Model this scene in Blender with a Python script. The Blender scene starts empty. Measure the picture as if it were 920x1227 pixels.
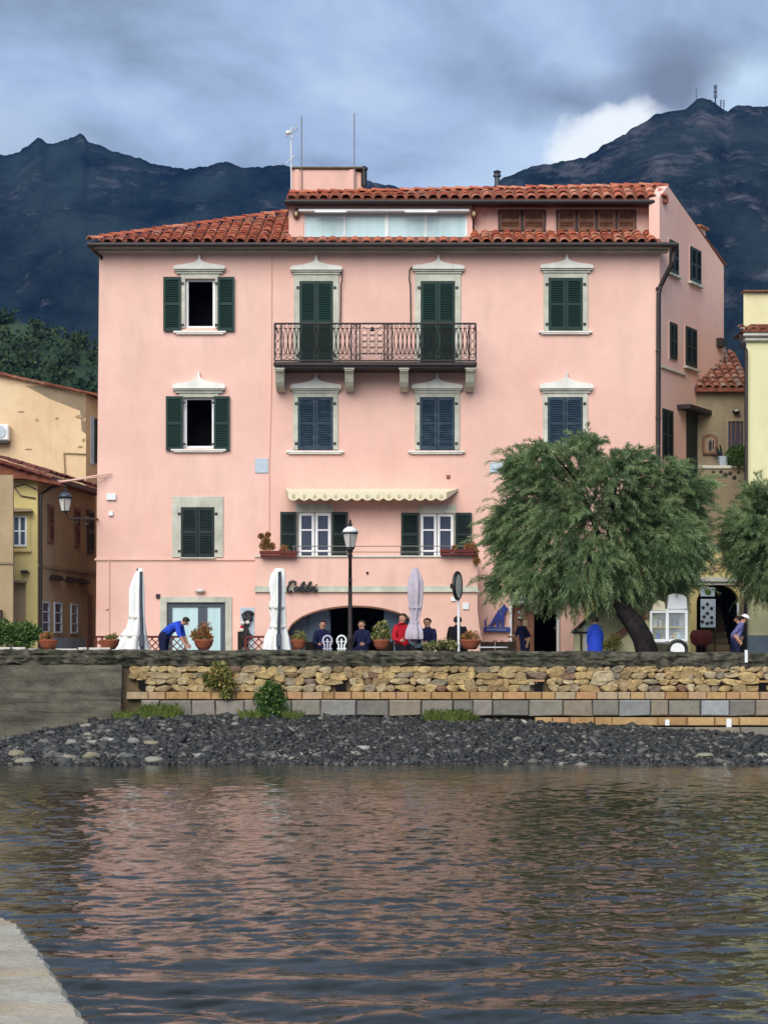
import bpy, bmesh, math, random
import numpy as np
from mathutils import Vector, Matrix
random.seed(7); rng = np.random.default_rng(7)
PI = math.pi; R = math.radians
scene = bpy.context.scene
C = scene.collection

# ------------------------------------------------------------------ camera, light, sky
F = 2400.0; HY = 778.0; CZ = 2.6           # focal length and eye level measured on the photograph, eye height in metres
cam_d = bpy.data.cameras.new('camera'); cam = bpy.data.objects.new('camera', cam_d); C.objects.link(cam)
cam.location = (0, 0, CZ); cam.rotation_euler = (R(90), 0, 0)
cam_d.sensor_fit = 'HORIZONTAL'; cam_d.sensor_width = 36; cam_d.lens = 36*F/920
cam_d.shift_y = (HY-613.5)/920; cam_d.clip_end = 20000; cam_d.clip_start = 0.1
scene.camera = cam
scene.render.resolution_x = 767; scene.render.resolution_y = 1024
scene.view_settings.view_transform = 'Standard'; scene.view_settings.look = 'None'
scene.view_settings.exposure = 1.55; scene.view_settings.gamma = 1.0
EXPO = 2**1.55

SUN_EL, SUN_AZ = 36, -16                   # degrees; azimuth measured from behind the camera towards its left
sl = bpy.data.lights.new('sun', 'SUN'); sl.energy = 1.5; sl.angle = R(50); sl.color = (1.0, 0.96, 0.885)
sun = bpy.data.objects.new('sun', sl); C.objects.link(sun)
sd = Vector((math.sin(R(SUN_AZ))*math.cos(R(SUN_EL)), -math.cos(R(SUN_AZ))*math.cos(R(SUN_EL)), math.sin(R(SUN_EL))))
sun.rotation_euler = sd.to_track_quat('Z', 'Y').to_euler(); sun.location = (-20, -30, 60)

class NT:
    """tiny helper around a node tree"""
    def __init__(s, tree): s.t = tree
    def n(s, typ, **kw):
        nd = s.t.nodes.new(typ)
        for k, v in kw.items():
            if k in nd.bl_rna.properties.keys(): setattr(nd, k, v)
            else:
                nd.inputs[k.replace('_', ' ')].default_value = v
        return nd
    def l(s, a, b): s.t.links.new(a, b)
    def math(s, op, a, b=None, c=None, clamp=False):
        m = s.t.nodes.new('ShaderNodeMath'); m.operation = op; m.use_clamp = clamp
        for i, v in enumerate((a, b, c)):
            if v is None: continue
            if isinstance(v, (int, float)): m.inputs[i].default_value = v
            else: s.l(v, m.inputs[i])
        return m.outputs[0]
    def mix(s, f, a, b, mode='MIX'):
        m = s.t.nodes.new('ShaderNodeMix'); m.data_type = 'RGBA'; m.blend_type = mode
        for i, v in ((0, f), (6, a), (7, b)):
            if isinstance(v, (int, float)): m.inputs[i].default_value = v
            elif isinstance(v, (tuple, list)): m.inputs[i].default_value = (*v[:3], 1)
            else: s.l(v, m.inputs[i])
        return m.outputs[2]
    def ramp(s, f, stops):
        r = s.t.nodes.new('ShaderNodeValToRGB'); e = r.color_ramp.elements
        while len(e) < len(stops): e.new(0.5)
        for el, (p, c) in zip(e, stops): el.position = p; el.color = (*c, 1) if not isinstance(c, (int, float)) else (c, c, c, 1)
        s.l(f, r.inputs[0]); return r.outputs[0]
    def noise(s, vec, scale, detail=4, rough=.55, dist=0.0):
        n = s.t.nodes.new('ShaderNodeTexNoise'); n.inputs['Scale'].default_value = scale
        n.inputs['Detail'].default_value = detail; n.inputs['Roughness'].default_value = rough; n.inputs['Distortion'].default_value = dist
        if vec is not None: s.l(vec, n.inputs['Vector'])
        return n.outputs[0]
    def mapping(s, vec, scale=(1, 1, 1), loc=(0, 0, 0)):
        m = s.t.nodes.new('ShaderNodeMapping'); m.inputs['Scale'].default_value = scale; m.inputs['Location'].default_value = loc
        s.l(vec, m.inputs['Vector']); return m.outputs[0]

def make_world():
    w = bpy.data.worlds.new('World'); scene.world = w; w.use_nodes = True
    t = NT(w.node_tree); t.t.nodes.clear()
    out = t.n('ShaderNodeOutputWorld'); bg = t.n('ShaderNodeBackground')
    sky = t.n('ShaderNodeTexSky'); sky.sky_type = 'NISHITA'; sky.sun_disc = False
    sky.sun_elevation = R(SUN_EL); sky.sun_rotation = R(180+SUN_AZ); sky.altitude = 10; sky.air_density = 1.2; sky.dust_density = 1.5
    skyc = t.mix(1.0, sky.outputs[0], (.05, .05, .05), 'MULTIPLY')
    tc = t.n('ShaderNodeTexCoord').outputs['Generated']
    # cloud cover: soft banks, a little wider than high
    v1 = t.mapping(tc, (1, 1, 2.2), (0.35, 0.1, 0.6))
    n1 = t.noise(v1, 5.6, 8, .58, .5)
    n2 = t.noise(t.mapping(tc, (1, 1, 1.5), (3.1, 0, 0)), 14, 5, .5, .2)
    s = t.math('ADD', t.math('MULTIPLY', n1, .72), t.math('MULTIPLY', n2, .28))
    k = 1/EXPO
    cloud = t.ramp(s, [(.37, (.25*k, .33*k, .45*k)), (.45, (.33*k, .44*k, .62*k)), (.53, (.42*k, .55*k, .79*k)), (.64, (.60*k, .73*k, .91*k))])
    cover = t.ramp(s, [(.42, 1.0), (.62, .86)])
    col = t.mix(cover, skyc, cloud)
    # the bright break in the clouds that stands over the shoulder of the mountain
    d = t.n('ShaderNodeVectorMath', operation='DISTANCE')
    def patch(px, py, sx, sz, power):
        sub = t.n('ShaderNodeVectorMath', operation='SUBTRACT'); sub.inputs[1].default_value = Vector(((px-460)/F, 1, (HY-py)/F)).normalized()
        t.l(tc, sub.inputs[0])
        nz = t.n('ShaderNodeTexNoise'); nz.inputs['Scale'].default_value = 22; nz.inputs['Detail'].default_value = 5; nz.inputs['Roughness'].default_value = .62; t.l(tc, nz.inputs['Vector'])
        ad = t.n('ShaderNodeVectorMath', operation='SUBTRACT'); t.l(nz.outputs['Color'], ad.inputs[0]); ad.inputs[1].default_value = (.5, .5, .5)
        ms = t.n('ShaderNodeVectorMath', operation='SCALE'); t.l(ad.outputs[0], ms.inputs[0]); ms.inputs[3].default_value = .03
        a2 = t.n('ShaderNodeVectorMath', operation='ADD'); t.l(sub.outputs[0], a2.inputs[0]); t.l(ms.outputs[0], a2.inputs[1])
        sc = t.n('ShaderNodeVectorMath', operation='MULTIPLY'); sc.inputs[1].default_value = (1/sx, 1/.2, 1/sz); t.l(a2.outputs[0], sc.inputs[0])
        ln = t.n('ShaderNodeVectorMath', operation='LENGTH'); t.l(sc.outputs[0], ln.inputs[0])
        return t.math('MULTIPLY', t.math('SUBTRACT', 1.0, t.math('SMOOTHSTEP' if False else 'MINIMUM', ln.outputs[1], 1.0)), power, clamp=True)
    col = t.mix(patch(690, 185, .075, .035, .8), col, (.62*k, .80*k, 1.0*k))
    col = t.mix(patch(0, 170, .055, .028, .9), col, (.50*k, .62*k, .78*k))
    col = t.mix(patch(905, 105, .045, .02, 1.0), col, (.62*k, .80*k, .98*k))
    col = t.mix(patch(806, 92, .034, .026, 1.3), col, (.21*k, .26*k, .36*k))
    col = t.mix(patch(690, 118, .055, .016, .9), col, (.21*k, .275*k, .40*k))
    for (a_, b_, sx_, sz_, pw) in ((676, 186, .016, .012, 1.3), (700, 176, .022, .016, 1.7), (728, 164, .022, .016, 1.8), (752, 150, .018, .013, 1.5), (776, 138, .015, .011, 1.1)):
        col = t.mix(patch(a_, b_, sx_, sz_, pw), col, (.94*k, 1.0*k, 1.04*k))
    t.l(col, bg.inputs[0]); bg.inputs[1].default_value = 1.0
    t.l(bg.outputs[0], out.inputs[0])
make_world()

# ------------------------------------------------------------------ helpers
W = {}
def X(px, D): return (px-460)/F*D
def Z(py, D): return CZ+(HY-py)/F*D

def tagp(o, label=None, cat=None, group=None, kind=None):
    if label: o['label'] = label
    if cat: o['category'] = cat
    if group: o['group'] = group
    if kind: o['kind'] = kind
    return o
def thing(name, label, cat, loc, group=None, rz=0):
    o = bpy.data.objects.new(name, None); C.objects.link(o); o.location = loc; o.empty_display_size = .2
    o.rotation_euler = (0, 0, rz)
    W[o] = Matrix.Translation(loc) @ Matrix.Rotation(rz, 4, 'Z')
    return tagp(o, label, cat, group)

class MB:
    """collects shapes, builds ONE mesh object"""
    def __init__(s, frame=None): s.v = []; s.f = []; s.m = []; s.fr = frame; s.mi = 0
    def add(s, vs, fs):
        b = len(s.v)
        if s.fr: vs = [s.fr(*p) for p in vs]
        s.v += [tuple(p) for p in vs]; s.f += [tuple(b+i for i in f) for f in fs]; s.m += [s.mi]*len(fs)
        return s
    def box(s, x0, x1, y0, y1, z0, z1):
        if x0 > x1: x0, x1 = x1, x0
        if y0 > y1: y0, y1 = y1, y0
        if z0 > z1: z0, z1 = z1, z0
        return s.add([(x0, y0, z0), (x1, y0, z0), (x1, y1, z0), (x0, y1, z0), (x0, y0, z1), (x1, y0, z1), (x1, y1, z1), (x0, y1, z1)],
                     [(0, 3, 2, 1), (4, 5, 6, 7), (0, 1, 5, 4), (1, 2, 6, 5), (2, 3, 7, 6), (3, 0, 4, 7)])
    def prism(s, poly, y0, y1):
        """poly of (x,z) extruded along y"""
        n = len(poly)
        vs = [(x, y0, z) for x, z in poly]+[(x, y1, z) for x, z in poly]
        return s.add(vs, [tuple(range(n)), tuple(range(2*n-1, n-1, -1))]+[(i, i+n, (i+1) % n+n, (i+1) % n) for i in range(n)])
    def slab(s, poly, z0, z1):
        n = len(poly)
        vs = [(x, y, z0) for x, y in poly]+[(x, y, z1) for x, y in poly]
        return s.add(vs, [tuple(range(n-1, -1, -1)), tuple(range(n, 2*n))]+[(i, (i+1) % n, (i+1) % n+n, i+n) for i in range(n)])
    def tube(s, pts, r, n=6, cap=True):
        pts = [Vector(p) for p in pts]; rs = r if isinstance(r, (list, tuple)) else [r]*len(pts)
        vs = []; up = None
        for i, p in enumerate(pts):
            d = (pts[min(i+1, len(pts)-1)]-pts[max(i-1, 0)])
            d = d.normalized() if d.length > 1e-9 else Vector((0, 0, 1))
            if up is None: up = d.orthogonal().normalized()
            up = (up-d*up.dot(d)); up = up.normalized() if up.length > 1e-6 else d.orthogonal().normalized()
            sde = d.cross(up)
            for k in range(n):
                a = 2*PI*k/n; vs.append(p+(up*math.cos(a)+sde*math.sin(a))*rs[i])
        fs = [(i*n+k, i*n+(k+1) % n, (i+1)*n+(k+1) % n, (i+1)*n+k) for i in range(len(pts)-1) for k in range(n)]
        if cap: fs += [tuple(range(n-1, -1, -1)), tuple((len(pts)-1)*n+k for k in range(n))]
        return s.add([tuple(v) for v in vs], fs)
    def lathe(s, prof, c, n=16, fold=0.0, folds=0, phase=0):
        """prof of (r,z) round the vertical axis through c"""
        vs = []
        for r, z in prof:
            for k in range(n):
                a = 2*PI*k/n; rr = r*(1+fold*math.cos(folds*a+phase)) if folds else r
                vs.append((c[0]+rr*math.cos(a), c[1]+rr*math.sin(a), c[2]+z))
        m = len(prof)
        fs = [(i*n+k, i*n+(k+1) % n, (i+1)*n+(k+1) % n, (i+1)*n+k) for i in range(m-1) for k in range(n)]
        fs += [tuple(range(n-1, -1, -1)), tuple((m-1)*n+k for k in range(n))]
        return s.add(vs, fs)
    def ball(s, c, rx, ry=None, rz=None, n=10, m=7):
        ry = ry or rx; rz = rz or rx
        vs = []
        for i in range(m+1):
            ph = PI*i/m-PI/2
            for k in range(n):
                a = 2*PI*k/n; vs.append((c[0]+rx*math.cos(ph)*math.cos(a), c[1]+ry*math.cos(ph)*math.sin(a), c[2]+rz*math.sin(ph)))
        return s.add(vs, [(i*n+k, i*n+(k+1) % n, (i+1)*n+(k+1) % n, (i+1)*n+k) for i in range(m) for k in range(n)])
    def build(s, name, mat, parent=None, smooth=False, bevel=0, local=False):
        me = bpy.data.meshes.new(name); me.from_pydata(s.v, [], s.f)
        for m in (mat if isinstance(mat, (list, tuple)) else [mat]): me.materials.append(m)
        if any(s.m): me.polygons.foreach_set('material_index', s.m)
        o = bpy.data.objects.new(name, me); C.objects.link(o)
        if parent is not None:
            o.parent = parent; w = W[parent]
            if not local: me.transform(w.inverted())
            W[o] = w
        else: W[o] = Matrix.Identity(4)
        bm = bmesh.new(); bm.from_mesh(me); bmesh.ops.recalc_face_normals(bm, faces=bm.faces)
        if bevel:
            bmesh.ops.bevel(bm, geom=[e for e in bm.edges if len(e.link_faces) == 2 and e.calc_face_angle(0) > .6], offset=bevel, segments=1, affect='EDGES')
        bm.to_mesh(me); bm.free()
        if smooth: me.polygons.foreach_set('use_smooth', [True]*len(me.polygons))
        me.update(); return o

def frame(ox, oy, ux, uy):
    """vertical wall frame: u along the wall, n out of it (towards the viewer), z up"""
    l = math.hypot(ux, uy); ux, uy = ux/l, uy/l
    return lambda u, n, z: (ox+ux*u+uy*n, oy+uy*u-ux*n, z)
def npmesh(name, V, Fc, mat, parent=None, smooth=False):
    me = bpy.data.meshes.new(name); V = np.asarray(V, dtype=np.float32); Fc = np.asarray(Fc, dtype=np.int32)
    if parent is not None:
        M = np.array(W[parent].inverted()); V = (V@M[:3, :3].T+M[:3, 3]).astype(np.float32)
    k = Fc.shape[1]
    me.vertices.add(len(V)); me.vertices.foreach_set('co', V.ravel())
    me.loops.add(Fc.size); me.loops.foreach_set('vertex_index', Fc.ravel())
    me.polygons.add(len(Fc)); me.polygons.foreach_set('loop_start', np.arange(0, Fc.size, k, dtype=np.int32))
    me.polygons.foreach_set('use_smooth', np.full(len(Fc), smooth))
    for m in (mat if isinstance(mat, (list, tuple)) else [mat]): me.materials.append(m)
    me.update(calc_edges=True); me.validate()
    o = bpy.data.objects.new(name, me); C.objects.link(o)
    if parent is not None: o.parent = parent; W[o] = W[parent]
    return o
def copy_tree(o, parent=None):
    c = o.copy(); C.objects.link(c)
    if parent is not None: c.parent = parent
    for ch in list(o.children): copy_tree(ch, c)
    return c

# value noise for terrain
def vnoise(x, y, seed=0):
    xi = np.floor(x).astype(np.int64); yi = np.floor(y).astype(np.int64); xf = x-xi; yf = y-yi
    def h(a, b):
        n = (a*374761393+b*668265263+seed*1442695041) & 0x7fffffff
        n = ((n ^ (n >> 13))*1274126177) & 0x7fffffff
        return ((n ^ (n >> 16)) & 0xffff)/65535.0
    u = xf*xf*(3-2*xf); v = yf*yf*(3-2*yf)
    return (h(xi, yi)*(1-u)+h(xi+1, yi)*u)*(1-v)+(h(xi, yi+1)*(1-u)+h(xi+1, yi+1)*u)*v
def fbm(x, y, o=5, seed=0, ridged=False):
    r = 0; a = 1; s = 0
    for i in range(o):
        n = vnoise(x*2**i, y*2**i, seed+i*17)
        if ridged: n = 1-abs(2*n-1)
        r = r+a*n; s += a; a *= .52
    return r/s

# ------------------------------------------------------------------ materials
def mat(name, col, rough=.8, spec=.3, metal=0, var=.12, vscale=3, bump=0, bscale=40, col2=None, pmix=.5, dirt=None, dirtscale=(1, 1, .25), obj_rand=0, sheen=0, trans=0, stretch=(1, 1, 1), seed=0, streak=0):
    m = bpy.data.materials.new(name); m.use_nodes = True; t = NT(m.node_tree)
    b = t.t.nodes['Principled BSDF']; tc = t.n('ShaderNodeNewGeometry').outputs['Position']
    tc = t.mapping(tc, stretch, (seed*3.7, seed*1.3, 0))
    n = t.noise(tc, vscale, 6, .6)
    c2 = col2 if col2 else tuple(max(0, c*(1-var*2.2)) for c in col)
    c = t.mix(t.ramp(n, [(max(0, pmix-.18), 0.0), (min(1, pmix+.18), 1.0)]), c2, col)
    n3 = t.noise(tc, vscale*9, 4, .6)
    c = t.mix(t.ramp(n3, [(.3, .0), (.75, 1.0)]), t.mix(1, c, (1-var, 1-var, 1-var), 'MULTIPLY'), c)
    if dirt:
        dn = t.noise(t.mapping(tc, dirtscale), 1.1, 7, .65, .4)
        c = t.mix(t.ramp(dn, [(.50, 0.0), (.72, dirt[1])]), c, dirt[0])
    if streak:
        sn = t.noise(t.mapping(tc, (5.5, 5.5, .22)), 1.0, 6, .6, .15); sm = t.noise(tc, .55, 3, .5)
        sf = t.math('MULTIPLY', t.ramp(sn, [(.50, 0.0), (.70, 1.0)]), t.ramp(sm, [(.42, 0.0), (.62, streak)]))
        c = t.mix(sf, c, t.mix(1, c, (.72, .68, .66), 'MULTIPLY'))
        pn = t.noise(t.mapping(tc, (.9, .9, .6), (5, 2, 1)), 1.6, 2, .4); c = t.mix(t.ramp(pn, [(.60, 0.0), (.615, streak*.55)]), c, t.mix(1, c, (1.06, 1.04, 1.0), 'MULTIPLY'))
    if obj_rand:
        oi = t.n('ShaderNodeObjectInfo'); rr = oi.outputs['Random']
        c = t.mix(1, c, t.ramp(rr, [(0, 1-obj_rand), (1, 1.0)]), 'MULTIPLY')
    t.l(c, b.inputs['Base Color']); b.inputs['Roughness'].default_value = rough; b.inputs['Specular IOR Level'].default_value = spec
    b.inputs['Metallic'].default_value = metal
    if trans: b.inputs['Transmission Weight'].default_value = trans
    if bump:
        bn = t.n('ShaderNodeBump'); bn.inputs['Strength'].default_value = bump; bn.inputs['Distance'].default_value = .02
        t.l(t.noise(tc, bscale, 5, .6), bn.inputs['Height']); t.l(bn.outputs[0], b.inputs['Normal'])
    return m
def mat_rand(name, stops, rough=.9, bump=.6, bscale=30, var=.25, vscale=12):
    """colour picked per object, with grain"""
    m = bpy.data.materials.new(name); m.use_nodes = True; t = NT(m.node_tree); b = t.t.nodes['Principled BSDF']
    tc = t.n('ShaderNodeNewGeometry').outputs['Position']; rr = t.n('ShaderNodeObjectInfo').outputs['Random']
    c = t.ramp(rr, stops)
    n = t.noise(tc, vscale, 6, .65)
    c = t.mix(t.ramp(n, [(.32, 0.0), (.62, 1.0)]), t.mix(1, c, (1-var, 1-var, 1-var*.95), 'MULTIPLY'), c)
    n2 = t.noise(tc, vscale*5, 3, .6)
    c = t.mix(t.ramp(n2, [(.58, 0.0), (.75, .6)]), c, (.05, .048, .04))
    t.l(c, b.inputs['Base Color']); b.inputs['Roughness'].default_value = rough; b.inputs['Specular IOR Level'].default_value = .25
    bn = t.n('ShaderNodeBump'); bn.inputs['Strength'].default_value = bump; bn.inputs['Distance'].default_value = .03
    t.l(t.noise(tc, bscale, 5, .65), bn.inputs['Height']); t.l(bn.outputs[0], b.inputs['Normal'])
    return m
def facecol(name, stops, rough=.7, spec=.2, nscale=1.3, mixn=.35, transl=0.0, island=True):
    """colour picked per loose piece (mesh island), for foliage, pebbles"""
    m = bpy.data.materials.new(name); m.use_nodes = True; t = NT(m.node_tree); b = t.t.nodes['Principled BSDF']
    g = t.n('ShaderNodeNewGeometry'); n = t.noise(g.outputs['Position'], nscale, 4, .6)
    n = t.ramp(n, [(.3, 0.0), (.7, 1.0)])
    f = t.math('ADD', t.math('MULTIPLY', g.outputs['Random Per Island'], 1-mixn), t.math('MULTIPLY', n, mixn))
    c = t.ramp(f, stops); t.l(c, b.inputs['Base Color']); b.inputs['Roughness'].default_value = rough; b.inputs['Specular IOR Level'].default_value = spec
    if transl:
        tr = t.n('ShaderNodeBsdfTranslucent'); t.l(c, tr.inputs[0]); mx = t.n('ShaderNodeMixShader'); mx.inputs[0].default_value = transl
        t.l(b.outputs[0], mx.inputs[1]); t.l(tr.outputs[0], mx.inputs[2]); t.l(mx.outputs[0], t.t.nodes['Material Output'].inputs[0])
    return m

M = {}
M['pink'] = mat('pink_plaster', (.80, .52, .44), .92, .15, var=.06, vscale=.28, bump=.3, bscale=26, col2=(.71, .425, .35), dirt=((.60, .41, .32), .6), seed=1, streak=.12)
M['pink2'] = mat('salmon_plaster', (.77, .49, .405), .92, .15, var=.05, vscale=.5, bump=.25, bscale=26, col2=(.70, .43, .35), dirt=((.5, .33, .26), .5), seed=2, streak=.12)
M['stone'] = mat('pale_green_grey_stone', (.64, .63, .53), .85, .2, var=.12, vscale=2.5, bump=.3, bscale=20, col2=(.43, .44, .36), obj_rand=.12, dirt=((.24, .25, .20), .5))
M['white_stone'] = mat('white_painted_stone', (.88, .86, .78), .8, .2, var=.06, vscale=3, bump=.2, obj_rand=.12, dirt=((.45, .46, .40), .5))
M['cornice'] = mat('grey_cornice_plaster', (.66, .64, .55), .85, .2, var=.1, vscale=1.2, dirt=((.25, .25, .22), .5))
M['green'] = mat('dark_green_shutter_paint', (.008, .040, .028), .55, .3, var=.25, vscale=2.2, col2=(.006, .028, .024), bump=.1)
M['blackgreen'] = mat('blackish_green_shutter_paint', (.010, .026, .022), .5, .3, var=.25, vscale=2)
M['teal'] = mat('faded_blue_shutter_paint', (.020, .048, .082), .6, .3, var=.3, vscale=5, col2=(.014, .034, .058), dirt=((.09, .13, .15), .5), dirtscale=(2, 2, 6))
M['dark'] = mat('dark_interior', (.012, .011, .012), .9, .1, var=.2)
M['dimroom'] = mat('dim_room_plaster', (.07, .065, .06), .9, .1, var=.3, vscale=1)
M['gutter'] = mat('dark_brown_gutter_metal', (.028, .017, .016), .5, .4, var=.2)
M['iron'] = mat('rusty_dark_ironwork', (.030, .018, .017), .6, .4, var=.3, vscale=8)
M['tile'] = mat_rand('terracotta_roof_tile', [(0, (.32, .080, .045)), (.3, (.47, .125, .065)), (.6, (.55, .165, .09)), (.85, (.60, .27, .17)), (1, (.38, .14, .09))], bump=.4, var=.35, vscale=5)
M['tile_old'] = mat_rand('weathered_roof_tile', [(0, (.20, .085, .055)), (.35, (.34, .13, .08)), (.7, (.46, .24, .16)), (1, (.30, .22, .17))], bump=.4, var=.4, vscale=5)
M['tile_dk'] = mat_rand('dark_red_roof_tile', [(0, (.12, .035, .03)), (.5, (.22, .06, .05)), (1, (.30, .12, .09))], bump=.4, var=.35, vscale=5)
M['roofbase'] = mat('terracotta_pan_tiles', (.34, .12, .07), .9, .2, var=.3, vscale=6)
M['glass'] = mat('window_glass', (.045, .055, .085), .08, .6, var=.05)
M['bluepane'] = mat('blue_grey_glass', (.10, .15, .20), .15, .5, var=.15, vscale=1)
M['curtain'] = mat('pale_teal_curtained_glass', (.50, .66, .68), .25, .5, var=.05, vscale=.8, col2=(.40, .57, .58), stretch=(6, 1, .3))
M['whitepaint'] = mat('white_paint', (.78, .80, .80), .5, .4, var=.05)
M['cream'] = mat('cream_fabric', (.80, .72, .52), .9, .1, var=.08, vscale=6)
M['awnfig'] = mat('ochre_awning_print', (.60, .50, .30), .9, .1, var=.1)
M['brownwood'] = mat('brown_varnished_wood', (.27, .12, .07), .6, .3, var=.25, vscale=5)
M['concrete'] = mat('grey_concrete', (.16, .145, .108), .95, .15, var=.35, vscale=1.6, bump=1, bscale=7, col2=(.048, .045, .036), dirt=((.018, .018, .014), 1.0), dirtscale=(.30, 1, 3.6), stretch=(.7, 1, 1.5))
M['pier'] = mat('pale_weathered_pier_stone', (.52, .48, .40), .95, .15, var=.25, vscale=2.2, bump=1, bscale=24, col2=(.34, .30, .23), dirt=((.44, .31, .17), .8), dirtscale=(.5, 1.6, 1))
M['coping'] = mat('mossy_blackened_coping', (.20, .18, .13), .95, .15, var=.38, vscale=3.6, bump=1, bscale=14, col2=(.028, .027, .022), dirt=((.035, .048, .018), .8), dirtscale=(1.4, 1, 2.5), pmix=.55)
M['mortar'] = mat('dark_mortar', (.20, .145, .08), .95, .1, var=.3, vscale=4, bump=1, bscale=20, col2=(.08, .06, .038))
M['rubble'] = mat_rand('tan_rubble_stone', [(0, (.22, .15, .075)), (.15, (.42, .29, .13)), (.45, (.56, .41, .19)), (.65, (.34, .25, .13)), (.8, (.55, .44, .26)), (.94, (.22, .19, .14)), (1, (.24, .12, .07))], vscale=9, var=.5)
M['tuff'] = mat_rand('ochre_tuff_brick', [(0, (.36, .21, .09)), (.5, (.50, .33, .15)), (.8, (.45, .25, .13)), (1, (.40, .33, .21))], vscale=6)
M['block'] = mat_rand('grey_squared_block', [(0, (.17, .16, .14)), (.35, (.24, .22, .175)), (.6, (.27, .215, .155)), (.85, (.23, .25, .255)), (1, (.32, .34, .34))], vscale=5)
M['boulder'] = mat_rand('shore_rock', [(0, (.10, .10, .09)), (.3, (.28, .27, .25)), (.6, (.24, .21, .12)), (1, (.42, .41, .38))], vscale=7)
M['shingle_bed'] = mat('wet_dark_shingle_bed', (.032, .032, .030), .8, .3, var=.3, vscale=8, bump=1, bscale=22, col2=(.028, .030, .033))
M['paving'] = mat('promenade_paving', (.30, .28, .25), .9, .2, var=.1, vscale=2)
M['ground'] = mat('earth_and_scrub_ground', (.10, .11, .06), .95, .1, var=.3, vscale=.05)
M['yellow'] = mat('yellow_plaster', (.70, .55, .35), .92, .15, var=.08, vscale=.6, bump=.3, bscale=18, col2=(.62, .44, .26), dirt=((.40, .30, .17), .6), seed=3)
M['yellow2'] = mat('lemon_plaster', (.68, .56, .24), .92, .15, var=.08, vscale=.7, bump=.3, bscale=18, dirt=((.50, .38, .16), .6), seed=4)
M['tan'] = mat('tan_and_shaded_yellow_plaster', (.43, .325, .19), .92, .15, var=.1, vscale=.6, bump=.3, bscale=18, dirt=((.26, .19, .13), .6), seed=5)  # real tan walls, also the yellow houses' sides with shade put into the colour
M['paleyellow'] = mat('pale_yellow_plaster', (.72, .68, .40), .92, .15, var=.05, vscale=.6, bump=.2, bscale=18, dirt=((.55, .47, .26), .5), seed=6)
M['beige'] = mat('beige_old_plaster', (.31, .25, .165), .92, .15, var=.16, vscale=.9, bump=.4, bscale=14, col2=(.23, .18, .12), dirt=((.22, .17, .12), .7), seed=7)
M['bluegrey'] = mat('blue_grey_dado', (.26, .32, .38), .9, .2, var=.1, vscale=3, bump=.5)
M['terracotta'] = mat('terracotta_pot', (.34, .10, .05), .85, .2, var=.15, vscale=9)
M['canvas'] = mat('white_parasol_canvas', (.80, .81, .78), .9, .1, var=.05, vscale=5)
M['lilac'] = mat('lilac_parasol_canvas', (.52, .46, .53), .9, .1, var=.1, vscale=5)
M['greymetal'] = mat('dark_grey_metal', (.07, .085, .11), .45, .4, var=.1, metal=.3)
M['blackmetal'] = mat('black_lamp_metal', (.018, .014, .014), .45, .45, var=.2)
M['frost'] = mat('frosted_lamp_glass', (.62, .58, .52), .35, .4, var=.06)
M['lattice'] = mat('dark_red_lattice', (.16, .035, .030), .7, .2, var=.2)
M['wicker'] = mat('dark_brown_wicker', (.045, .028, .018), .8, .2, var=.4, vscale=30)
M['bark'] = mat('dark_tamarisk_bark', (.030, .025, .022), .95, .1, var=.35, vscale=9, bump=1, bscale=22, stretch=(1, 1, .35))
M['skin'] = mat('skin', (.50, .27, .18), .6, .3, var=.05)
M['blue'] = mat('royal_blue_cloth', (.035, .085, .62), .85, .1, var=.12, vscale=9)
M['navy'] = mat('navy_cloth', (.018, .021, .065), .85, .1, var=.2, vscale=9)
M['black'] = mat('black_cloth', (.014, .013, .015), .85, .1, var=.2, vscale=9)
M['red'] = mat('red_cloth', (.50, .018, .030), .85, .1, var=.15, vscale=9)
M['lav'] = mat('lavender_grey_cloth', (.16, .17, .38), .85, .1, var=.15, vscale=9)
M['hairb'] = mat('dark_hair', (.030, .016, .010), .6, .3, var=.3, vscale=60)
M['hairl'] = mat('light_brown_hair', (.22, .12, .06), .6, .3, var=.3, vscale=60)
M['whitecloth'] = mat('white_cloth', (.8, .8, .78), .85, .1, var=.05)
M['signblue'] = mat('ultramarine_sign_paint', (.030, .050, .26), .6, .3, var=.1)
M['cable'] = mat('grey_cable', (.22, .20, .18), .7, .2)
M['palegrey'] = mat('pale_blue_grey_plate', (.46, .54, .60), .6, .3, var=.06, vscale=9)
M['leaf'] = facecol('green_leaf', [(0, (.02, .05, .012)), (.5, (.06, .13, .03)), (1, (.16, .24, .06))], transl=.25, nscale=4)
M['leafdry'] = facecol('ochre_green_leaf', [(0, (.05, .06, .015)), (.4, (.13, .16, .04)), (.7, (.30, .25, .08)), (1, (.36, .13, .06))], transl=.2, nscale=6)
M['leafred'] = facecol('reddish_flowers', [(0, (.05, .07, .02)), (.4, (.22, .16, .04)), (.7, (.42, .12, .06)), (1, (.55, .40, .20))], transl=.2, nscale=6)
M['flower'] = facecol('mixed_yellow_flowers', [(0, (.03, .06, .015)), (.5, (.10, .15, .04)), (.72, (.50, .40, .12)), (.88, (.60, .55, .45)), (1, (.50, .12, .05))], transl=.2, nscale=6)
M['tam'] = facecol('tamarisk_foliage', [(0, (.032, .066, .030)), (.35, (.10, .17, .072)), (.65, (.30, .40, .19)), (1, (.55, .62, .33))], rough=.75, transl=.5, nscale=1.3, mixn=.62)
M['grass'] = facecol('grass_blades', [(0, (.06, .10, .02)), (.5, (.14, .20, .04)), (1, (.28, .30, .09))], transl=.3, nscale=5)
M['macchia'] = facecol('hillside_scrub', [(0, (.007, .017, .008)), (.4, (.016, .036, .013)), (.75, (.034, .060, .018)), (1, (.075, .085, .035))], nscale=.06, mixn=.5)
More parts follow.
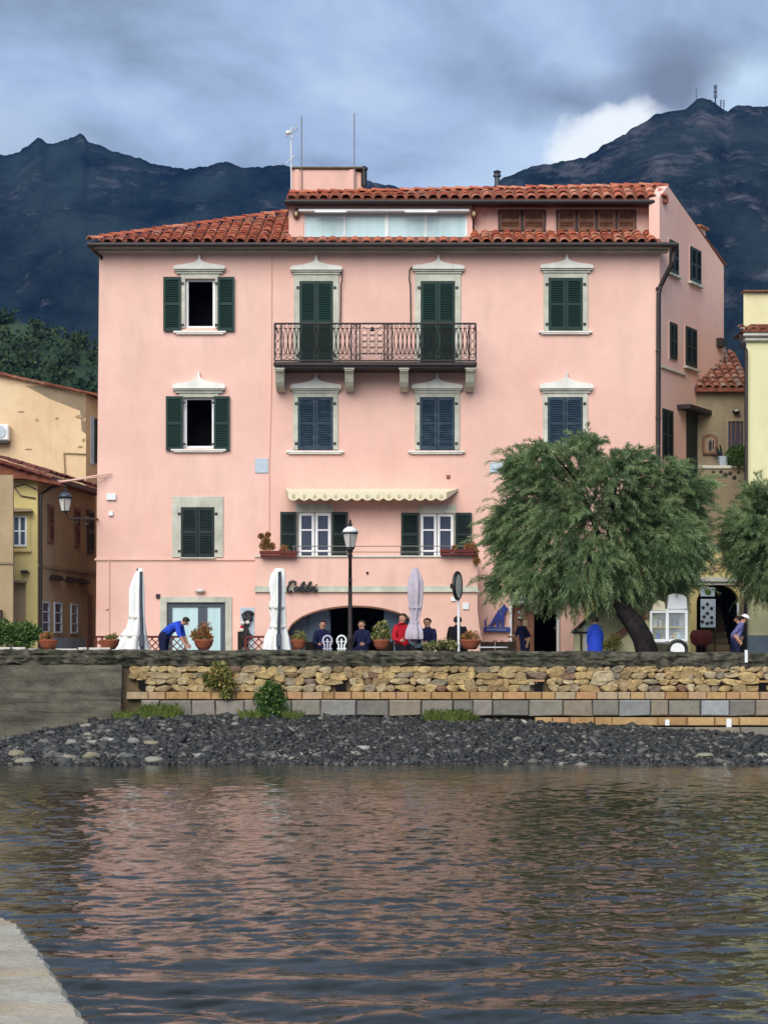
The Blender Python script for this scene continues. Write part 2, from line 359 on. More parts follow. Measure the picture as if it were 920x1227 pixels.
M['pebble'] = facecol('shore_pebbles', [(0, (.008, .008, .0075)), (.5, (.024, .0245, .0235)), (.76, (.052, .052, .048)), (.88, (.10, .096, .085)), (.945, (.22, .20, .16)), (1, (.55, .54, .50))], rough=.6, spec=.35, mixn=.15, nscale=.7)

# ------------------------------------------------------------------ water, shore, ground, mountains
def beach_top(px):   # height of the shingle where it meets the wall
    xs = [-900, 0, 60, 130, 170, 400, 600, 760, 920, 1800]; ys = [890, 887, 876, 862, 857, 859, 863, 871, 881, 888]
    return Z(np.interp(px, xs, ys), 54.0)
WALLY = 54.0
def beach_z(x, y):
    px = 460+x/WALLY*F; top = beach_top(px)
    t = np.clip((y-45.4)/(WALLY-45.4), -3, 1.2)
    z = np.where(t > 0, top*(t**.80 if False else np.clip(t, 0, 1.2)**.9), t*1.1)
    return z+(fbm(x*.8+9, y*.8, 4, 3)-.5)*.13*np.clip(1.2-t, 0, 1)
def make_water():
    m = bpy.data.materials.new('sea_water'); m.use_nodes = True; t = NT(m.node_tree); b = t.t.nodes['Principled BSDF']
    b.inputs['Base Color'].default_value = (.010, .011, .006, 1); b.inputs['Roughness'].default_value = .035; b.inputs['IOR'].default_value = 1.27
    g = t.n('ShaderNodeNewGeometry').outputs['Position']
    bn = t.n('ShaderNodeBump'); bn.inputs['Strength'].default_value = 1; bn.inputs['Distance'].default_value = .0022
    t.l(t.noise(t.mapping(g, (1, 1.4, 1)), 17, 2, .55, .4), bn.inputs['Height']); t.l(bn.outputs[0], b.inputs['Normal'])
    ys = [6.0]
    while ys[-1] < 50: ys.append(ys[-1]+.024+.0019*max(0, ys[-1]-8))
    ys = np.array(ys); xs = np.arange(-13, 13.01, .046)
    Xg, Yg = np.meshgrid(xs, ys); H = np.zeros_like(Xg)
    r = np.random.default_rng(3)
    for i in range(64):
        lam = .135*(1.043**i) if i < 48 else r.uniform(1.2, 5)
        th = r.normal(PI/2+.10, .62); k = 2*PI/lam
        slope = .031 if lam < .30 else .028 if lam < .62 else .008
        a = slope*lam/(2*PI)
        ph = r.uniform(0, 2*PI)
        # wandering phase keeps the crests short and irregular
        wob = 2.4*vnoise(Xg*.45/lam**.5+i*7.1, Yg*.45/lam**.5+i*3.3, i)+1.2*vnoise(Xg*.12+i, Yg*.12, i+90)*2
        s = np.sin(k*(np.cos(th)*Xg+np.sin(th)*Yg)+ph+wob)
        H += a*(s+.30*np.cos(2*(k*(np.cos(th)*Xg+np.sin(th)*Yg)+ph+wob)))
    gust = .55+.9*fbm(Xg*.22+3, Yg*.13, 3, 21)                  # calmer and rougher patches
    edge = np.clip((13-abs(Xg))/1.5, 0, 1)*np.clip((Yg-6)/1, 0, 1)*np.clip((50-Yg)/1, 0, 1)
    calm = np.clip((46.5-Yg)/12, .28, 1)*np.interp(Yg, [10, 22, 40], [1.12, .92, .80])
    near = np.clip((25-Yg)/9, 0, 1); pk = np.clip((fbm(Xg*.30+11, Yg*.62+4, 3, 77)-.50)/.10, 0, 1)*near
    kk = 2*PI/1.15; H *= (1-.55*pk); H += pk*.023*np.sin(kk*(Yg+.12*Xg)+2.5*fbm(Xg*.6, Yg*.5, 2, 78)*3)
    H *= edge*gust*calm
    nx, ny = len(xs), len(ys)
    V = np.stack([Xg, Yg, H], -1).reshape(-1, 3); idx = np.arange(nx*ny).reshape(ny, nx)
    Fc = np.stack([idx[:-1, :-1], idx[:-1, 1:], idx[1:, 1:], idx[1:, :-1]], -1).reshape(-1, 4)
    b0 = len(V); x0, x1, y0, y1 = xs[0], xs[-1], ys[0], ys[-1]; B = 2500
    ex = np.array([(-B, -B, 0), (B, -B, 0), (B, y0, 0), (x1, y0, 0), (x0, y0, 0), (-B, y0, 0), (x1, y1, 0), (B, y1, 0), (x0, y1, 0), (-B, y1, 0), (B, 54.3, 0), (-B, 54.3, 0)])
    Fx = np.array([(0, 1, 2, 5), (3, 2, 7, 6), (5, 4, 8, 9), (9, 7, 10, 11)])+b0
    o = npmesh('sea_water', np.concatenate([V, ex]), np.concatenate([Fc, Fx]), m, smooth=True); tagp(o, kind='structure')
make_water()

def make_beach():
    xs = np.arange(-30, 30.01, .22); ys = np.arange(42, 54.4, .2); Xg, Yg = np.meshgrid(xs, ys)
    V = np.stack([Xg, Yg, beach_z(Xg, Yg)], -1).reshape(-1, 3); nx, ny = len(xs), len(ys); idx = np.arange(nx*ny).reshape(ny, nx)
    Fc = np.stack([idx[:-1, :-1], idx[:-1, 1:], idx[1:, 1:], idx[1:, :-1]], -1).reshape(-1, 4)
    tagp(npmesh('shingle_beach', V, Fc, M['shingle_bed'], smooth=True), kind='structure')
    bm = bmesh.new(); bmesh.ops.create_icosphere(bm, subdivisions=1, radius=1); bm.verts.ensure_lookup_table()
    bv = np.array([v.co[:] for v in bm.verts]); bf = np.array([[v.index for v in f.verts] for f in bm.faces]); bm.free()
    r = np.random.default_rng(11); N = 60000
    x = r.uniform(-13.2, 13.2, N); y = 45.0+(54-45.0)*r.uniform(0, 1, N)
    s = np.clip(r.lognormal(-3.55, .55, N), .012, .15)*np.where(x < -4, 1.15, 1)
    clump = fbm(x*.7, y*.9, 4, 40); s *= .75+.6*clump
    V = bv[None]*(1+r.uniform(-.18, .18, (N, len(bv), 1)))*np.stack([s*r.uniform(.9, 1.5, N), s*r.uniform(.8, 1.2, N), s*r.uniform(.45, .75, N)], -1)[:, None, :]
    a = r.uniform(0, 2*PI, N); ca, sa = np.cos(a)[:, None], np.sin(a)[:, None]; tl = r.normal(0, .35, N)[:, None]
    vx = V[..., 0]*ca-V[..., 1]*sa; vy = V[..., 0]*sa+V[..., 1]*ca; vz = V[..., 2]+vx*tl
    V = np.stack([vx+x[:, None], vy+y[:, None], vz+(beach_z(x, y)+s*.22)[:, None]], -1).reshape(-1, 3)
    Fc = (bf[None]+(np.arange(N)*len(bv))[:, None, None]).reshape(-1, 3)
    tagp(npmesh('shore_pebbles', V, Fc, M['pebble'], smooth=True), kind='stuff')
    return bv, bf
ICO = make_beach()

def rock_mesh(seed, sub=2):
    bm = bmesh.new(); bmesh.ops.create_icosphere(bm, subdivisions=sub, radius=1)
    rr = random.Random(seed); off = rr.uniform(0, 50)
    for v in bm.verts:
        n = fbm(np.array([v.co.x*1.3+off+v.co.z]), np.array([v.co.y*1.3+off-v.co.z]), 3, seed)[0]
        v.co *= .45+1.05*n
    me = bpy.data.meshes.new('rock'); bm.to_mesh(me); bm.free(); me.polygons.foreach_set('use_smooth', [True]*len(me.polygons)); me.materials.append(M['boulder']); return me
RM = [rock_mesh(i) for i in range(5)]
# the pale and ochre rocks along the waterline and up the shingle: px, py, width px, height px
ROCKS = [(12, 886, 12, 6), (20, 903, 22, 12), (52, 889, 17, 7), (62, 878, 16, 6), (82, 908, 26, 12), (104, 870, 18, 7), (105, 881, 13, 7), (85, 890, 16, 9), (112, 889, 20, 7), (110, 905, 24, 13),
         (130, 887, 22, 7), (160, 888, 16, 12), (180, 890, 26, 7), (194, 869, 15, 6), (205, 876, 14, 10), (282, 868, 12, 6), (301, 905, 16, 8), (408, 884, 14, 5), (435, 896, 20, 8), (500, 899, 11, 5),
         (152, 906, 26, 9), (60, 906, 20, 10), (240, 906, 18, 8), (686, 905, 14, 6), (720, 905, 13, 6), (845, 905, 26, 7), (914, 905, 14, 8), (700, 890, 8, 4), (718, 903, 9, 5), (775, 900, 10, 5), (30, 912, 30, 10), (185, 910, 24, 10)]
ROCKL = ['small grey rock on the shingle at the far left edge of the shore', 'mottled ochre rock beside the water at the left edge of the shore', 'grey rock right of the leftmost rocks, halfway up the shingle', 'grey rock lying highest below the concrete part of the quay',
 'wide flat rock half in the water left of the ochre pair', 'pale rock at the foot of the concrete apron, upper one of two', 'pale rock just below the one at the foot of the concrete apron', 'rounded pale rock left of the flat slab-like one on the shingle',
 'flat slab-like rock beside two small pale rocks on the shingle', 'tall ochre-topped boulder at the waterline, largest of its cluster', 'flat pale rock between the slab-like rock and the humped boulder', 'humped light boulder standing highest among the shingle rocks', 'longest flat white rock in the middle of the left shingle',
 'white rock just under the grass tuft at the wall foot', 'round rock below and right of the grass tuft', 'white rock below the leafy plant hanging from the wall', 'yellowish rock at the waterline under the left parasols', 'small white rock under the bar arch, high on the shingle',
 'low white rock under the bar arch nearer the water', 'small pale rock below the round road mirror', 'low dark rock at the waterline right of the ochre boulder', 'brown rock at the waterline between the wide flat rock and the boulder', 'half-sunk rock at the waterline left of the yellowish one',
 'pebble-like rock at the waterline under the left part of the tree', 'pebble-like rock at the waterline under the tree trunk side', 'yellow-grey flat rock at the waterline near the right end', 'rock at the waterline at the right end of the shore', 'tiny white rock on the shingle under the tree crown',
 'tiny rock just above the waterline below the tree crown', 'tiny rock on the shingle below the leaning tree trunk', 'wide wet rock lying in the water at the left edge', 'wet rock lying in the water below the longest white rock']
pl = ['low by the waterline at the concrete end', 'up on the shingle below the concrete wall', 'near the grass tuft', 'below the rubble wall', 'at the water edge under the big tree']
for i, (px, py, w, h) in enumerate(ROCKS):
    # find where the view ray meets the shingle
    D = 53.0
    for _ in range(30):
        zt = float(beach_z(np.array([X(px, D)]), np.array([D]))[0]); D = D-(Z(py+h*.4, D)-zt)*-6 if False else D
        Dn = (CZ-zt)*F/max(20, (py+h*.35-HY)); D = .6*D+.4*min(53.7, max(44.5, Dn))
    o = bpy.data.objects.new('shore_rock', RM[i % 5]); C.objects.link(o)
    s = D/F; o.location = (X(px, D), D, float(beach_z(np.array([X(px, D)]), np.array([D]))[0])+h*.25*s)
    o.scale = (w*.47*s, w*.42*s, h*.50*s); o.rotation_euler = (0, 0, random.uniform(-.5, .5))
    tagp(o, ROCKL[i], 'rock', 'loose rocks lying on the shingle')

def make_ground():
    mb = MB(); mb.box(-400, 400, 54.45, 110, 0.2, 1.95); tagp(mb.build('promenade', M['paving']), kind='structure')
    mb = MB(); mb.box(-3500, 3500, 109.9, 4000, -.5, 1.90); mb.box(-3500, -399.9, 54.45, 109.9, -.5, 1.9); mb.box(399.9, 3500, 54.45, 109.9, -.5, 1.9)
    tagp(mb.build('ground', M['ground']), kind='structure')
make_ground()

def mountain_mat():
    m = bpy.data.materials.new('mountain_scrub_and_rock'); m.use_nodes = True; t = NT(m.node_tree); b = t.t.nodes['Principled BSDF']
    g = t.n('ShaderNodeNewGeometry'); p = g.outputs['Position']
    n = t.noise(t.mapping(p, (1, .3, 1)), .018, 8, .7); c = t.ramp(n, [(.36, (.004, .009, .012)), (.60, (.024, .038, .040))])
    sep = t.n('ShaderNodeSeparateXYZ'); t.l(p, sep.inputs[0])
    right = t.ramp(t.math('MULTIPLY', sep.outputs[0], .004), [(0, .0), (.45, 1.0)])
    hi = t.ramp(t.math('MULTIPLY', sep.outputs[2], 1/420.0), [(.30, .25), (.75, 1.0)])
    rk = t.noise(t.mapping(p, (1, .30, 1.1)), .034, 10, .74, .15)
    rf = t.math('ADD', t.math('MULTIPLY', right, .055), t.math('MULTIPLY', hi, .035)); 
    f = t.ramp(t.math('ADD', rk, rf), [(.59, 0.0), (.68, 1.0)])
    rc = t.ramp(t.noise(p, .09, 6, .7), [(.3, (.028, .030, .036)), (.7, (.105, .105, .115))])
    c = t.mix(f, c, rc); t.l(c, b.inputs['Base Color']); b.inputs['Roughness'].default_value = 1; b.inputs['Specular IOR Level'].default_value = 0
    bn = t.n('ShaderNodeBump'); bn.inputs['Strength'].default_value = .9; bn.inputs['Distance'].default_value = 8
    t.l(t.noise(p, .05, 8, .7), bn.inputs['Height']); t.l(bn.outputs[0], b.inputs['Normal'])
    return m
def make_mountains():
    mm = mountain_mat()
    def rng_mesh(name, prof, D0, D1, p0, p1, seed, step=3.0, rows=130, rough=1.0):
        pxs = np.arange(p0, p1, step); px = np.array([a for a, b in prof]); py = np.array([b for a, b in prof])
        h = np.interp(pxs, px, HY-py)+(fbm(pxs/34, pxs*0, 5, seed)-.5)*7*rough+(fbm(pxs/7, pxs*0+5, 4, seed+5)-.5)*6*rough
        h = np.maximum(h, 4)/F*D1
        V = []
        for j in range(rows+14):
            t = j/rows; D = D0+(D1-D0)*t; xx = (pxs-460)/F*D
            if t <= 1:
                w_ = max(0, t)**5; hs = np.convolve(np.pad(h, 20, 'edge'), np.ones(41)/41, 'valid'); base = (np.minimum(hs, h)*(1-w_)+h*w_)*(t**1.25)
                amp = np.sin(PI*min(1, t)**.9)*.17*h.mean()
                nz = fbm(xx/210+seed, D/240+xx*0, 7, seed+3, ridged=True)-.62
                z = base+amp*nz*1.7
                z = np.minimum(z, (h/D1)*D*(.55+.45*t)) if t < 1 else z
            else:
                z = h*(1-(t-1)*6)
            V.append(np.stack([xx, np.full_like(xx, D), np.maximum(z, -2)+CZ*(t >= 1)], -1))
        V = np.array(V); n = len(pxs); idx = np.arange(V.shape[0]*n).reshape(-1, n)
        Fc = np.stack([idx[:-1, :-1], idx[:-1, 1:], idx[1:, 1:], idx[1:, :-1]], -1).reshape(-1, 4)
        tagp(npmesh(name, V.reshape(-1, 3), Fc, mm, smooth=True), kind='structure')
    rng_mesh('mountain', [(-1500, 330), (-600, 270), (-150, 215), (0, 186), (22, 182), (45, 165), (58, 170), (80, 165), (95, 160), (112, 172), (150, 184), (172, 191), (190, 197), (215, 203), (245, 199), (270, 194), (290, 202), (315, 201),
             (335, 197), (352, 200), (400, 208), (440, 217), (470, 222), (490, 229), (540, 244), (620, 262), (760, 330), (1000, 480), (1300, 640)], 500, 1500, -1500, 1300, 4)
    rng_mesh('mountain', [(200, 560), (380, 420), (480, 300), (560, 242), (590, 222), (604, 212), (635, 200), (650, 196), (700, 186), (715, 180), (722, 172), (745, 160), (765, 148), (785, 136), (805, 131), (822, 128), (838, 118), (850, 119),
             (860, 126), (872, 131), (882, 124), (900, 127), (925, 128), (1000, 110), (1150, 140), (1500, 250), (2200, 420)], 420, 1300, 200, 2200, 9, rough=.8)
make_mountains()

def leaf_cloud(centers, radii, n, size, aspect=.45, up=.3, seed=0, flat=1.0):
    """random small leaf quads round given centres"""
    r = np.random.default_rng(seed); centers = np.asarray(centers, float); k = len(centers)
    ci = r.integers(0, k, n); d = r.normal(size=(n, 3)); d /= np.linalg.norm(d, axis=1)[:, None]
    rad = np.asarray(radii)[ci][:, None]*(r.uniform(0, 1, (n, 1))**.45)
    p = centers[ci]+d*rad*np.array([1, 1, flat])
    u = r.normal(size=(n, 3))+d*.8; u[:, 2] += up; u /= np.linalg.norm(u, axis=1)[:, None]
    w = np.cross(u, r.normal(size=(n, 3))); w /= np.linalg.norm(w, axis=1)[:, None]
    s = size*r.uniform(.6, 1.4, (n, 1)); a = u*s; bq = w*s*aspect*.5
    V = np.stack([p, p+a*.5+bq, p+a, p+a*.5-bq], 1).reshape(-1, 3); Fc = np.arange(4*n).reshape(n, 4)
    return V, Fc

def make_hill():
    pxs = np.arange(-900, 420, 5.0); D0, D1 = 150, 300; rows = 60
    prof = np.interp(pxs, [-900, -200, -60, 0, 20, 60, 100, 130, 200, 420], [330, 360, 372, 376, 374, 388, 404, 414, 450, 700])
    V = []
    for j in range(rows+8):
        t = j/rows; D = D0+(D1-D0)*t; h = (HY-prof)/F*D1; z = h*min(t, 1)**1.1 if t <= 1 else h*(1-(t-1)*3)
        xx = (pxs-460)/F*D; z = z+(fbm(xx/14, D/14+xx*0, 4, 5)-.5)*5*min(1, 2*(1-min(t, 1))+.25)
        V.append(np.stack([xx, np.full_like(xx, D), z+1.5], -1))
    V = np.array(V); n = len(pxs); idx = np.arange(V.shape[0]*n).reshape(-1, n)
    Fc = np.stack([idx[:-1, :-1], idx[:-1, 1:], idx[1:, 1:], idx[1:, :-1]], -1).reshape(-1, 4)
    tagp(npmesh('hill', V.reshape(-1, 3), Fc, M['macchia'], smooth=True), kind='structure')
    # scrub and small trees that read as one mass
    r = np.random.default_rng(8); cs = []; rs = []
    for _ in range(650):
        j = int(r.integers(4, rows+1)); i = int(r.integers(120, 225)); p = V[j, i]; s = r.uniform(.9, 2.4); cs.append(p+(r.uniform(-2, 2), r.uniform(-1, 1), s*.45)); rs.append(s)
    LV, LF = leaf_cloud(cs, rs, 60000, .55, .8, .3, 9, .75)
    tagp(npmesh('hillside_scrub', LV, LF, M['macchia']), kind='stuff')
make_hill()

# ------------------------------------------------------------------ the pier under the camera
def make_pier():
    pts = [(1.35, -3), (1.35, 0), (X(110, 8.55), 8.55), (X(62, 10.1), 10.1), (X(44, 10.9), 10.9), (X(24, 11.7), 11.7), (X(8, 12.0), 12.0), (-2.6, 12.08), (-9, 12.4), (-9, -3)]
    P = []
    for i in range(len(pts)):                      # worn, uneven edge
        a, b = pts[i], pts[(i+1) % len(pts)]; n = 14 if i in (1, 2, 3, 4, 5) else 3
        for k in range(n):
            t = k/n; j = random.uniform(-.012, .012); P.append((a[0]+(b[0]-a[0])*t+j, a[1]+(b[1]-a[1])*t+j))
    mb = MB(); n = len(P)
    cx, cy = -3.5, 5.5
    top = [(x+(cx-x)*.012, y+(cy-y)*.012, 1.0) for x, y in P]; mid = [(x, y, .965) for x, y in P]; bot = [(x, y, -1) for x, y in P]
    mb.add(top+mid+bot, [tuple(range(n))]+[(i, i+n, (i+1) % n+n, (i+1) % n) for i in range(n)]+[(i+n, i+2*n, (i+1) % n+2*n, (i+1) % n+n) for i in range(n)])
    o = mb.build('stone_pier', M['pier'])
    tagp(o, 'pale weathered stone pier corner jutting over the water nearest the viewer', 'pier')
make_pier()

# ------------------------------------------------------------------ quay wall
def stone_mesh(name, seed, m, rnd=.34, n=9):
    """an irregular boulder face: unit size, rounded outline, domed front (12-50 triangles)"""
    r = random.Random(seed); out = []
    for k in range(n):
        a = 2*PI*k/n; c, s = math.cos(a), math.sin(a); p = 4.5
        rad = 1/((abs(c)**p+abs(s)**p)**(1/p))*.5*(1+r.uniform(-rnd, rnd)*.6)
        out.append((c*rad, s*rad))
    vs = [(x, .3, z) for x, z in out]+[(x, -.25, z) for x, z in out]+[(x*.80, -.5+r.uniform(-.12, .12), z*.76) for x, z in out]
    fs = [(i, (i+1) % n, (i+1) % n+n, i+n) for i in range(n)]+[(i+n, (i+1) % n+n, (i+1) % n+2*n, i+2*n) for i in range(n)]+[tuple(range(2*n, 3*n))]
    me = bpy.data.meshes.new(name); me.from_pydata(vs, [], fs); me.materials.append(m)
    bm = bmesh.new(); bm.from_mesh(me); bmesh.ops.recalc_face_normals(bm, faces=bm.faces); bm.to_mesh(me); bm.free(); return me
def block_mesh(name, seed, m):
    r = random.Random(seed); vs = []
    for (y, k) in ((.5, 1), (-.38, 1), (-.5, .93)):
        for x, z in ((-.5, -.5), (.5, -.5), (.5, .5), (-.5, .5)):
            vs.append(((x*k)*(1+r.uniform(-.015, .015)), y+r.uniform(-.05, .05)*(y < 0), z*(k if k == 1 else .86)*(1+r.uniform(-.05, .05))))
    fs = [(i+4*l, (i+1) % 4+4*l, (i+1) % 4+4*l+4, i+4*l+4) for l in (0, 1) for i in range(4)]+[(8, 9, 10, 11)]
    me = bpy.data.meshes.new(name); me.from_pydata(vs, [], fs); me.materials.append(m)
    bm = bmesh.new(); bm.from_mesh(me); bmesh.ops.recalc_face_normals(bm, faces=bm.faces); bm.to_mesh(me); bm.free(); return me

def make_quay():
    q = thing('quay_wall', 'long low quay wall of tan rubble and squared blocks under a blackened coping', 'wall', (0, WALLY, 0))
    P = lambda px: X(px, WALLY); Q = lambda py: Z(py, WALLY)
    mb = MB(); mb.box(-45, 45, WALLY+.1, WALLY+.5, -1.2, Q(797)); mb.build('core', M['mortar'], q)
    # rough coping: displaced sheet
    xs = np.arange(-40, 40, .055); prof = [(WALLY+.52, 1.9), (WALLY+.52, Q(779.5)), (WALLY+.3, Q(778.6)), (WALLY-.02, Q(779.2)), (WALLY-.09, Q(781)), (WALLY-.10, Q(783.5)), (WALLY-.09, Q(786)), (WALLY-.10, Q(788.5)), (WALLY-.07, Q(791)), (WALLY-.06, Q(793.5)), (WALLY-.05, Q(796)), (WALLY-.02, Q(798.5)), (WALLY+.12, Q(800))]
    V = []
    for i, (y, z) in enumerate(prof):
        lowedge = i >= 9
        n1 = fbm(xs*2.2, xs*0+i*.7, 4, 31)-.5; n2 = fbm(xs*1.3, xs*0+i*.5+9, 4, 37)-.5
        slope = np.interp(xs, [-11, 10.5], [.03, -.075])
        n3 = fbm(xs*8, xs*0+i*2.3, 4, 61)-.5; V.append(np.stack([xs, y+n1*(.15 if i > 2 else .02)+n3*.08*(i > 2), z+slope+n2*(.20 if lowedge else .06 if i > 1 else .0)+n3*.05*(i > 1)], -1))
    V = np.array(V); n = len(xs); idx = np.arange(V.shape[0]*n).reshape(-1, n)
    Fc = np.stack([idx[:-1, :-1], idx[:-1, 1:], idx[1:, 1:], idx[1:, :-1]], -1).reshape(-1, 4)
    npmesh('coping', V.reshape(-1, 3), Fc, M['coping'], q)
    # concrete stretch: smooth face above, bulging apron below
    xs = np.arange(-45, P(152), .15); prof = [(800, .02), (806, -.02), (815, -.03), (827, -.04), (830, -.12), (842, -.2), (856, -.3), (880, -.45), (905, -.7)]
    V = []
    for i, (py, dy) in enumerate(prof):
        nz = fbm(xs*.9, xs*0+i*.6, 4, 51)-.5; V.append(np.stack([xs, WALLY+dy+nz*.14-.06, np.full_like(xs, Q(py-3))+nz*.1*(i not in (0,))], -1))
    V = np.array(V); n = len(xs); idx = np.arange(V.shape[0]*n).reshape(-1, n)
    Fc = np.stack([idx[:-1, :-1], idx[:-1, 1:], idx[1:, 1:], idx[1:, :-1]], -1).reshape(-1, 4)
    npmesh('concrete_facing', V.reshape(-1, 3), Fc, M['concrete'], q, smooth=True)
    RS = [stone_mesh('stone', i, M['rubble']) for i in range(8)]; BS = [block_mesh('brick', i, M['tuff']) for i in range(4)]; KS = [block_mesh('block', i+9, M['block']) for i in range(4)]
    def put(name, me, x0, x1, z0, z1, dy, depth, gap, tilt=0):
        o = bpy.data.objects.new(name, me); C.objects.link(o); o.parent = q
        o.location = ((x0+x1)/2, dy, (z0+z1)/2); o.scale = (x1-x0-gap, depth, z1-z0-gap); o.rotation_euler = (0, tilt, 0)
    r = random.Random(5); holes = [(166, 178, 815, 826), (402, 414, 815, 828), (640, 650, 817, 829), (909, 920, 818, 832)]
    rows = 4; yb = [799.0, 806, 813.5, 821, 828.8]
    for k in range(rows):
        px = 152+r.uniform(0, 5)
        while px < 925:
            w = r.choice([7, 9, 11, 15, 20])*r.uniform(.85, 1.2)*1.14; a = yb[k]+r.uniform(-1.4, 1.4)*(k > 0); b = yb[k+1]+r.uniform(-1.4, 1.4)*(k < rows-1)
            if k < rows-1 and r.random() < .10: b += 5
            cxp = px+w/2
            if not any(h0-2 < cxp < h1+2 and b > h2 and a < h3 for h0, h1, h2, h3 in holes) and not (152 < cxp < 158):
                put('stone', r.choice(RS), P(px), P(px+w), Q(b), Q(a), r.uniform(-.01, .035), .17, -.028, r.uniform(-.16, .16))
            px += w
    px = 152
    while px < 930:
        w = r.choice([14, 18, 22, 26])*r.uniform(.9, 1.15)
        put('brick', r.choice(BS), P(px), P(px+w), Q(838.3), Q(829), r.uniform(0, .03), .3, .014, r.uniform(-.01, .01)); px += w
    px = 170; 
    while px < 935:
        w = r.choice([22, 28, 32, 36, 40])*r.uniform(.95, 1.1)
        put('block', r.choice(KS), P(px), P(px+w), Q(858), Q(838.8), r.uniform(-.02, .03)-.03, .34, .016, r.uniform(-.006, .006)); px += w
    px = 640
    while px < 935:
        w = r.choice([22, 30, 38, 60])*r.uniform(.9, 1.1)
        put('brick', r.choice(BS), P(px), P(px+w), Q(869.5), Q(859.2), -.09+r.uniform(-.01, .01), .34, .014, r.uniform(-.008, .008)); px += w
    KB = block_mesh('block', 77, M['block'])
    px = 600
    while px < 935:
        w = r.choice([40, 55]); put('block', KB, P(px), P(px+w), Q(890), Q(870.5), -.14, .4, .02); px += w
    for (a, b, c, d) in holes:
        mb = MB(); mb.box(P(a), P(b), WALLY-.04, WALLY+.08, Q(d), Q(c)); mb.build('drain_hole', M['dark'], q)
        mb = MB(); mb.box(P(a-2), P(b+2), WALLY-.07, WALLY+.1, Q(c), Q(c-2.5)); mb.build('drain_lintel', M['tuff'], q)
    # broken pale slabs on top of the coping
    rr = random.Random(2)
    for (a, b) in ((-14, 12), (14, 30), (31, 47), (66, 92), (93, 104), (106, 132)):
        z = Q(778.5); mb = MB()
        pts = [(P(a), WALLY+.05), (P((a*2+b)/3), WALLY-.03), (P(b), WALLY+.03), (P(b)-.05, WALLY+.4), (P(a)+.04, WALLY+.38)]
        mb.slab([(x, y) for x, y in pts], z-.03, z+rr.uniform(.02, .065)); mb.build('pale_cap_slab', M['frost'], q, bevel=.01)
    mb = MB(); mb.tube([(P(893), WALLY-.12, Q(779)), (P(893), WALLY-.13, Q(794))], .045, 8); mb.build('overflow_pipe', M['whitepaint'], q)
    mb = MB(); mb.box(P(868), P(874), WALLY-.3, WALLY-.2, Q(871), Q(861)); mb.build('white_marker', M['whitepaint'], q)
    mb = MB(); mb.box(P(795), P(800), WALLY-.3, WALLY-.2, Q(869), Q(862)); mb.build('white_marker', M['whitepaint'], q)
make_quay()

# ------------------------------------------------------------------ shared building pieces
def tile_mesh(name, m, w=.17, L=.50):
    n = 6; vs = []
    for (y, k, lift) in ((0, 1.0, .035), (L, .82, 0)):
        for j in range(n+1):
            a = PI*j/n; vs.append((-math.cos(a)*w*k, y, math.sin(a)*w*.72*k+lift))
    for j in range(n+1):
        a = PI*j/n; vs.append((-math.cos(a)*w*.84, 0, math.sin(a)*w*.56+.03))
    fs = [(j, j+1, j+n+2, j+n+1) for j in range(n)]+[(j, j+2*n+2, j+2*n+3, j+1) for j in range(n)]
    me = bpy.data.meshes.new(name); me.from_pydata(vs, [], fs); me.materials.append(m); return me
TM = tile_mesh('roof_tile', M['tile'], .145, .50); TMO = tile_mesh('roof_tile', M['tile_old'], .105, .44); TMD = tile_mesh('roof_tile', M['tile_dk'], .12, .48)
def put_tile(me, parent, p, vup, vx, jit=.012, name='roof_tile'):
    """tile at p, lying along vup (up the slope)"""
    vup = Vector(vup).normalized(); vx = Vector(vx).normalized(); vz = vx.cross(vup).normalized(); vx = vup.cross(vz)
    m = Matrix((vx, vup, vz)).transposed().to_4x4(); m = Matrix.Rotation(random.uniform(-.03, .03), 4, vz) @ m
    m.translation = Vector(p)+Vector([random.uniform(-jit, jit) for _ in range(3)])
    o = bpy.data.objects.new(name, me); C.objects.link(o); o.parent = parent; o.matrix_parent_inverse = Matrix.Identity(4); o.matrix_basis = W[parent].inverted() @ m

def shutter_mb(mb, u0, u1, z0, z1, n0, th=.045, tilt=True):
    """louvred leaf lying in the wall plane"""
    s = min(.07, (u1-u0)*.16)
    mb.box(u0, u0+s, n0, n0+th, z0, z1); mb.box(u1-s, u1, n0, n0+th, z0, z1)
    for a, b in ((z0, z0+.1), (z1-.09, z1), ((z0+z1)/2-.04, (z0+z1)/2+.04)): mb.box(u0+s, u1-s, n0+.002, n0+th-.002, a, b)
    z = z0+.12
    while z < z1-.1:
        if abs(z-(z0+z1)/2) > .06: mb.add([(u0+s, n0+.004, z+.035), (u1-s, n0+.004, z+.035), (u1-s, n0+th-.006, z-.01), (u0+s, n0+th-.006, z-.01)], [(0, 1, 2, 3)])
        z += .055
    mb.box(u0+s, u1-s, n0, n0+.004, z0+.05, z1-.05)
def add_shutter(win, fr, u0, u1, z0, z1, n0, m):
    mb = MB(fr); shutter_mb(mb, u0, u1, z0, z1, n0); o = mb.build('shutter', m, win)
    return o
def hinges(win, fr, u, z0, z1, n0, s, m=None):
    for z in (z0+.2, z1-.2):
        mb = MB(fr); mb.box(u, u+s*.09, n0, n0+.03, z-.035, z+.035); mb.build('hinge', m or M['blackmetal'], win)

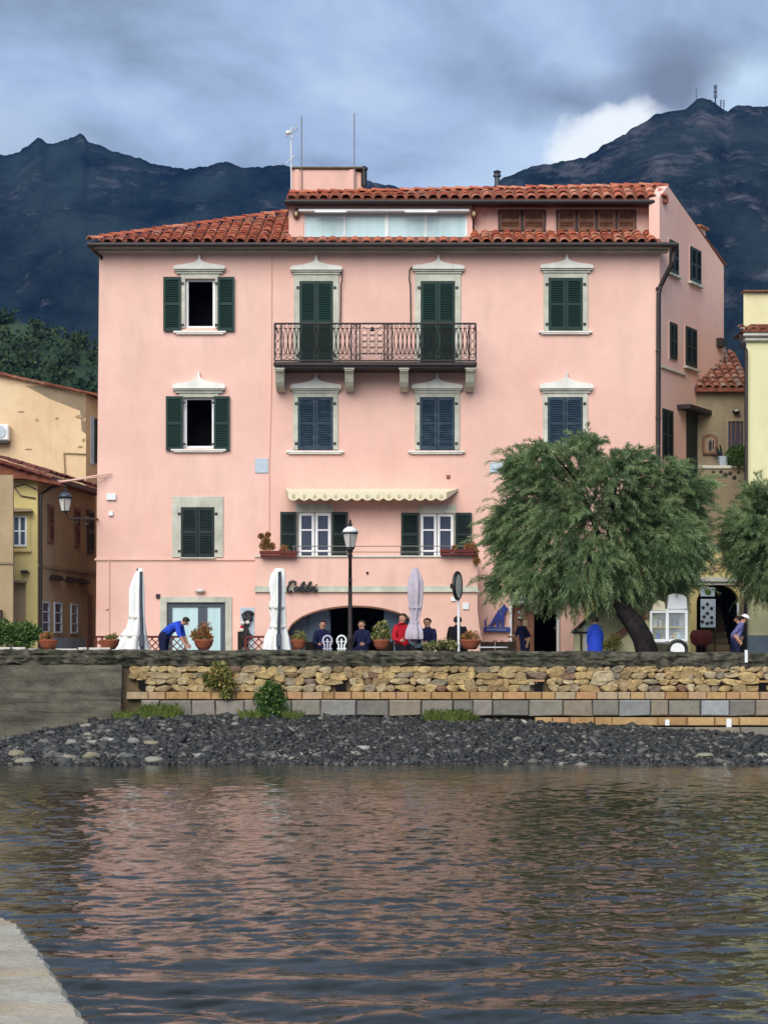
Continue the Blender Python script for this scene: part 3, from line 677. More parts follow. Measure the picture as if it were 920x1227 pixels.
def pediment(win, fr, uc, zb, w, h, n0=.02):
    """crested hood: slab, concave slopes, small finial"""
    k = w/31.0
    pts = [(-31, 0), (-31, 5), (-28, 7), (-20, 8.5), (-13, 10.2), (-7, 12.6), (-3.2, 15.4), (-1.4, 18.5), (-.75, 26), (.75, 26), (1.4, 18.5), (3.2, 15.4), (7, 12.6), (13, 10.2), (20, 8.5), (28, 7), (31, 5), (31, 0)]
    q = h/28.0
    mb = MB(fr); mb.prism([(uc+x*k, zb+z*q) for x, z in pts], n0, n0+.16)
    mb.build('pediment', M['white_stone'], win)
    mb = MB(fr); mb.box(uc-w*.97, uc+w*.97, n0, n0+.12, zb-.055, zb-.018); mb.box(uc-w*.9, uc+w*.9, n0, n0+.07, zb-.13, zb-.058)
    mb.build('moulding', M['stone'], win)

# ------------------------------------------------------------------ the pink building
FD = 63.0
def make_pink():
    B = thing('pink_building', 'tall salmon pink building with green shutters, iron balcony and red tiled roof', 'building', (0, FD, 1.95))
    fr = frame(0, FD, 1, 0)                     # n = towards the viewer
    U = lambda px: X(px, FD); V = lambda py: Z(py, FD)
    zg = 1.90; ztop = V(296)
    uL, uR = U(119), U(790); uLb = U(114.5)
    # facade with openings
    openings = {'A3': (222, 258, 334, 393), 'A2': (220, 257, 476, 537), 'B1': (357, 397, 614, 672), 'C1': (503, 544, 615, 672), 'door': (200, 270, 722, 790), 'shop': (613, 667, 725, 790), 'arch': (344, 507, 724, 790)}
    us = sorted({uL, uR}|{U(o[i]) for o in openings.values() for i in (0, 1)}); zs = sorted({zg, ztop, V(670)}|{min(ztop, max(zg, V(o[i]))) for o in openings.values() for i in (2, 3)})
    def lean(u, z):                             # the left corner is slightly battered
        return u+(uLb-uL)*(ztop-z)/(ztop-zg) if abs(u-uL) < 1e-6 else u
    mb = MB(fr)
    for i in range(len(us)-1):
        for j in range(len(zs)-1):
            uc, zc = (us[i]+us[i+1])/2, (zs[j]+zs[j+1])/2
            if any(U(o[0]) < uc < U(o[1]) and max(zg, V(o[3])) < zc < V(o[2]) for o in openings.values()): continue
            mb.add([(lean(us[i], zs[j]), 0, zs[j]), (us[i+1], 0, zs[j]), (us[i+1], 0, zs[j+1]), (lean(us[i], zs[j+1]), 0, zs[j+1])], [(0, 1, 2, 3)])
    for o in openings.values():                 # reveals
        a, b, c, d = U(o[0]), U(o[1]), max(zg, V(o[3])), V(o[2]); dn = -.22
        mb.add([(a, 0, c), (a, 0, d), (b, 0, d), (b, 0, c), (a, dn, c), (a, dn, d), (b, dn, d), (b, dn, c)], [(0, 1, 5, 4), (1, 2, 6, 5), (2, 3, 7, 6), (3, 0, 4, 7)])
    # returning walls: right side follows the street, left and back are plain
    SX, SY = 8.69-U(790), 0
    c0 = (uR, FD); c1 = (11.6, 68.4); 
    mb.build('wall', M['pink'], B)
    srf = frame(c0[0], c0[1], c1[0]-c0[0], c1[1]-c0[1]); L = math.hypot(c1[0]-c0[0], c1[1]-c0[1])
    def SD(px): return (FD*.5389-c0[0])/(.5389-(px-460)/F)   # depth on the side wall for a column of the photo
    k = (c1[0]-c0[0])/(c1[1]-c0[1])
    def SDk(px): return (FD*k-c0[0])/(k-(px-460)/F)
    def S(px, py): D = SDk(px); return ((D-FD)*math.hypot(1, k), Z(py, D))
    mb = MB(srf); s_top = [S(800, 222), S(867, 318)]
    mb.prism([(0, zg), (L, zg), (L, s_top[1][1]), (s_top[0][0], s_top[0][1]), (0, Z(236, 63))], -.35, 0)
    mb.build('side_wall', M['pink'], B)
    mb = MB(); zt = ztop-.1
    mb.add([(uLb, FD, zg), (uL, FD, ztop), (uL-.2, 75, zt), (uLb-.2, 75, zg), (11.6, 68.4, zg), (11.6, 68.4, Z(318, 68.4)-.05), (8, 75, zg), (8, 75, zt)],
           [(0, 1, 2, 3), (3, 2, 7, 6), (6, 7, 5, 4)]); mb.build('rear_wall', M['pink'], B)
    # ---------------- cornice, gutters, pipes
    mb = MB(fr); mb.box(U(115), U(800), -.1, .18, V(303), V(299.2)); mb.box(U(112), U(803), -.1, .36, V(299), V(295.8)); mb.build('cornice', M['cornice'], B, bevel=.02)
    GD = 62.38
    def gut(x0, x1, py, D, name='gutter', r=.085):
        mb = MB(); mb.tube([(x0, D, Z(py, D)), (x1, D, Z(py, D))], r, 8); mb.box(x0, x1, D+.02, D+.5, Z(py, D)-.03, Z(py, D)+.02); mb.build(name, M['gutter'], B)
    gut(X(105, GD), X(811, GD), 293, GD); 
    mb = MB(); D = 62.6; d2 = 62.85
    mb.tube([(X(808, GD), GD, Z(293, GD)), (X(808, D), D, Z(300, D)), (X(806, D), D, Z(313, D)), (X(791, d2), d2, Z(343, d2)), (X(789, d2), d2, Z(352, d2)), (X(787.5, d2), d2, Z(790, d2))], .075, 8)
    mb.build('drainpipe', M['gutter'], B)
    for py in (345, 420, 500, 580): 
        mb = MB(); mb.box(X(786, d2), X(791.5, d2), d2-.09, FD, Z(py, d2)-.03, Z(py, d2)+.03); mb.build('pipe_bracket', M['gutter'], B)
    mb = MB(); D = 62.7; mb.tube([(X(108, GD), GD, Z(294, GD)), (X(112, D), D, Z(300, D)), (X(120, D), D+.3, Z(306, D)), (X(119.3, D), D+.45, Z(316, D)), (X(115.5, D), D+.5, Z(690, D)), (X(114.8, D), D+.5, Z(790, D))], .05, 8); mb.build('drainpipe', M['gutter'], B)
    mb = MB(); mb.tube([(U(325.5), FD-.03, V(303)), (U(325), FD-.03, V(460)), (U(322.5), FD-.03, V(560)), (U(322), FD-.03, V(668))], .018, 5); mb.build('conduit', M['pink2'], B)
    mb = MB(fr); mb.box(uLb-.02, U(305), 0, .05, V(671.5), V(669)); mb.build('string_course', M['pink2'], B)
    mb = MB(); mb.tube([(U(131), FD-.03, V(671)), (U(131), FD-.03, V(765))], .02, 5); mb.tube([(U(127), FD-.03, V(730)), (U(131), FD-.04, V(729))], .03, 5); mb.build('conduit', M['pink2'], B)
    # ---------------- main roof with hip at the left
    ez = Z(290, GD); ex0 = X(107, GD); pt = math.tan(R(20)); rise = 6.0; xa = X(345, 64)
    ridge_y = GD+rise; rz = ez+rise*pt
    mb = MB()
    mb.add([(ex0, GD, ez), (ex0+rise, ridge_y, rz), (X(800, ridge_y)-3, ridge_y, rz-.6), (X(800, ridge_y)-3, GD+2.5, ez+.3), (xa, GD+1.9, ez+1.9*pt), (xa, GD, ez), (ex0, 75, ez)], [(0, 5, 4, 1), (4, 3, 2, 1), (0, 1, 6)])
    mb.add([(ex0, GD, ez-.07), (U(790), GD, ez-.07), (U(790), FD+.2, ez-.07), (ex0, FD+.2, ez-.07)], [(0, 1, 2, 3)])
    roof = mb.build('roof', M['roofbase'], B)
    sp = .345; su = Vector((0, 1, pt)); 
    x = ex0+.22
    while x < xa+2.4:
        dmax = x-ex0; d = -.06; 
        lim = min(dmax, 6)
        if x > xa: d = 1.2+(x-xa)*.0; lim = 0
        while d < lim-.1:
            put_tile(TM, roof, (x, GD+d, ez+d*pt+.02), su, (1, 0, 0)); d += .43
        x += sp
    # hip tiles
    hv = Vector((1, 1, pt)); t = 0
    while t < 5.9:
        put_tile(TM, roof, (ex0+t, GD+t, ez+t*pt+.07), hv, (1, -1, 0), name='ridge_tile'); t += .30
    # skirt in front of the attic: one short course in the middle, a steeper slope at the right
    x = xa+.1
    while x < U(566):
        put_tile(TM, roof, (x, GD-.03, Z(291, GD)-.02), (0, 1, .55), (1, 0, 0)); x += sp
    mb = MB(); mb.add([(xa, GD, Z(290.5, GD)), (U(568), GD, Z(290.5, GD)), (U(568), FD+.5, Z(283.5, FD+.5)), (xa, FD+.5, Z(283.5, FD+.5))], [(0, 1, 2, 3)]); mb.build('roof_apron', M['roofbase'], roof)
    AD = 63.85
    e0, e1 = Z(290.5, GD), Z(279.5, AD); sl = (e1-e0)/(AD-GD)
    mb = MB(); mb.add([(U(566), GD, e0), (U(790), GD, e0), (U(790), AD, e1), (U(566), AD, e1)], [(0, 1, 2, 3)]); mb.build('roof_apron', M['roofbase'], roof)
    x = U(569)
    while x < U(789):
        d = -.04
        while d < AD-GD-.2:
            put_tile(TM, roof, (x, GD+d, e0+d*sl+.02), (0, 1, sl), (1, 0, 0)); d += .43
        x += sp
    # ---------------- attic storey
    A1 = 63.55
    mb = MB(); a0 = X(346, A1); a1 = X(566, A1); zt = Z(240, A1); zb = Z(292, A1)
    o = (X(364, A1), X(560, A1), Z(286, A1), Z(253, A1))
    for (p, q, r_, s) in ((a0, o[0], zb, zt), (o[1], a1, zb, zt), (o[0], o[1], o[3], zt), (o[0], o[1], zb, o[2])): mb.box(p, q, A1, A1+.25, r_, s)
    mb.box(a0, a0+.2, A1+.26, 70, zb, zt-.02)
    mb.build('attic_wall', M['pink'], B)
    mb = MB(); b0 = X(566, AD); b1 = X(790.5, AD); mb.box(b0+.05, b1-.04, AD, AD+.3, Z(292, AD), Z(240, AD)); mb.build('attic_wall', M['pink'], B)
    mb = MB(); mb.box(X(583, AD), X(776, AD), AD-.03, AD, Z(251, AD), Z(249, AD)); mb.box(X(655, AD), X(665, AD), AD-.05, AD, Z(277, AD), Z(251.1, AD)); mb.box(X(583, AD), X(596, AD), AD-.05, AD, Z(277, AD), Z(251.1, AD)); mb.build('pilaster', M['pink2'], B)
    # long glazed attic window
    wf = MB(); y = A1+.06
    bars = [364, 411.5, 461, 509, 557.5]
    for i, b_ in enumerate(bars): wf.box(X(b_, A1), X(b_+(2.4 if i != 2 else 4.6), A1), y, y+.09, o[2], o[3])
    wf.box(o[0], o[1], y-.01, y+.1, o[3]-.05, o[3]); wf.box(o[0], o[1], y-.01, y+.1, o[2], o[2]+.05)
    wn = wf.build('window', M['whitepaint'], B)
    for i in range(4):
        mb = MB(); mb.box(X(bars[i]+2.4, A1), X(bars[i+1], A1), y+.04, y+.05, o[2]+.05, o[3]-.05); mb.build('pane', M['curtain'], wn)
    mb = MB(); mb.box(X(357, 63), X(563, 63), 63.28, 63.5, Z(250.5, 63), Z(247.5, 63)); mb.build('awning_box', M['whitepaint'], B, bevel=.02)
    for a, b_ in ((377, 415), (485, 524)):
        mb = MB(); mb.box(X(a, 63), X(b_, 63), 63.1, 63.25, Z(253, 63), Z(251, 63)); mb.build('awning_arm', M['whitepaint'], B)
    for px in (355, 567.5):
        mb = MB(); c = (X(px, A1), A1-.1, Z(257, A1)); mb.ball(c, .11, .09, .15); mb.tube([(c[0], c[1], c[2]+.15), (c[0], A1, c[2]+.22)], .02, 5); mb.build('wall_lantern', M['brownwood'], B, smooth=True)
        mb = MB(); mb.ball((c[0], c[1]-.06, c[2]), .06, .05, .08); mb.build('lantern_glass', M['awnfig'], B, smooth=True)
    # brown louvred attic windows
    for (a, b_, n) in ((597, 653.5, 2), (666.5, 762, 4)):
        mb = MB(); mb.box(X(a, AD), X(b_, AD), AD-.045, AD, Z(277, AD), Z(251.5, AD)); w = mb.build('window', M['gutter'], B)
        fa = frame(0, AD, 1, 0); ww = (X(b_, AD)-X(a, AD))/n
        for i in range(n): add_shutter(w, fa, X(a, AD)+i*ww+.04, X(a, AD)+(i+1)*ww-.04, Z(276, AD), Z(253, AD), .05, M['brownwood'])
    # attic roof
    E = 63.2; zr0 = Z(240, E); xl = X(343, E); xr = X(801, E)
    yl, yr = 65.6, 64.25; rl = Z(231.5, yl); rr_ = Z(222.5, yr)
    mb = MB(); mb.add([(xl, E, zr0+.05), (xr, E, zr0+.05), (xr+.1, yr, rr_), (xl, yl, rl), (xl, 70, zr0-.2), (11.35, 68.3, Z(318, 68.4)-.12), (xl, E, zr0-.06), (xr, E, zr0-.06), (xl, 66, zr0-.1), (xr-.2, 64.4, zr0-.08)],
                        [(0, 1, 2, 3), (3, 2, 5, 4), (0, 6, 7, 1), (6, 8, 9, 7), (0, 3, 4, 8, 6)]); ar = mb.build('attic_roof', M['roofbase'], B)
    x = xl+.15
    while x < xr-.02:
        t = (x-xl)/(xr-xl); yy = yl+(yr-yl)*t; zz = rl+(rr_-rl)*t; vec = Vector((0, yy-E, zz-zr0-.05)); n = max(2, round(vec.length/.5))
        for k_ in range(min(3, n)):
            put_tile(TM, ar, Vector((x, E-.05, zr0+.06))+vec*(k_/n), vec, (1, 0, 0))
        x += sp
    x = xl
    while x < xr:
        t = (x-xl)/(xr-xl); put_tile(TM, ar, (x, yl+(yr-yl)*t-.05, rl+(rr_-rl)*t-.02), (1, (yr-yl)/(xr-xl), (rr_-rl)/(xr-xl)), (0, -1, 0), name='ridge_tile'); x += .45
    # verge tiles down the right gable
    p0 = Vector((xr+.06, yr, rr_+.0)); p1 = Vector((11.72, 68.5, Z(318, 68.4)+.05)); vv = p1-p0; n = int(vv.length/.42)
    mb = MB(); mb.tube([p0+Vector((-.03, 0, .0)), p1+Vector((-.05, 0, .0))], .05, 6); mb.build('verge', M['roofbase'], ar)
    gut(xl-.05, X(789.5, E), 241.5, E-.06, r=.075)
    mb = MB(); mb.box(X(789, AD), X(791, AD), AD-.12, AD-.03, Z(291, AD), Z(240, AD)); mb.build('drainpipe', M['gutter'], B)
    # stair tower on the roof, flue, masts
    T = 66.5
    mb = MB(); mb.box(X(349, T), X(426, T), T, T+3, Z(262, T), Z(202.5, T)); mb.prism([(X(426.3, T), Z(240, T)), (X(438, T), Z(240, T)), (X(434, T), Z(206, T)), (X(426.3, T), Z(204, T))], T+.1, T+2.6); mb.build('roof_tower', M['pink2'], B)
    mb = MB(); mb.box(X(347.5, T), X(436, T), T-.08, T+3.1, Z(202.4, T), Z(199.8, T)); mb.build('tower_slab', M['mortar'], B, bevel=.02)
    for px in (356, 421.5):
        mb = MB(); mb.box(X(px-2.5, T), X(px+2.5, T), T-.04, T, Z(237, T), Z(202.6, T)); mb.build('tower_pilaster', M['pink'], B)
    mb = MB(); mb.lathe([(.10, 0), (.10, .5), (.13, .52), (.13, .6), (.05, .66)], (X(436, T), T+.05, Z(222, T)), 10); mb.build('vent_cowl', M['blackmetal'], B)
    mb = MB(); D = 65; mb.lathe([(.085, 0), (.085, .55), (.13, .56), (.13, .62), (.09, .66), (.14, .72), (.02, .78)], (X(595.5, D), D, Z(232, D)), 12); mb.build('flue', M['greymetal'], B)
    for a, top in ((361.5, 140), (424.5, 136)):
        mb = MB(); mb.tube([(X(a, T), T-.07, Z(237, T)), (X(a, T), T-.07, Z(top, T))], .018, 5); mb.build('mast', M['cable'], B)
    mb = MB(); D = 66.4; mb.tube([(X(349, D), D, Z(235, D)), (X(348.5, D), D, Z(152, D))], .02, 5)
    for (x0, y0, x1, y1) in ((342, 162, 357, 153), (343, 195, 353, 187), (346, 160, 351, 166)): mb.tube([(X(x0, D), D, Z(y0, D)), (X(x1, D), D-.2, Z(y1, D))], .018, 4)
    for i in range(5):
        a = 343+i*3; b_ = 161-i*1.9; mb.tube([(X(a, D), D-.35, Z(b_, D)), (X(a, D), D+.35, Z(b_-.6, D))], .012, 4)
    mb.ball((X(345.5, D), D-.1, Z(159, D)), .09, .05, .07); mb.build('antenna', M['whitepaint'], B)
    mb = MB(); c = S(845, 285); mb.fr = srf; mb.box(c[0]-.3, c[0]+.3, -.75, -.1, c[1]-.9, c[1]+.32); ch = mb.build('chimney', M['pink2'], B)
    mb = MB(srf); mb.box(c[0]-.4, c[0]+.4, -.85, 0, c[1]+.323, c[1]+.40); mb.build('chimney_cap', M['tile_old'], ch)
    # ---------------- windows
    def surround(rect, sides, top, col=M['stone'], th=.05, bottom=0):
        a, b_, c, d = U(rect[0]), U(rect[1]), V(rect[3]), V(rect[2]); s = sides/38.1; t = top/38.1
        mb = MB(fr); mb.box(a-s, a, 0, th, c-bottom/38.1, d+t); mb.box(b_, b_+s, 0, th, c-bottom/38.1, d+t); mb.box(a, b_, 0, th, d, d+t)
        if bottom: mb.box(a, b_, 0, th, c-bottom/38.1, c)
        return mb.build('window', col, B, bevel=.008)
    def sill(w, x0, x1, py):
        mb = MB(fr); mb.box(U(x0), U(x1), 0, .12, V(py+1.6), V(py-.6)); mb.box(U(x0+3), U(x1-3), 0, .10, V(py+3.2), V(py+1.7)); mb.build('sill', M['white_stone'], w, bevel=.01)
    def closed(rect, m, py_sill=None, sx=None, ped=None, sides=6, top=7):
        w = surround(rect, sides, top); a, b_, c, d = U(rect[0]), U(rect[1]), V(rect[3]), V(rect[2]); mid = (a+b_)/2
        mb = MB(fr); mb.box(a, b_, .001, .012, c, d); mb.build('window_back', M['dark'], w)
        add_shutter(w, fr, a+.01, mid-.008, c+.01, d-.01, .014, m); add_shutter(w, fr, mid+.008, b_-.01, c+.01, d-.01, .014, m)
        hinges(w, fr, a-.01, c, d, .055, -1); hinges(w, fr, b_+.01, c, d, .055, 1)
        if py_sill: sill(w, sx[0], sx[1], py_sill)
        if ped: pediment(w, fr, (U(ped[0])+U(ped[1]))/2, V(ped[2]), (U(ped[1])-U(ped[0]))/2, (ped[2]-ped[3])/38.1)
        return w
    def opened(rect, shl, shr, sy, py_sill, sx, ped, m):
        w = surround(rect, 5, 7); a, b_, c, d = U(rect[0]), U(rect[1]), V(rect[3]), V(rect[2])
        mb = MB(fr); z = -.2
        for q in ((a, a+.09, c, d), (b_-.09, b_, c, d), (a+.09, b_-.09, d-.06, d), (a+.09, b_-.09, c, c+.08)): mb.box(q[0], q[1], z, z+.1, q[2], q[3])
        mb.build('window_frame', M['whitepaint'], w)
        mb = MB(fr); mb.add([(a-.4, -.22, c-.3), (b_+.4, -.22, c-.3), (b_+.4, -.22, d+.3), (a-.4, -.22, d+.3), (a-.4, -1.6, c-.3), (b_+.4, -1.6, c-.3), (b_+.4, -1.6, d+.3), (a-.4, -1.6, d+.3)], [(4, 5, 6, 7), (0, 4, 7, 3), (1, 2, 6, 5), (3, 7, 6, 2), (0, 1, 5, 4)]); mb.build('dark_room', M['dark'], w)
        add_shutter(w, fr, U(shl[0]), U(shl[1]), V(sy[1]), V(sy[0]), .06, m); add_shutter(w, fr, U(shr[0]), U(shr[1]), V(sy[1]), V(sy[0]), .06, m)
        hinges(w, fr, U(shl[1]), V(sy[1]), V(sy[0]), .055, 1); hinges(w, fr, U(shr[0]), V(sy[1]), V(sy[0]), .055, -1)
        sill(w, sx[0], sx[1], py_sill)
        if ped: pediment(w, fr, (U(ped[0])+U(ped[1]))/2, V(ped[2]), (U(ped[1])-U(ped[0]))/2, (ped[2]-ped[3])/38.1)
    opened((222, 258, 334, 393), (196, 217), (261, 281), (332, 397), 397.5, (208, 271), (208.5, 270, 323, 305), M['green'])
    opened((220, 257, 476, 537), (199, 219.5), (256.5, 275.5), (475, 540), 539, (205, 271), (207, 270, 466, 444), M['green'])
    closed((359, 399, 337, 434), M['green'], ped=(348, 410, 324, 305.5), sides=7, top=9)
    closed((504, 545, 337, 434), M['green'], ped=(494, 556, 323, 305), sides=7, top=9)
    closed((657, 698, 333, 396), M['green'], 397.5, (645, 709), (647, 710, 322, 304), top=8)
    closed((357, 399, 476, 539), M['teal'], 541, (343, 412), (348, 409, 466, 446), top=8)
    closed((503, 544.5, 476, 539), M['teal'], 541, (489, 557), (493, 554, 466, 446), top=8)
    closed((656, 698, 476, 539), M['teal'], 541, (645, 709), (646, 710, 466, 444), top=8)
    closed((217, 257, 608, 668), M['blackgreen'], sides=10.5, top=13)
    mb = MB(fr); mb.box(U(216), U(258), .05, .12, V(669.5), V(668)); mb.build('sill', M['stone'], B)
    # awning stay irons beside the balcony doors
    for a, b_ in ((408.5, 1), (491.5, -1)):
        mb = MB(); mb.tube([(U(a-2*b_), FD-.05, V(320)), (U(a+b_), FD-.12, V(324)), (U(a+b_*1.4), FD-.14, V(336)), (U(a), FD-.1, V(341)), (U(a-.6*b_), FD-.08, V(390))], .022, 5); mb.build('awning_stay', M['iron'], B)
    # french windows on the terrace
    for (a, b_, s0, s1, s2, s3, yt) in ((357, 397, 336, 355.5, 397.5, 416.5, 614), (503, 544, 480.5, 502, 545, 565, 615)):
        w = surround((a, b_, yt, 672), 2.5, 10); z0, z1 = V(672), V(yt); ua, ub = U(a), U(b_); mid = (ua+ub)/2
        mb = MB(fr); n = -.10
        for l, r_ in ((ua+.02, mid-.012), (mid+.012, ub-.02)):
            mb.box(l, l+.085, n, n+.07, z0, z1); mb.box(r_-.085, r_, n, n+.07, z0, z1); mb.box(l+.085, r_-.085, n, n+.07, z1-.10, z1)
            for py in (635, 660): mb.box(l+.085, r_-.085, n+.005, n+.06, V(py)-.025, V(py)+.025)
        mb.build('window_frame', M['whitepaint'], w)
        for l, r_ in ((ua+.105, mid-.10), (mid+.10, ub-.105)):
            for (p0_, p1_) in ((634, yt+3), (659, 636), (672, 661)):
                mb = MB(fr); mb.box(l, r_, n+.02, n+.03, V(p0_), V(p1_)); mb.build('pane', M['glass'], w)
        add_shutter(w, fr, U(s0), U(s1), V(667), V(yt-.5), .06, M['blackgreen']); add_shutter(w, fr, U(s2), U(s3), V(667), V(yt-.5), .06, M['blackgreen'])
    # ground floor door with curtains
    mb = MB(fr); 
    for q in ((192, 200, 715, 790), (270, 278, 715, 790), (200, 270, 715, 722)): mb.box(U(q[0]), U(q[1]), 0, .05, max(zg, V(q[3])), V(q[2]))
    dr = mb.build('door', M['stone'], B, bevel=.01)
    mb = MB(fr)
    for q in ((200, 206, 722, 790), (264, 270, 722, 790), (237, 248, 728, 790), (206, 264, 722, 727.5)): mb.box(U(q[0]), U(q[1]), -.14, -.06, max(zg, V(q[3])), V(q[2]))
    mb.build('door_frame', M['greymetal'], dr)
    for q in ((206, 237), (248, 264)):
        mb = MB(fr); mb.box(U(q[0]), U(q[1]), -.115, -.1, zg, V(727.5)); mb.build('pane', M['curtain'], dr)
    mb = MB(); c = (U(240), FD-.1, V(708)); mb.ball(c, .17, .1, .07); mb.build('bulkhead_lamp', M['frost'], B, smooth=True)
    mb = MB(fr); mb.box(U(187), U(192), 0, .06, V(717), V(712)); mb.build('junction_box', M['iron'], B)
    # shop door at the right
    mb = MB(fr)
    for q in ((610.5, 613, 722, 790), (667, 669.5, 722, 790), (610.5, 669.5, 719, 722)): mb.box(U(q[0]), U(q[1]), 0, .07, max(zg, V(q[3])), V(q[2]))
    sd_ = mb.build('shop_door', M['whitepaint'], B)
    mb = MB(fr); a, b_, c, d = U(613), U(667), zg, V(725)
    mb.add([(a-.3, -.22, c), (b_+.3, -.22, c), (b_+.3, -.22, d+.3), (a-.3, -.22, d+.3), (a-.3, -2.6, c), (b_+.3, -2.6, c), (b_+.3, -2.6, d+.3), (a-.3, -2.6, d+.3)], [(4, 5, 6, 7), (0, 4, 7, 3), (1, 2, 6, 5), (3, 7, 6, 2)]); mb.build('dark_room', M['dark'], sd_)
    mb = MB(fr); mb.box(U(613.5), U(640), -.2, -.1, zg, V(725.5)); mb.build('door_leaf', M['brownwood'], sd_)
    for (px, py, w_, h_) in ((620.5, 732, 3, 3), (621, 739, 4, 5), (622, 751, 5, 3)):
        mb = MB(fr); mb.box(U(px), U(px+w_), -.1, -.09, V(py+h_), V(py)); mb.build('sticker', M['palegrey'], sd_)
    mb = MB(fr); mb.box(U(622), U(632), -.1, -.085, V(750), V(743)); mb.build('notice', M['beige'], sd_)
    # ---------------- iron balcony on stone corbels
    BD = 61.9
    mb = MB(); mb.box(X(327.5, BD), X(571.5, BD), BD, FD, Z(438, BD), Z(433.5, BD)); mb.box(X(329, BD), X(570, BD), BD+.06, FD, Z(440.5, BD), Z(438.1, BD)); bal = mb.build('balcony', M['gutter'], B, bevel=.02)
    for px in (335.5, 418.5, 484, 563):
        a, b_ = X(px-5.2, 62.4), X(px+5.2, 62.4); mb = MB()
        pts = [(FD, Z(440.6, 62.4)), (62.0, Z(440.6, 62.4)), (62.0, Z(446, 62.4)), (62.15, Z(449, 62.4)), (62.3, Z(458, 62.4)), (62.45, Z(463, 62.4)), (62.7, Z(466, 62.4)), (FD, Z(467, 62.4))]
        n = len(pts); mb.add([(a, y, z) for y, z in pts]+[(b_, y, z) for y, z in pts], [tuple(range(n)), tuple(range(2*n-1, n-1, -1))]+[(i, i+n, (i+1) % n+n, (i+1) % n) for i in range(n)])
        mb.box(a-.03, b_+.03, 61.97, 62.2, Z(444.5, 62.4), Z(440.7, 62.4)); mb.build('corbel', M['stone'], bal, bevel=.01)
    y = BD+.04
    zt, zb_ = Z(387.5, y), Z(432, y)
    rl_ = MB(); xl_, xr_ = X(329, y), X(570, y)
    rl_.tube([(xl_, FD, zt), (xl_, y, zt), (xr_, y, zt), (xr_, FD, zt)], .032, 6); rl_.tube([(xl_, FD, zb_), (xl_, y, zb_), (xr_, y, zb_), (xr_, FD, zb_)], .028, 6); rl_.build('handrail', M['iron'], bal)
    z1_, z2_ = Z(393, y), Z(424, y)
    for zz in (z1_, z2_):
        mb = MB(); mb.tube([(xl_, y, zz), (xr_, y, zz)], .013, 5); mb.build('rail', M['iron'], bal)
    for px in (329, 337, 421, 426.5, 431, 460.5, 464.5, 469.5, 562, 570):
        mb = MB(); mb.box(X(px-.9, y), X(px+.9, y), y-.015, y+.02, zb_, zt); mb.build('baluster', M['iron'], bal)
    def wav(x0, x1, n, flip):
        pts = []
        for i in range(n*10+1):
            t = i/(n*10); pts.append((X(x0+(x1-x0)*t, y), y+(.012 if flip > 0 else -.012), (z1_+z2_)/2+flip*(z1_-z2_)/2*math.sin(PI*n*t+PI/2)))
        return pts
    for (a, b_, n) in ((337, 421, 16), (469.5, 562, 18)):
        for fl in (1, -1):
            mb = MB(); mb.tube(wav(a, b_, n, fl), .0145, 4); mb.build('scrollwork', M['iron'], bal)
    mb = MB()
    for (a, b_) in ((329, 337), (421, 431), (460.5, 469.5), (562, 570)):
        c = X((a+b_)/2, y)
        for zc in np.linspace(z2_, z1_, 4):
            mb.tube([(c+.07*math.cos(t), y, zc+.13*math.sin(t)) for t in np.linspace(0, 2*PI, 10)], .011, 4)
    for px in np.arange(340, 562, 7.5):
        for zc, rr in ((Z(428, y), .06), (Z(390.2, y), .04)):
            if not 431 < px < 460: mb.tube([(X(px, y)+rr*1.6*math.cos(t), y, zc+rr*math.sin(t)) for t in np.linspace(0, 2*PI, 8)], .010, 4)
    cx = X(446, y)
    for zc in np.linspace(Z(420, y), Z(398, y), 4):
        for dx in (-.24, 0, .24):
            mb.tube([(cx+dx+.10*math.cos(t), y, zc+.085*math.sin(t)) for t in np.linspace(0, 2*PI, 9)], .011, 4)
        mb.tube([(cx-.36, y, zc-.09), (cx+.36, y, zc-.09)], .010, 4)
    mb.tube([(cx-.3, y, Z(391, y)), (cx, y, Z(397, y)), (cx+.3, y, Z(391, y))], .014, 4); mb.ball((cx, y, Z(394, y)), .06, .03, .07)
    mb.build('scroll_panel', M['iron'], bal)
    # ---------------- terrace block with the arch
    TD = 61.7; tf = frame(0, TD, 1, 0); tu = lambda px: X(px, TD); tv = lambda py: Z(py, TD)
    arch = [(tu(425+81*math.cos(a)), tv(762)+(tv(727.5)-tv(762))*math.sin(a)) for a in np.linspace(PI, 0, 25)]
    poly = [(tu(297), 1.9), (tu(298), tv(772)), (tu(302), tv(755)), (tu(306), tv(738)), (tu(306), tv(668)), (tu(572), tv(668)), (tu(572), tv(730)), (tu(574), tv(750)), (tu(580), tv(780)), (tu(581), 1.9), (tu(506), 1.9)]+arch[::-1]+[(tu(344), 1.9)]
    mb = MB(tf); mb.prism(poly, -.4, 0); mb.box(tu(306), tu(306)+.3, -1.3, -.41, 1.9, tv(668)); mb.box(tu(572)-.3, tu(572), -1.3, -.41, 1.9, tv(668)); mb.box(tu(306)+.3, tu(572)-.3, -1.3, -.41, tv(700), tv(682))
    ter = mb.build('terrace_block', M['pink2'], B)
    mb = MB(tf); mb.box(tu(304.5), tu(573.5), -.3, .05, tv(668), tv(665.8)); mb.build('terrace_coping', M['cornice'], ter, bevel=.01)
    mb = MB(tf); mb.box(tu(305.5), tu(572.5), 0, .04, tv(708), tv(702.3)); mb.box(tu(304.5), tu(574), 0, .085, tv(709.6), tv(708)); mb.build('string_course', M['stone'], ter)
    mb = MB(tf); pr = [(x, z) for x, z in arch]; 
    for i in range(len(arch)-1):
        (x0_, z0_), (x1_, z1__) = arch[i], arch[i+1]; mb.prism([(x0_, z0_), (x1_, z1__), (x1_, z1__+.05), (x0_, z0_+.05)], 0, .03)
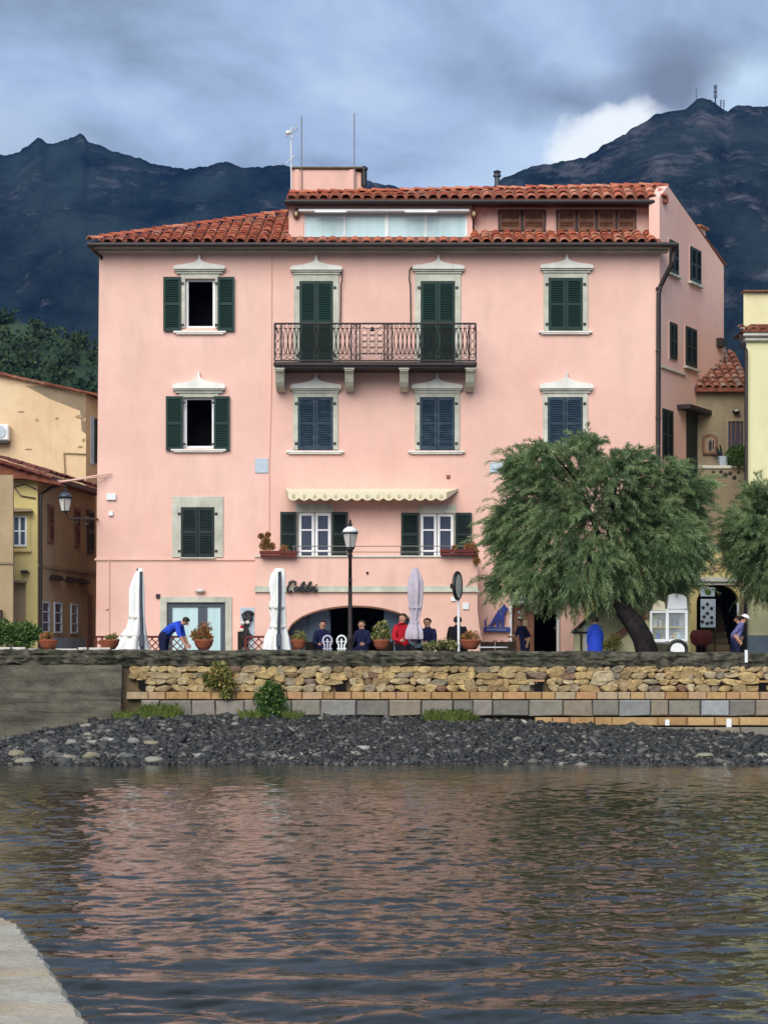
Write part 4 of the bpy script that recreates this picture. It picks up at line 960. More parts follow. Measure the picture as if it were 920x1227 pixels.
    mb.build('arch_trim', M['brownwood'], ter)
    # dark bar interior behind the arch
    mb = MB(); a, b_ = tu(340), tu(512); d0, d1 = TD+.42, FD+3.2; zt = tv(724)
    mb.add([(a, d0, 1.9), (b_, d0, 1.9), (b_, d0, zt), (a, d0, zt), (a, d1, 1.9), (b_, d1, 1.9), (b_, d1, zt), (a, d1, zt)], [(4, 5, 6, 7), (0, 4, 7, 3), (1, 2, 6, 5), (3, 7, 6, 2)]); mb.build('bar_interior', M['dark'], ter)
    for (x0_, x1_) in ((346, 368), (370, 394), (460, 480), (482, 505)):
        mb = MB(); D = TD+.75; mb.box(X(x0_, D), X(x1_, D), D, D+.03, 1.96, Z(729, D)); mb.build('pane', M['bluepane'], ter)
        mb = MB(); mb.box(X(x1_, D)+.002, X(x1_+2, D), D-.03, D+.05, 1.96, Z(728, D)); mb.build('door_post', M['greymetal'], ter)
    mb = MB(tf); mb.add([(tu(575), .01, tv(762)), (tu(572.5), .02, tv(728)), (tu(574.5), .02, tv(762))], [(0, 1, 2)])
    # handrail on the terrace
    mb = MB()
    for py in (654.5, 661.5):
        D = TD+.12; mb.tube([(X(350, D), D, Z(py, D)), (X(570, D), D, Z(py, D))], .014, 5)
    for px in (352, 416, 480, 569): mb.tube([(X(px, D), D, Z(654, D)), (X(px, D), D, Z(667, D))], .014, 5)
    mb.build('terrace_rail', M['cable'], ter)
    for (px, py, s, m) in ((543, 718, .07, M['whitepaint']), (558, 726.5, .1, M['whitepaint']), (440, 686.5, .035, M['iron'])):
        mb = MB(tf); mb.box(tu(px)-s, tu(px)+s, 0, .05, tv(py)-s, tv(py)+s); mb.build('wall_box', m, ter, bevel=.01)
    # ---------------- awning over the terrace
    D0, D1 = FD, FD-.85
    ntop = Z(585.5, D0); a, b_ = X(342, D0), X(549, D0); c, d = X(345.5, D1), X(535, D1)
    zf = Z(590, D1)
    mb = MB(); mb.add([(a, D0-.02, ntop), (b_, D0-.02, ntop), (d, D1, zf), (c, D1, zf), (a, D0-.02, ntop-.03), (b_, D0-.02, ntop-.03), (d, D1, zf-.02), (c, D1, zf-.02)], [(0, 3, 2, 1), (4, 5, 6, 7), (0, 1, 5, 4), (1, 2, 6, 5), (3, 0, 4, 7)]); aw = mb.build('awning', M['cream'], B)
    mb = MB(); n = 15; w_ = (d-c)/n; pts = [(c, zf)]
    vs = [(c, zf), (d, zf)]
    low = []
    for i in range(n):
        for k_ in range(7):
            t = k_/6; low.append((c+(i+t)*w_, zf-.18-.075*math.sin(PI*t)))
    mb.prism([(c, zf-.001)]+low+[(d, zf-.001)], D1-.02, D1-.002); mb.build('valance', M['cream'], aw)
    for i in range(n):
        mb = MB(); cx_ = c+(i+.5)*w_; mb.prism([(cx_+.055*math.cos(t), zf-.135+.075*math.sin(t)) for t in np.linspace(0, 2*PI, 9)[:-1]], D1-.026, D1-.0195); mb.build('printed_motif', M['awnfig'], aw)
    mb = MB(); mb.add([(b_, D0-.02, ntop), (d, D1, zf), (d, D1, zf-.2), (b_, D0-.02, ntop-.05)], [(0, 1, 2, 3)]); mb.add([(a, D0-.02, ntop), (c, D1, zf), (c, D1, zf-.2), (a, D0-.02, ntop-.05)], [(0, 1, 2, 3)]); mb.build('side_flap', M['cream'], aw)
    # ---------------- small wall fittings
    for (px, py, w_, h_, m, nm) in ((133.5, 595.5, .15, .10, 'whitepaint', 'alarm_box'), (133, 615.5, .07, .07, 'whitepaint', 'alarm_lamp'), (313.5, 558, .21, .23, 'palegrey', 'name_plate'), (595, 560.5, .22, .17, 'palegrey', 'name_plate'), (537, 571.5, .06, .06, 'brownwood', 'vent_cover')):
        mb = MB(fr); mb.box(U(px)-w_, U(px)+w_, 0, .08 if 'alarm' in nm else .03, V(py)-h_, V(py)+h_); mb.build(nm, M[m], B, bevel=.01)
    mb = MB(); mb.ball((U(593), FD-.04, V(560)), .10, .02, .08); mb.build('plate_relief', M['palegrey'], B, smooth=True)
    # ---------------- side wall openings
    def side_win(p0, p1, y0a, y1a, sill_=True, m=M['blackgreen'], ss=.03):
        (u0, za), (u1, zb2) = S(p0, y0a), S(p1, y0a); z1 = S((p0+p1)/2, y0a)[1]; z0 = S((p0+p1)/2, y1a)[1]
        mb = MB(srf); mb.box(u0-.06, u1+.06, 0, .02, z0-.05, z1+.05); w = mb.build('window', M['pink2'], B)
        mid = (u0+u1)/2; add_shutter(w, srf, u0, mid-.01, z0, z1, .022, m); add_shutter(w, srf, mid+.01, u1, z0, z1, .022, m)
        if sill_:
            mb = MB(srf); mb.box(u0-.15, u1+.15, 0, .13, z0-.12, z0-.052); mb.build('sill', M['stone'], w)
    side_win(801, 811, 289, 327); side_win(826, 838, 298, 338); side_win(801.5, 809.5, 387, 430, False); side_win(820.5, 833, 393, 439)
    side_win(792.5, 804.5, 491, 551, False)
    (u0, z1), (u1, _) = S(822, 494), S(838, 494)
    mb = MB(srf); mb.box(u0, u1, 0, .03, 3.5, z1); sdr = mb.build('side_door', M['blackgreen'], B)
    mb = MB(srf); mb.box(S(811, 495)[0], S(838, 495)[0], 0, .45, z1+.02, z1+.16); mb.build('door_canopy', M['gutter'], sdr)
    mb = MB(srf); mb.box(S(790.5, 440)[0], S(820, 448)[0], 0, .07, S(805, 445)[1], S(805, 442.8)[1]); mb.build('ledge', M['cornice'], B)
    mb = MB(srf); c = S(861, 411); mb.box(c[0]-.25, c[0]+.25, 0, .18, c[1]-.14, c[1]+.14); mb.build('meter_box', M['gutter'], B)
    mb = MB(srf); mb.tube([(c[0]+(i/10)*.1, .2+.02*i, c[1]-.14-1.6*(i/10)**1.3) for i in range(11)], .02, 5); mb.build('loose_cable', M['cable'], B)
    return B
PINK = make_pink()

# ------------------------------------------------------------------ houses at the left, along the alley
def wall_holes(mb, u0, u1, z0, z1): mb.box(u0, u1, -.3, 0, z0, z1)
def simple_window(parent, fr, u0, u1, z0, z1, frame_m, pane_m, surround_m=None, mull=1, sh=None, rails=1):
    mb = MB(fr); t = .06
    if surround_m:
        sb = MB(fr); sb.box(u0-.1, u0, 0, .04, z0-.1, z1+.1); sb.box(u1, u1+.1, 0, .04, z0-.1, z1+.1); sb.box(u0, u1, 0, .04, z1, z1+.1); sb.box(u0-.14, u1+.14, 0, .1, z0-.16, z0-.101); 
        w = sb.build('window', surround_m, parent)
        tgt = w
    else: tgt = parent
    mb.box(u0, u0+t, .003, .05, z0, z1); mb.box(u1-t, u1, .003, .05, z0, z1); mb.box(u0+t, u1-t, .003, .05, z0, z0+t); mb.box(u0+t, u1-t, .003, .05, z1-t, z1)
    for i in range(mull): c = u0+(u1-u0)*(i+1)/(mull+1); mb.box(c-t/2, c+t/2, .003, .045, z0+t, z1-t)
    for i in range(rails): c = z0+(z1-z0)*(i+1)/(rails+1); mb.box(u0+t, u1-t, .003, .042, c-t/3, c+t/3)
    f = mb.build('window_frame' if surround_m else 'window', frame_m, tgt)
    pb = MB(fr); pb.box(u0+t, u1-t, .001, .012, z0+t, z1-t); pb.build('pane', pane_m, tgt if surround_m else f)
    return f
def roof_row(parent, p0, p1, up, rows, me, sp, base):
    """tiles in courses on a slope whose eave runs p0 to p1; up = vector from eave to ridge"""
    p0, p1, up = Vector(p0), Vector(p1), Vector(up); n = int((p1-p0).length/sp); vx = (p1-p0).normalized()
    for i in range(n):
        for k in range(rows): put_tile(me, parent, p0+(p1-p0)*((i+.5)/n)-up.normalized()*.04+up*(k/rows)+Vector((0, 0, .015)), up, vx)

def make_left():
    # far yellow house with the sloping verge
    D = 72.0; fr = frame(0, D, 1, 0); x = lambda p: X(p, D); z = lambda p: Z(p, D)
    H = thing('yellow_house', 'weathered yellow house with sloping tiled verge and peeling corner behind the alley', 'house', (x(40), D, 1.95))
    mb = MB(fr); mb.prism([(x(-160), 1.9), (x(103), 1.9), (x(103), z(471)), (x(0), z(449)), (x(-160), z(414))], -6, 0); mb.build('wall', M['yellow'], H)
    s2 = frame(x(103), D, .55, .83); mb = MB(s2); mb.prism([(0, 1.9), (2.6, 1.9), (2.6, z(481)-.25), (0, z(472))], -.3, 0); mb.build('side_wall', M['tan'], H)  # yellow house's side coloured tan: its shade is painted in
    mb = MB(fr); mb.prism([(x(-165), z(411)), (x(0), z(446)), (x(119), z(472.5)), (x(119), z(475)), (x(0), z(449.5)), (x(-165), z(415))], -6.2, .22); rf = mb.build('roof', M['roofbase'], H)
    p0 = Vector((x(-10), D-.16, z(445))); p1 = Vector((x(119), D-.16, z(472.2))); v = p1-p0
    for k in range(12): put_tile(TMO, rf, p0+v*((k+1)/12), -v, (0, -1, 0), name='verge_tile')
    mb = MB(fr); mb.prism([(x(85), z(470)), (x(103), z(474)), (x(103), z(520)), (x(98), z(516)), (x(96), z(492)), (x(60), z(478)), (x(30), z(462)), (x(60), z(463))], .002, .006); mb.build('grey_render_patch', M['beige'], H)
    for (px, py, w, h) in ((101, 503, 3, 3), (95, 499, 5, 2), (100, 527, 2, 2), (44, 503, 1.5, 1.5), (68, 501, 2, 1), (96, 535, 3, 1), (34, 538, 4, .6), (25, 493, 4, .6)):
        mb = MB(fr); mb.prism([(x(px-w), z(py)), (x(px-w*.3), z(py-h)), (x(px+w), z(py-h*.6)), (x(px+w*.6), z(py+h)), (x(px-w*.5), z(py+h*.8))], .003, .03); mb.build('plaster_scar', M['tan'], H)
    u = lambda p: (x(p)-x(103))*2.1
    mb = MB(s2); mb.box(.42, .95, 0, .05, z(553), z(500)); mb.build('shutter', M['blackgreen'], H)
    mb = MB(s2); mb.box(.25, .41, 0, .03, z(556), z(497)); mb.build('shutter_reveal', M['bluegrey'], H)
    mb = MB(); mb.tube([(x(79), D-.05, z(590)), (x(77), D-.05, z(543)), (x(103), D-.05, z(544))], .03, 5); mb.build('pipe', M['tan'], H)
    # air conditioner hung on it
    ac = thing('air_conditioner', 'white air conditioner unit on the upper yellow house wall at the picture edge', 'air conditioner', (x(4), D-.3, z(530)))
    mb = MB(); mb.box(x(-12), x(13), D-.45, D-.02, z(529), z(510)); mb.build('casing', M['whitepaint'], ac, bevel=.04)
    mb = MB(); mb.box(x(-12), x(12), D-.4, D-.01, z(532), z(529.3)); mb.build('bracket', M['blackmetal'], ac)
    mb = MB(); mb.lathe([(.22, 0), (.22, .02)], (0, 0, 0), 14); 
    mb.v = [(x(3)+a, D-.46-c, z(519)+b) for a, b, c in mb.v]; mb.build('fan_grille', M['palegrey'], ac)
    # near lemon house: front and the long wall down the alley
    D = 62.0; fr = frame(0, D, 1, 0); x = lambda p: X(p, D); z = lambda p: Z(p, D)
    H = thing('lemon_house', 'lemon yellow corner house whose long shaded side runs down the alley', 'house', (x(30), D, 1.95))
    mb = MB(fr); mb.prism([(x(14), 1.9), (x(45), 1.9), (x(45), z(578)), (x(35), z(567)), (x(14), z(563))], -.35, 0); mb.build('wall', M['yellow2'], H)
    c1 = (-9.88, 68.7); s2 = frame(x(45), D, c1[0]-x(45), c1[1]-D); L = math.hypot(c1[0]-x(45), c1[1]-D); k = (c1[0]-x(45))/(c1[1]-D)
    def S(px, py):
        DD = (D*k-x(45))/(k-(px-460)/F); return ((DD-D)*math.hypot(1, k), Z(py, DD))
    zt = z(575)
    mb = MB(s2); mb.prism([(0, 1.9), (L, 1.9), (L, zt), (0, zt)], -.3, 0); mb.build('alley_wall', M['tan'], H)  # tan in place of lemon, the alley's shade put into the wall colour
    # roof: eave over the alley, tiles seen edge on
    mb = MB(s2); mb.prism([(-.35, zt+.02), (L, zt+.02), (L, zt+.14), (-.35, zt+.14)], -2.5, .42); rf = mb.build('roof', M['tile_dk'] if False else M['roofbase'], H)
    mb = MB(s2); mb.add([(-.35, .42, zt+.15), (L, .42, zt+.15), (L, -1.4, zt+.72), (-.35, -1.4, zt+.72), (-.35, -1.4, zt+.1)], [(0, 1, 2, 3), (0, 3, 4)]); mb.build('slope', M['roofbase'], rf)
    A = s2(-.3, .42, zt+.16); Bp = s2(L, .42, zt+.16)
    sx = Vector(s2(0, 0, 0)); inn = (Vector(s2(0, -1, 0))-sx).normalized(); roof_row(rf, A, Bp, inn*1.8+Vector((0, 0, .57)), 4, TMD, .25, None)
    mb = MB(s2); mb.box(-.4, L, .43, .50, zt-.02, zt+.08); mb.build('gutter', M['gutter'], H)
    mb = MB(); P = Vector(s2(.02, .1, 0)); P.z = zt-.1
    mb.tube([s2(1.6, .38, zt-.02), s2(.9, .2, zt-.16), s2(.04, .09, zt-.45), s2(.04, .09, 1.95)], .055, 7); mb.build('drainpipe', M['gutter'], H)
    u0, u1 = x(15), x(32.5); simple_window(H, fr, u0, u1, z(655), z(618), M['whitepaint'], M['bluepane'], M['yellow2'], 1)
    mb = MB(fr); mb.prism([(u0-.1, z(614)), (u1+.2, z(613)), (u1+.15, z(610)), (u0-.1, z(609))], 0, .3); mb.build('window_hood', M['tan'], H)
    mb = MB(fr); mb.box(x(10), x(32), 0, .4, z(699), z(696)); mb.build('door_canopy', M['beige'], H)
    mb = MB(fr); mb.box(x(15), x(31), 0, .03, 1.95, z(699.5)); mb.build('door', M['tan'], H)
    mb = MB(fr); mb.prism([(x(27), z(688)), (x(36), z(686)), (x(33), z(683.5)), (x(26), z(684))], 0, .25); mb.build('lamp_hood', M['gutter'], H)
    mb = MB(fr); mb.tube([(x(17), .05, z(583)), (x(30), .05, z(580)), (x(45), .05, z(587))], .02, 4); mb.tube([(x(17), .05, z(583)), (x(25), .05, z(594)), (x(43), .05, z(597))], .02, 4); mb.build('loose_cable', M['gutter'], H)
    def sw(p0, p1, y0, y1, m, nm='shutter'):
        (a, z1), (b, _) = S(p0, y0), S(p1, y0); z0 = S((p0+p1)/2, y1)[1]; mb = MB(s2); mb.box(a-.08, b+.08, 0, .015, z0-.06, S((p0+p1)/2, y0)[1]+.06); w = mb.build('window', M['beige'], H)
        mb = MB(s2); shutter_mb(mb, a, b, z0, S((p0+p1)/2, y0)[1], .016); mb.build(nm, m, w)
    sw(57, 63, 606, 650, M['brownwood']); sw(89, 94.5, 610, 655, M['brownwood']); sw(104, 111, 612, 663, M['blackgreen'])
    for (a, b) in ((58, 72), (77, 89), (91, 104)):
        (ua, zz), (ub, _) = S(a, 694), S(b, 694); zz = S(80, 697)[1]
        mb = MB(s2); mb.prism([(ua, zz), (ub, zz), (ub-.25, zz+.13), (ua+.25, zz+.16)], 0, .16); mb.build('window_hood', M['gutter'], H)
    mb = MB(s2); mb.box(0, L, 0, .05, S(80, 684)[1], S(80, 681)[1]); mb.build('string_course', M['beige'], H)
    for (a, b) in ((49, 58), (64, 73), (84, 92)):
        (ua, zz), (ub, _) = S(a, 722), S(b, 722); simple_window(H, s2, ua, ub, S(70, 759)[1], S(70, 722)[1], M['palegrey'], M['glass'], None, 0, rails=2)
    (ua, zz), (ub, _) = S(104, 712), S(110, 712); mb = MB(s2); mb.box(ua, ub, 0, .03, 1.95, zz); mb.build('door', M['brownwood'], H)
    mb = MB(s2); (ua, zz), (ub, _) = S(50, 764), S(98, 764); mb.box(ua, ub, 0, .12, 1.95, zz); mb.build('plinth', M['bluegrey'], H)
    # nearest tan strip of a house at the edge
    D = 60.0; fr = frame(0, D, 1, 0); x = lambda p: X(p, D); z = lambda p: Z(p, D)
    H = thing('tan_house', 'tan house corner with dark red tiles at the left edge of the picture', 'house', (x(0), D, 1.95))
    mb = MB(fr); mb.prism([(x(-180), 1.9), (x(15.5), 1.9), (x(15.5), z(569)), (x(-180), z(569))], -.15, 0); mb.build('wall', M['tan'], H)
    mb = MB(fr); mb.box(x(-180), x(16.5), 0, .05, z(676), z(673.5)); mb.build('string_course', M['beige'], H)
    mb = MB(fr); mb.prism([(x(-180), z(525)), (x(0), z(553)), (x(62), z(573)), (x(62), z(576)), (x(18), z(568)), (x(-180), z(568.5))], -2.3, -1.5); rf = mb.build('roof', M['roofbase'], H)
    p0 = Vector((X(-20, D+1.4), D+1.4, Z(548.5, D+1.4))); p1 = Vector((X(62, D+1.4), D+1.4, Z(571.5, D+1.4))); v = p1-p0; n = 7
    for r_ in range(3):
        for k_ in range(n): put_tile(TMD, rf, p0+v*((k_+.9)/n)+Vector((0, .0+r_*.27, .06-r_*.0)), -v, (0, -1, 0))
    mb = MB(fr); mb.box(x(-60), x(3), 0, .2, z(770), z(731)); mb.build('low_hood', M['gutter'], H)
make_left()

def street_lantern(root, c, s, dome=True):
    """four sided tapered lantern, c = bottom of the glass"""
    x, y, z = c
    mb = MB(); mb.lathe([(.13*s, 0), (.22*s, .42*s)], c, 4); 
    g = mb.build('glass', M['frost'], root)
    mb = MB()
    for k in range(4):
        a = PI/2*k; mb.tube([(x+.135*s*math.cos(a), y+.135*s*math.sin(a), z-.01), (x+.225*s*math.cos(a), y+.225*s*math.sin(a), z+.43*s)], .014*s, 4)
    mb.lathe([(.15*s, -.04*s), (.15*s, 0)], c, 4); mb.lathe([(.25*s, .42*s), (.25*s, .46*s)], c, 4); mb.build('lantern_frame', M['blackmetal'], root)
    mb = MB(); mb.lathe([(.26*s, .46*s), (.21*s, .55*s), (.12*s, .62*s), (.06*s, .64*s)], c, 12); mb.build('lantern_hood', M['whitepaint'] if dome else M['greymetal'], root, smooth=True)
    mb = MB(); mb.lathe([(.065*s, .64*s), (.05*s, .68*s), (.08*s, .72*s), (.03*s, .78*s), (.045*s, .82*s), (.01*s, .88*s)], c, 8); mb.build('finial', M['blackmetal'], root)

# ------------------------------------------------------------------ right hand houses
def make_right():
    # recessed old house between the pink side wall and the pale yellow house
    D = 66.0; fr = frame(0, D, 1, 0); x = lambda p: X(p, D); z = lambda p: Z(p, D)
    H = thing('old_beige_house', 'small old beige house with weathered tiled roof wedged beside the pink side wall', 'house', (x(865), D, 1.95))
    mb = MB(fr); mb.box(x(834.5), x(900), -.3, 0, z(560), z(466)); mb.box(x(834.5), x(900), -.6, .25, 1.9, z(562)); mb.build('wall', M['beige'], H)
    mb = MB(fr); mb.box(x(834.6), x(897), -.3, .3, z(562), z(558.5)); mb.build('ledge', M['cornice'], H)
    e0, e1 = z(466), Z(421, 69.2); 
    mb = MB(); mb.add([(x(832), D-.3, e0), (x(900), D-.3, e0), (x(900), 69.2, e1), (x(832), 69.2, e1), (x(832), D-.3, e0-.12), (x(900), D-.3, e0-.12), (x(900), 69.2, e0-.12), (x(832), 69.2, e0-.12)], [(0, 1, 2, 3), (4, 5, 1, 0), (4, 5, 6, 7)]); rf = mb.build('roof', M['roofbase'], H)
    roof_row(rf, (x(833), D-.3, e0), (x(899), D-.3, e0), (0, 3.5, e1-e0), 9, TMO, .235, None)
    mb = MB(fr)
    for q in ((868, 872, 505, 560), (890, 894, 505, 560), (868, 894, 501, 505)): mb.box(x(q[0]), x(q[1]), 0, .08, z(q[3]), z(q[2]))
    w = mb.build('window', M['beige'], H)
    mb = MB(fr); mb.box(x(872), x(890), .002, .02, z(558), z(505)); mb.build('pane', M['glass'], w)
    for px in (875, 880.5, 886):
        mb = MB(fr); mb.box(x(px), x(px+1.2), .02, .05, z(558), z(506)); mb.build('glazing_bar', M['brownwood'], w)
    mb = MB(); c = (x(881), D-.15, z(494)); mb.ball(c, .13, .12, .09); mb.build('wall_lamp', M['blackmetal'], H, smooth=True)
    mb = MB(); mb.ball((c[0], c[1]-.06, c[2]+.03), .09, .09, .04); mb.build('lamp_glass', M['frost'], H, smooth=True)
    # framed shrine plaque
    mb = MB(fr); q = [(841.5, 545), (858.5, 545), (859, 524), (855, 521.5), (850, 520), (845, 521.5), (841, 524)]; mb.prism([(x(a), z(b)) for a, b in q], 0, .1); sh = mb.build('shrine_frame', M['brownwood'], H, bevel=.02)
    mb = MB(fr); mb.prism([(x(844), z(542)), (x(856), z(542)), (x(856), z(526)), (x(850), z(523.5)), (x(844), z(526))], .1, .11); mb.build('shrine_relief', M['beige'], sh)
    mb = MB(fr); mb.prism([(x(848.5), z(540)), (x(851.5), z(540)), (x(852), z(532)), (x(851), z(528)), (x(849.3), z(528)), (x(848), z(532))], .11, .14); mb.box(x(853), x(854.3), .11, .13, z(539), z(528)); mb.build('shrine_figure', M['iron'], sh)
    for (px, py, r_) in ((862, 566, .06), (867, 570, .09), (873, 568, .07), (878, 573, .08), (883, 567, .05), (853, 566, .05)):
        mb = MB(fr); mb.ball((x(px), .25, z(py)), r_, .02, r_); mb.build('wall_scar', M['gutter'], H)
    mb = MB(fr); mb.box(x(835), x(845), 0, .4, z(492), z(490)); mb.build('canopy', M['beige'], H)
    # spiky plant in a basket on the ledge
    P = thing('potted_agave', 'spiky dark plant in a grey basket on the ledge of the old beige house', 'plant', (x(865), D-.25, z(559)))
    mb = MB(); mb.lathe([(.13, 0), (.2, .3), (.17, .31)], (x(866), D-.1, z(558.4)), 10); mb.build('basket', M['palegrey'], P)
    mb = MB(); r = random.Random(4)
    for i in range(26):
        a = r.uniform(0, 2*PI); l = r.uniform(.35, .6); cx, cy, cz = x(865), D-.1, z(551)
        dx, dy, dz = math.cos(a)*l, math.sin(a)*l*.5, r.uniform(-.05, .6); wv = .03
        mb.add([(cx-wv, cy, cz), (cx+wv, cy, cz), (cx+dx*.6+wv, cy+dy*.6, cz+dz*.8), (cx+dx, cy+dy, cz+dz*.75), (cx+dx*.6-wv, cy+dy*.6, cz+dz*.8)], [(0, 1, 2, 3, 4)])
    mb.build('leaves', M['blackgreen'], P)
    sh2 = leaf_cloud([(x(883), D-.35, z(549))], [.36], 1400, .10, .4, .6, 3, 1.1)
    Q = thing('dark_shrub', 'dark bushy plant in front of the old house window', 'plant', (x(883), D-.3, z(560)))
    npmesh('foliage', *sh2, M['leaf'], Q); mb = MB(); mb.lathe([(.14, 0), (.18, .2)], (x(883), D-.2, z(559.5)), 10); mb.build('pot', M['gutter'], Q)
    # pale yellow house at the right edge
    D = 62.3; fr = frame(0, D, 1, 0); x = lambda p: X(p, D); z = lambda p: Z(p, D)
    H = thing('pale_yellow_house', 'pale yellow house with grey cornice at the right edge of the picture', 'house', (x(930), D, 1.95))
    mb = MB(); mb.slab([(x(894), D), (x(1250), D), (x(1250), D+9), (x(894)+2.4, D+9)], 1.9, z(400)); mb.slab([(x(899), D+1.2), (x(1250), D+1.2), (x(1250), D+8), (x(899)+2.2, D+8)], z(401), Z(350, D+1.2)); mb.build('wall', M['paleyellow'], H)
    mb = MB(fr); mb.box(x(889), x(1250), -.3, .25, z(404), z(399.3)); mb.box(x(891.5), x(1250), -.3, .14, z(409), z(404.3)); mb.build('cornice', M['cornice'], H, bevel=.03)
    mb = MB(fr); mb.prism([(x(885), z(399)), (x(1250), z(399)), (x(1250), z(390)), (x(897), z(390))], -1.15, .3); rf = mb.build('roof', M['roofbase'], H)
    roof_row(rf, (x(885), D-.3, z(397.5)), (x(1010), D-.3, z(397.5)), (0, 1.1, .28), 2, TMO, .26, None)
    mb = MB(fr); mb.box(x(898), x(1250), -1.6, -1.05, Z(350, D+1.2)+.003, Z(348, D+1.2)); mb.build('roof_edge', M['brownwood'], H)
    mb = MB(); dd = D-.12; mb.tube([(x(886), dd, z(401)), (x(887), dd, z(412)), (x(893), dd, z(420)), (x(893), dd, z(640)), (x(892), dd, z(790))], .055, 7); mb.build('drainpipe', M['gutter'], H)
    mb = MB(fr); mb.box(x(886), x(1250), 0, .05, 1.9, z(762)); mb.build('dado', M['bluegrey'], H)
    mb = MB(fr); mb.box(x(886), x(1250), 0, .06, z(761.8), z(760.5)); mb.build('dado_trim', M['paleyellow'], H)
    # yellow annex with arch and stairs
    D = 62.0; fr = frame(0, D, 1, 0); x = lambda p: X(p, D); z = lambda p: Z(p, D)
    H = thing('yellow_annex', 'low yellow annex with an arched doorway and balcony parapet below the old beige house', 'building', (x(810), D, 1.95))
    ar = [(x(860+25.5*math.cos(a)), z(722)+(z(700.5)-z(722))*math.sin(a)) for a in np.linspace(PI, 0, 15)]
    poly = [(x(700), 1.9), (x(700), z(700)), (x(818), z(694)), (x(818), z(657)), (x(886), z(657)), (x(886), 1.9), (x(885.5), 1.9)]+ar[::-1]+[(x(834.5), 1.9)]
    mb = MB(fr); mb.prism(poly, -.35, 0); mb.build('wall', M['yellow2'], H)
    mb = MB(fr); mb.box(x(814), x(884), -.4, .16, z(657), z(653.5)); mb.build('parapet_cap', M['gutter'], H)
    mb = MB(fr); mb.box(x(814), x(884), 0, .15, z(697), z(692)); mb.box(x(820), x(884), 0, .08, z(701), z(697.2)); mb.build('cornice', M['cornice'], H)
    # relief plaster swirls on the parapet
    mb = MB(fr); r = random.Random(6)
    for i in range(26):
        px = r.uniform(822, 868); py = r.uniform(662, 688); mb.ball((x(px), .01, z(py)), r.uniform(.06, .16), .03, r.uniform(.04, .09), 8, 4)
    o = mb.build('parapet_relief', M['tan'], H, smooth=True); tagp(o, kind='stuff')
    mb = MB(fr); a, b = x(833), x(888); mb.add([(a, -.35, 1.9), (b, -.35, 1.9), (b, -.35, z(699)), (a, -.35, z(699)), (a, -4, 1.9), (b, -4, 1.9), (b, -4, z(690)), (a, -4, z(690))], [(4, 5, 6, 7), (0, 4, 7, 3), (1, 2, 6, 5), (3, 7, 6, 2)]); mb.build('stair_hall', M['dimroom'], H)
    for i in range(10):
        mb = MB(fr); z0 = 1.95+i*.205; mb.box(x(855), x(884), -.7-i*.27-.3, -.7-i*.27, z0, z0+.19); mb.build('step', M['tan'], H)
    mb = MB(fr); mb.prism([(x(883.5), 1.9), (x(885.5), 1.9), (x(885), z(722)), (x(882.5), z(722))], .01, .06); mb.build('arch_jamb', M['whitepaint'], H)
    # sloping stair parapets
    D2 = 57.7; f2 = frame(0, D2, 1, 0); x2 = lambda p: X(p, D2); z2 = lambda p: Z(p, D2)
    S_ = thing('stair_wall', 'pale yellow outdoor stair wall with brown sloping coping behind the leaning trunk', 'wall', (x2(720), D2, 1.95))
    mb = MB(f2); mb.prism([(x2(688), 1.9), (x2(826), 1.9), (x2(826), z2(700)), (x2(760), z2(700)), (x2(722), z2(727)), (x2(688), z2(758))], -.25, 0); mb.build('wall', M['paleyellow'], S_)
    mb = MB(f2); mb.prism([(x2(685), z2(759)), (x2(686), z2(756)), (x2(722), z2(723)), (x2(760), z2(697)), (x2(762), z2(700)), (x2(723), z2(727)), (x2(688), z2(759.5))], -.3, .1); mb.build('coping', M['gutter'], S_)
    mb = MB(f2); mb.prism([(x2(724), 1.9), (x2(745), 1.9), (x2(770), 1.9), (x2(785), z2(728)), (x2(752), z2(752)), (x2(728), z2(771))], .9, 1.1); mb.build('lower_flight', M['paleyellow'], S_)
    mb = MB(f2); mb.prism([(x2(722), z2(772)), (x2(724), z2(766)), (x2(752), z2(746)), (x2(790), z2(722)), (x2(790), z2(727)), (x2(752), z2(753)), (x2(727), z2(774))], .85, 1.2); mb.build('lower_coping', M['brownwood'], S_)
    mb = MB(f2); mb.box(x2(695), x2(697), 0, .05, 1.9, z2(760)); mb.box(x2(688), x2(708), 0, .03, z2(759.5), z2(757)); mb.build('dark_trim', M['gutter'], S_)
    mb = MB(f2); mb.box(x2(699), x2(706), 0, .02, 1.9, z2(750)); mb.build('white_panel', M['whitepaint'], S_)
    # boards with goods inside the arch
    fb = frame(0, 61.9, 1, 0)
    Bd = thing('display_board', 'tall pale board hung with dark round ornaments in the arched doorway', 'display board', (x(847), 61.85, 1.95))
    mb = MB(fb); mb.box(x(839), x(857), -.1, -.05, z(752), z(718)); mb.build('board', M['palegrey'], Bd, bevel=.01)
    r = random.Random(9)
    for (px, py) in ((847, 724), (842, 728), (852, 729), (847, 735), (843, 739), (852, 740), (841, 745), (847, 747), (852, 746)):
        mb = MB(fb); mb.ball((x(px), -.04, z(py)), .055, .03, .05, 10, 6); mb.build('ornament', M['blackmetal'], Bd, smooth=True)
    mb = MB(fb); mb.tube([(x(840), -.08, z(752)), (x(840), -.08, 1.95)], .02, 5); mb.tube([(x(856), -.08, z(752)), (x(856), -.08, 1.95)], .02, 5); mb.build('leg', M['blackmetal'], Bd)
    Pc = thing('framed_picture', 'small framed picture hung above the ornament board in the arched doorway', 'picture', (x(847), 61.85, z(714)))
    mb = MB(fb); mb.box(x(839), x(856), -.1, -.05, z(715), z(704)); mb.build('frame', M['palegrey'], Pc, bevel=.01)
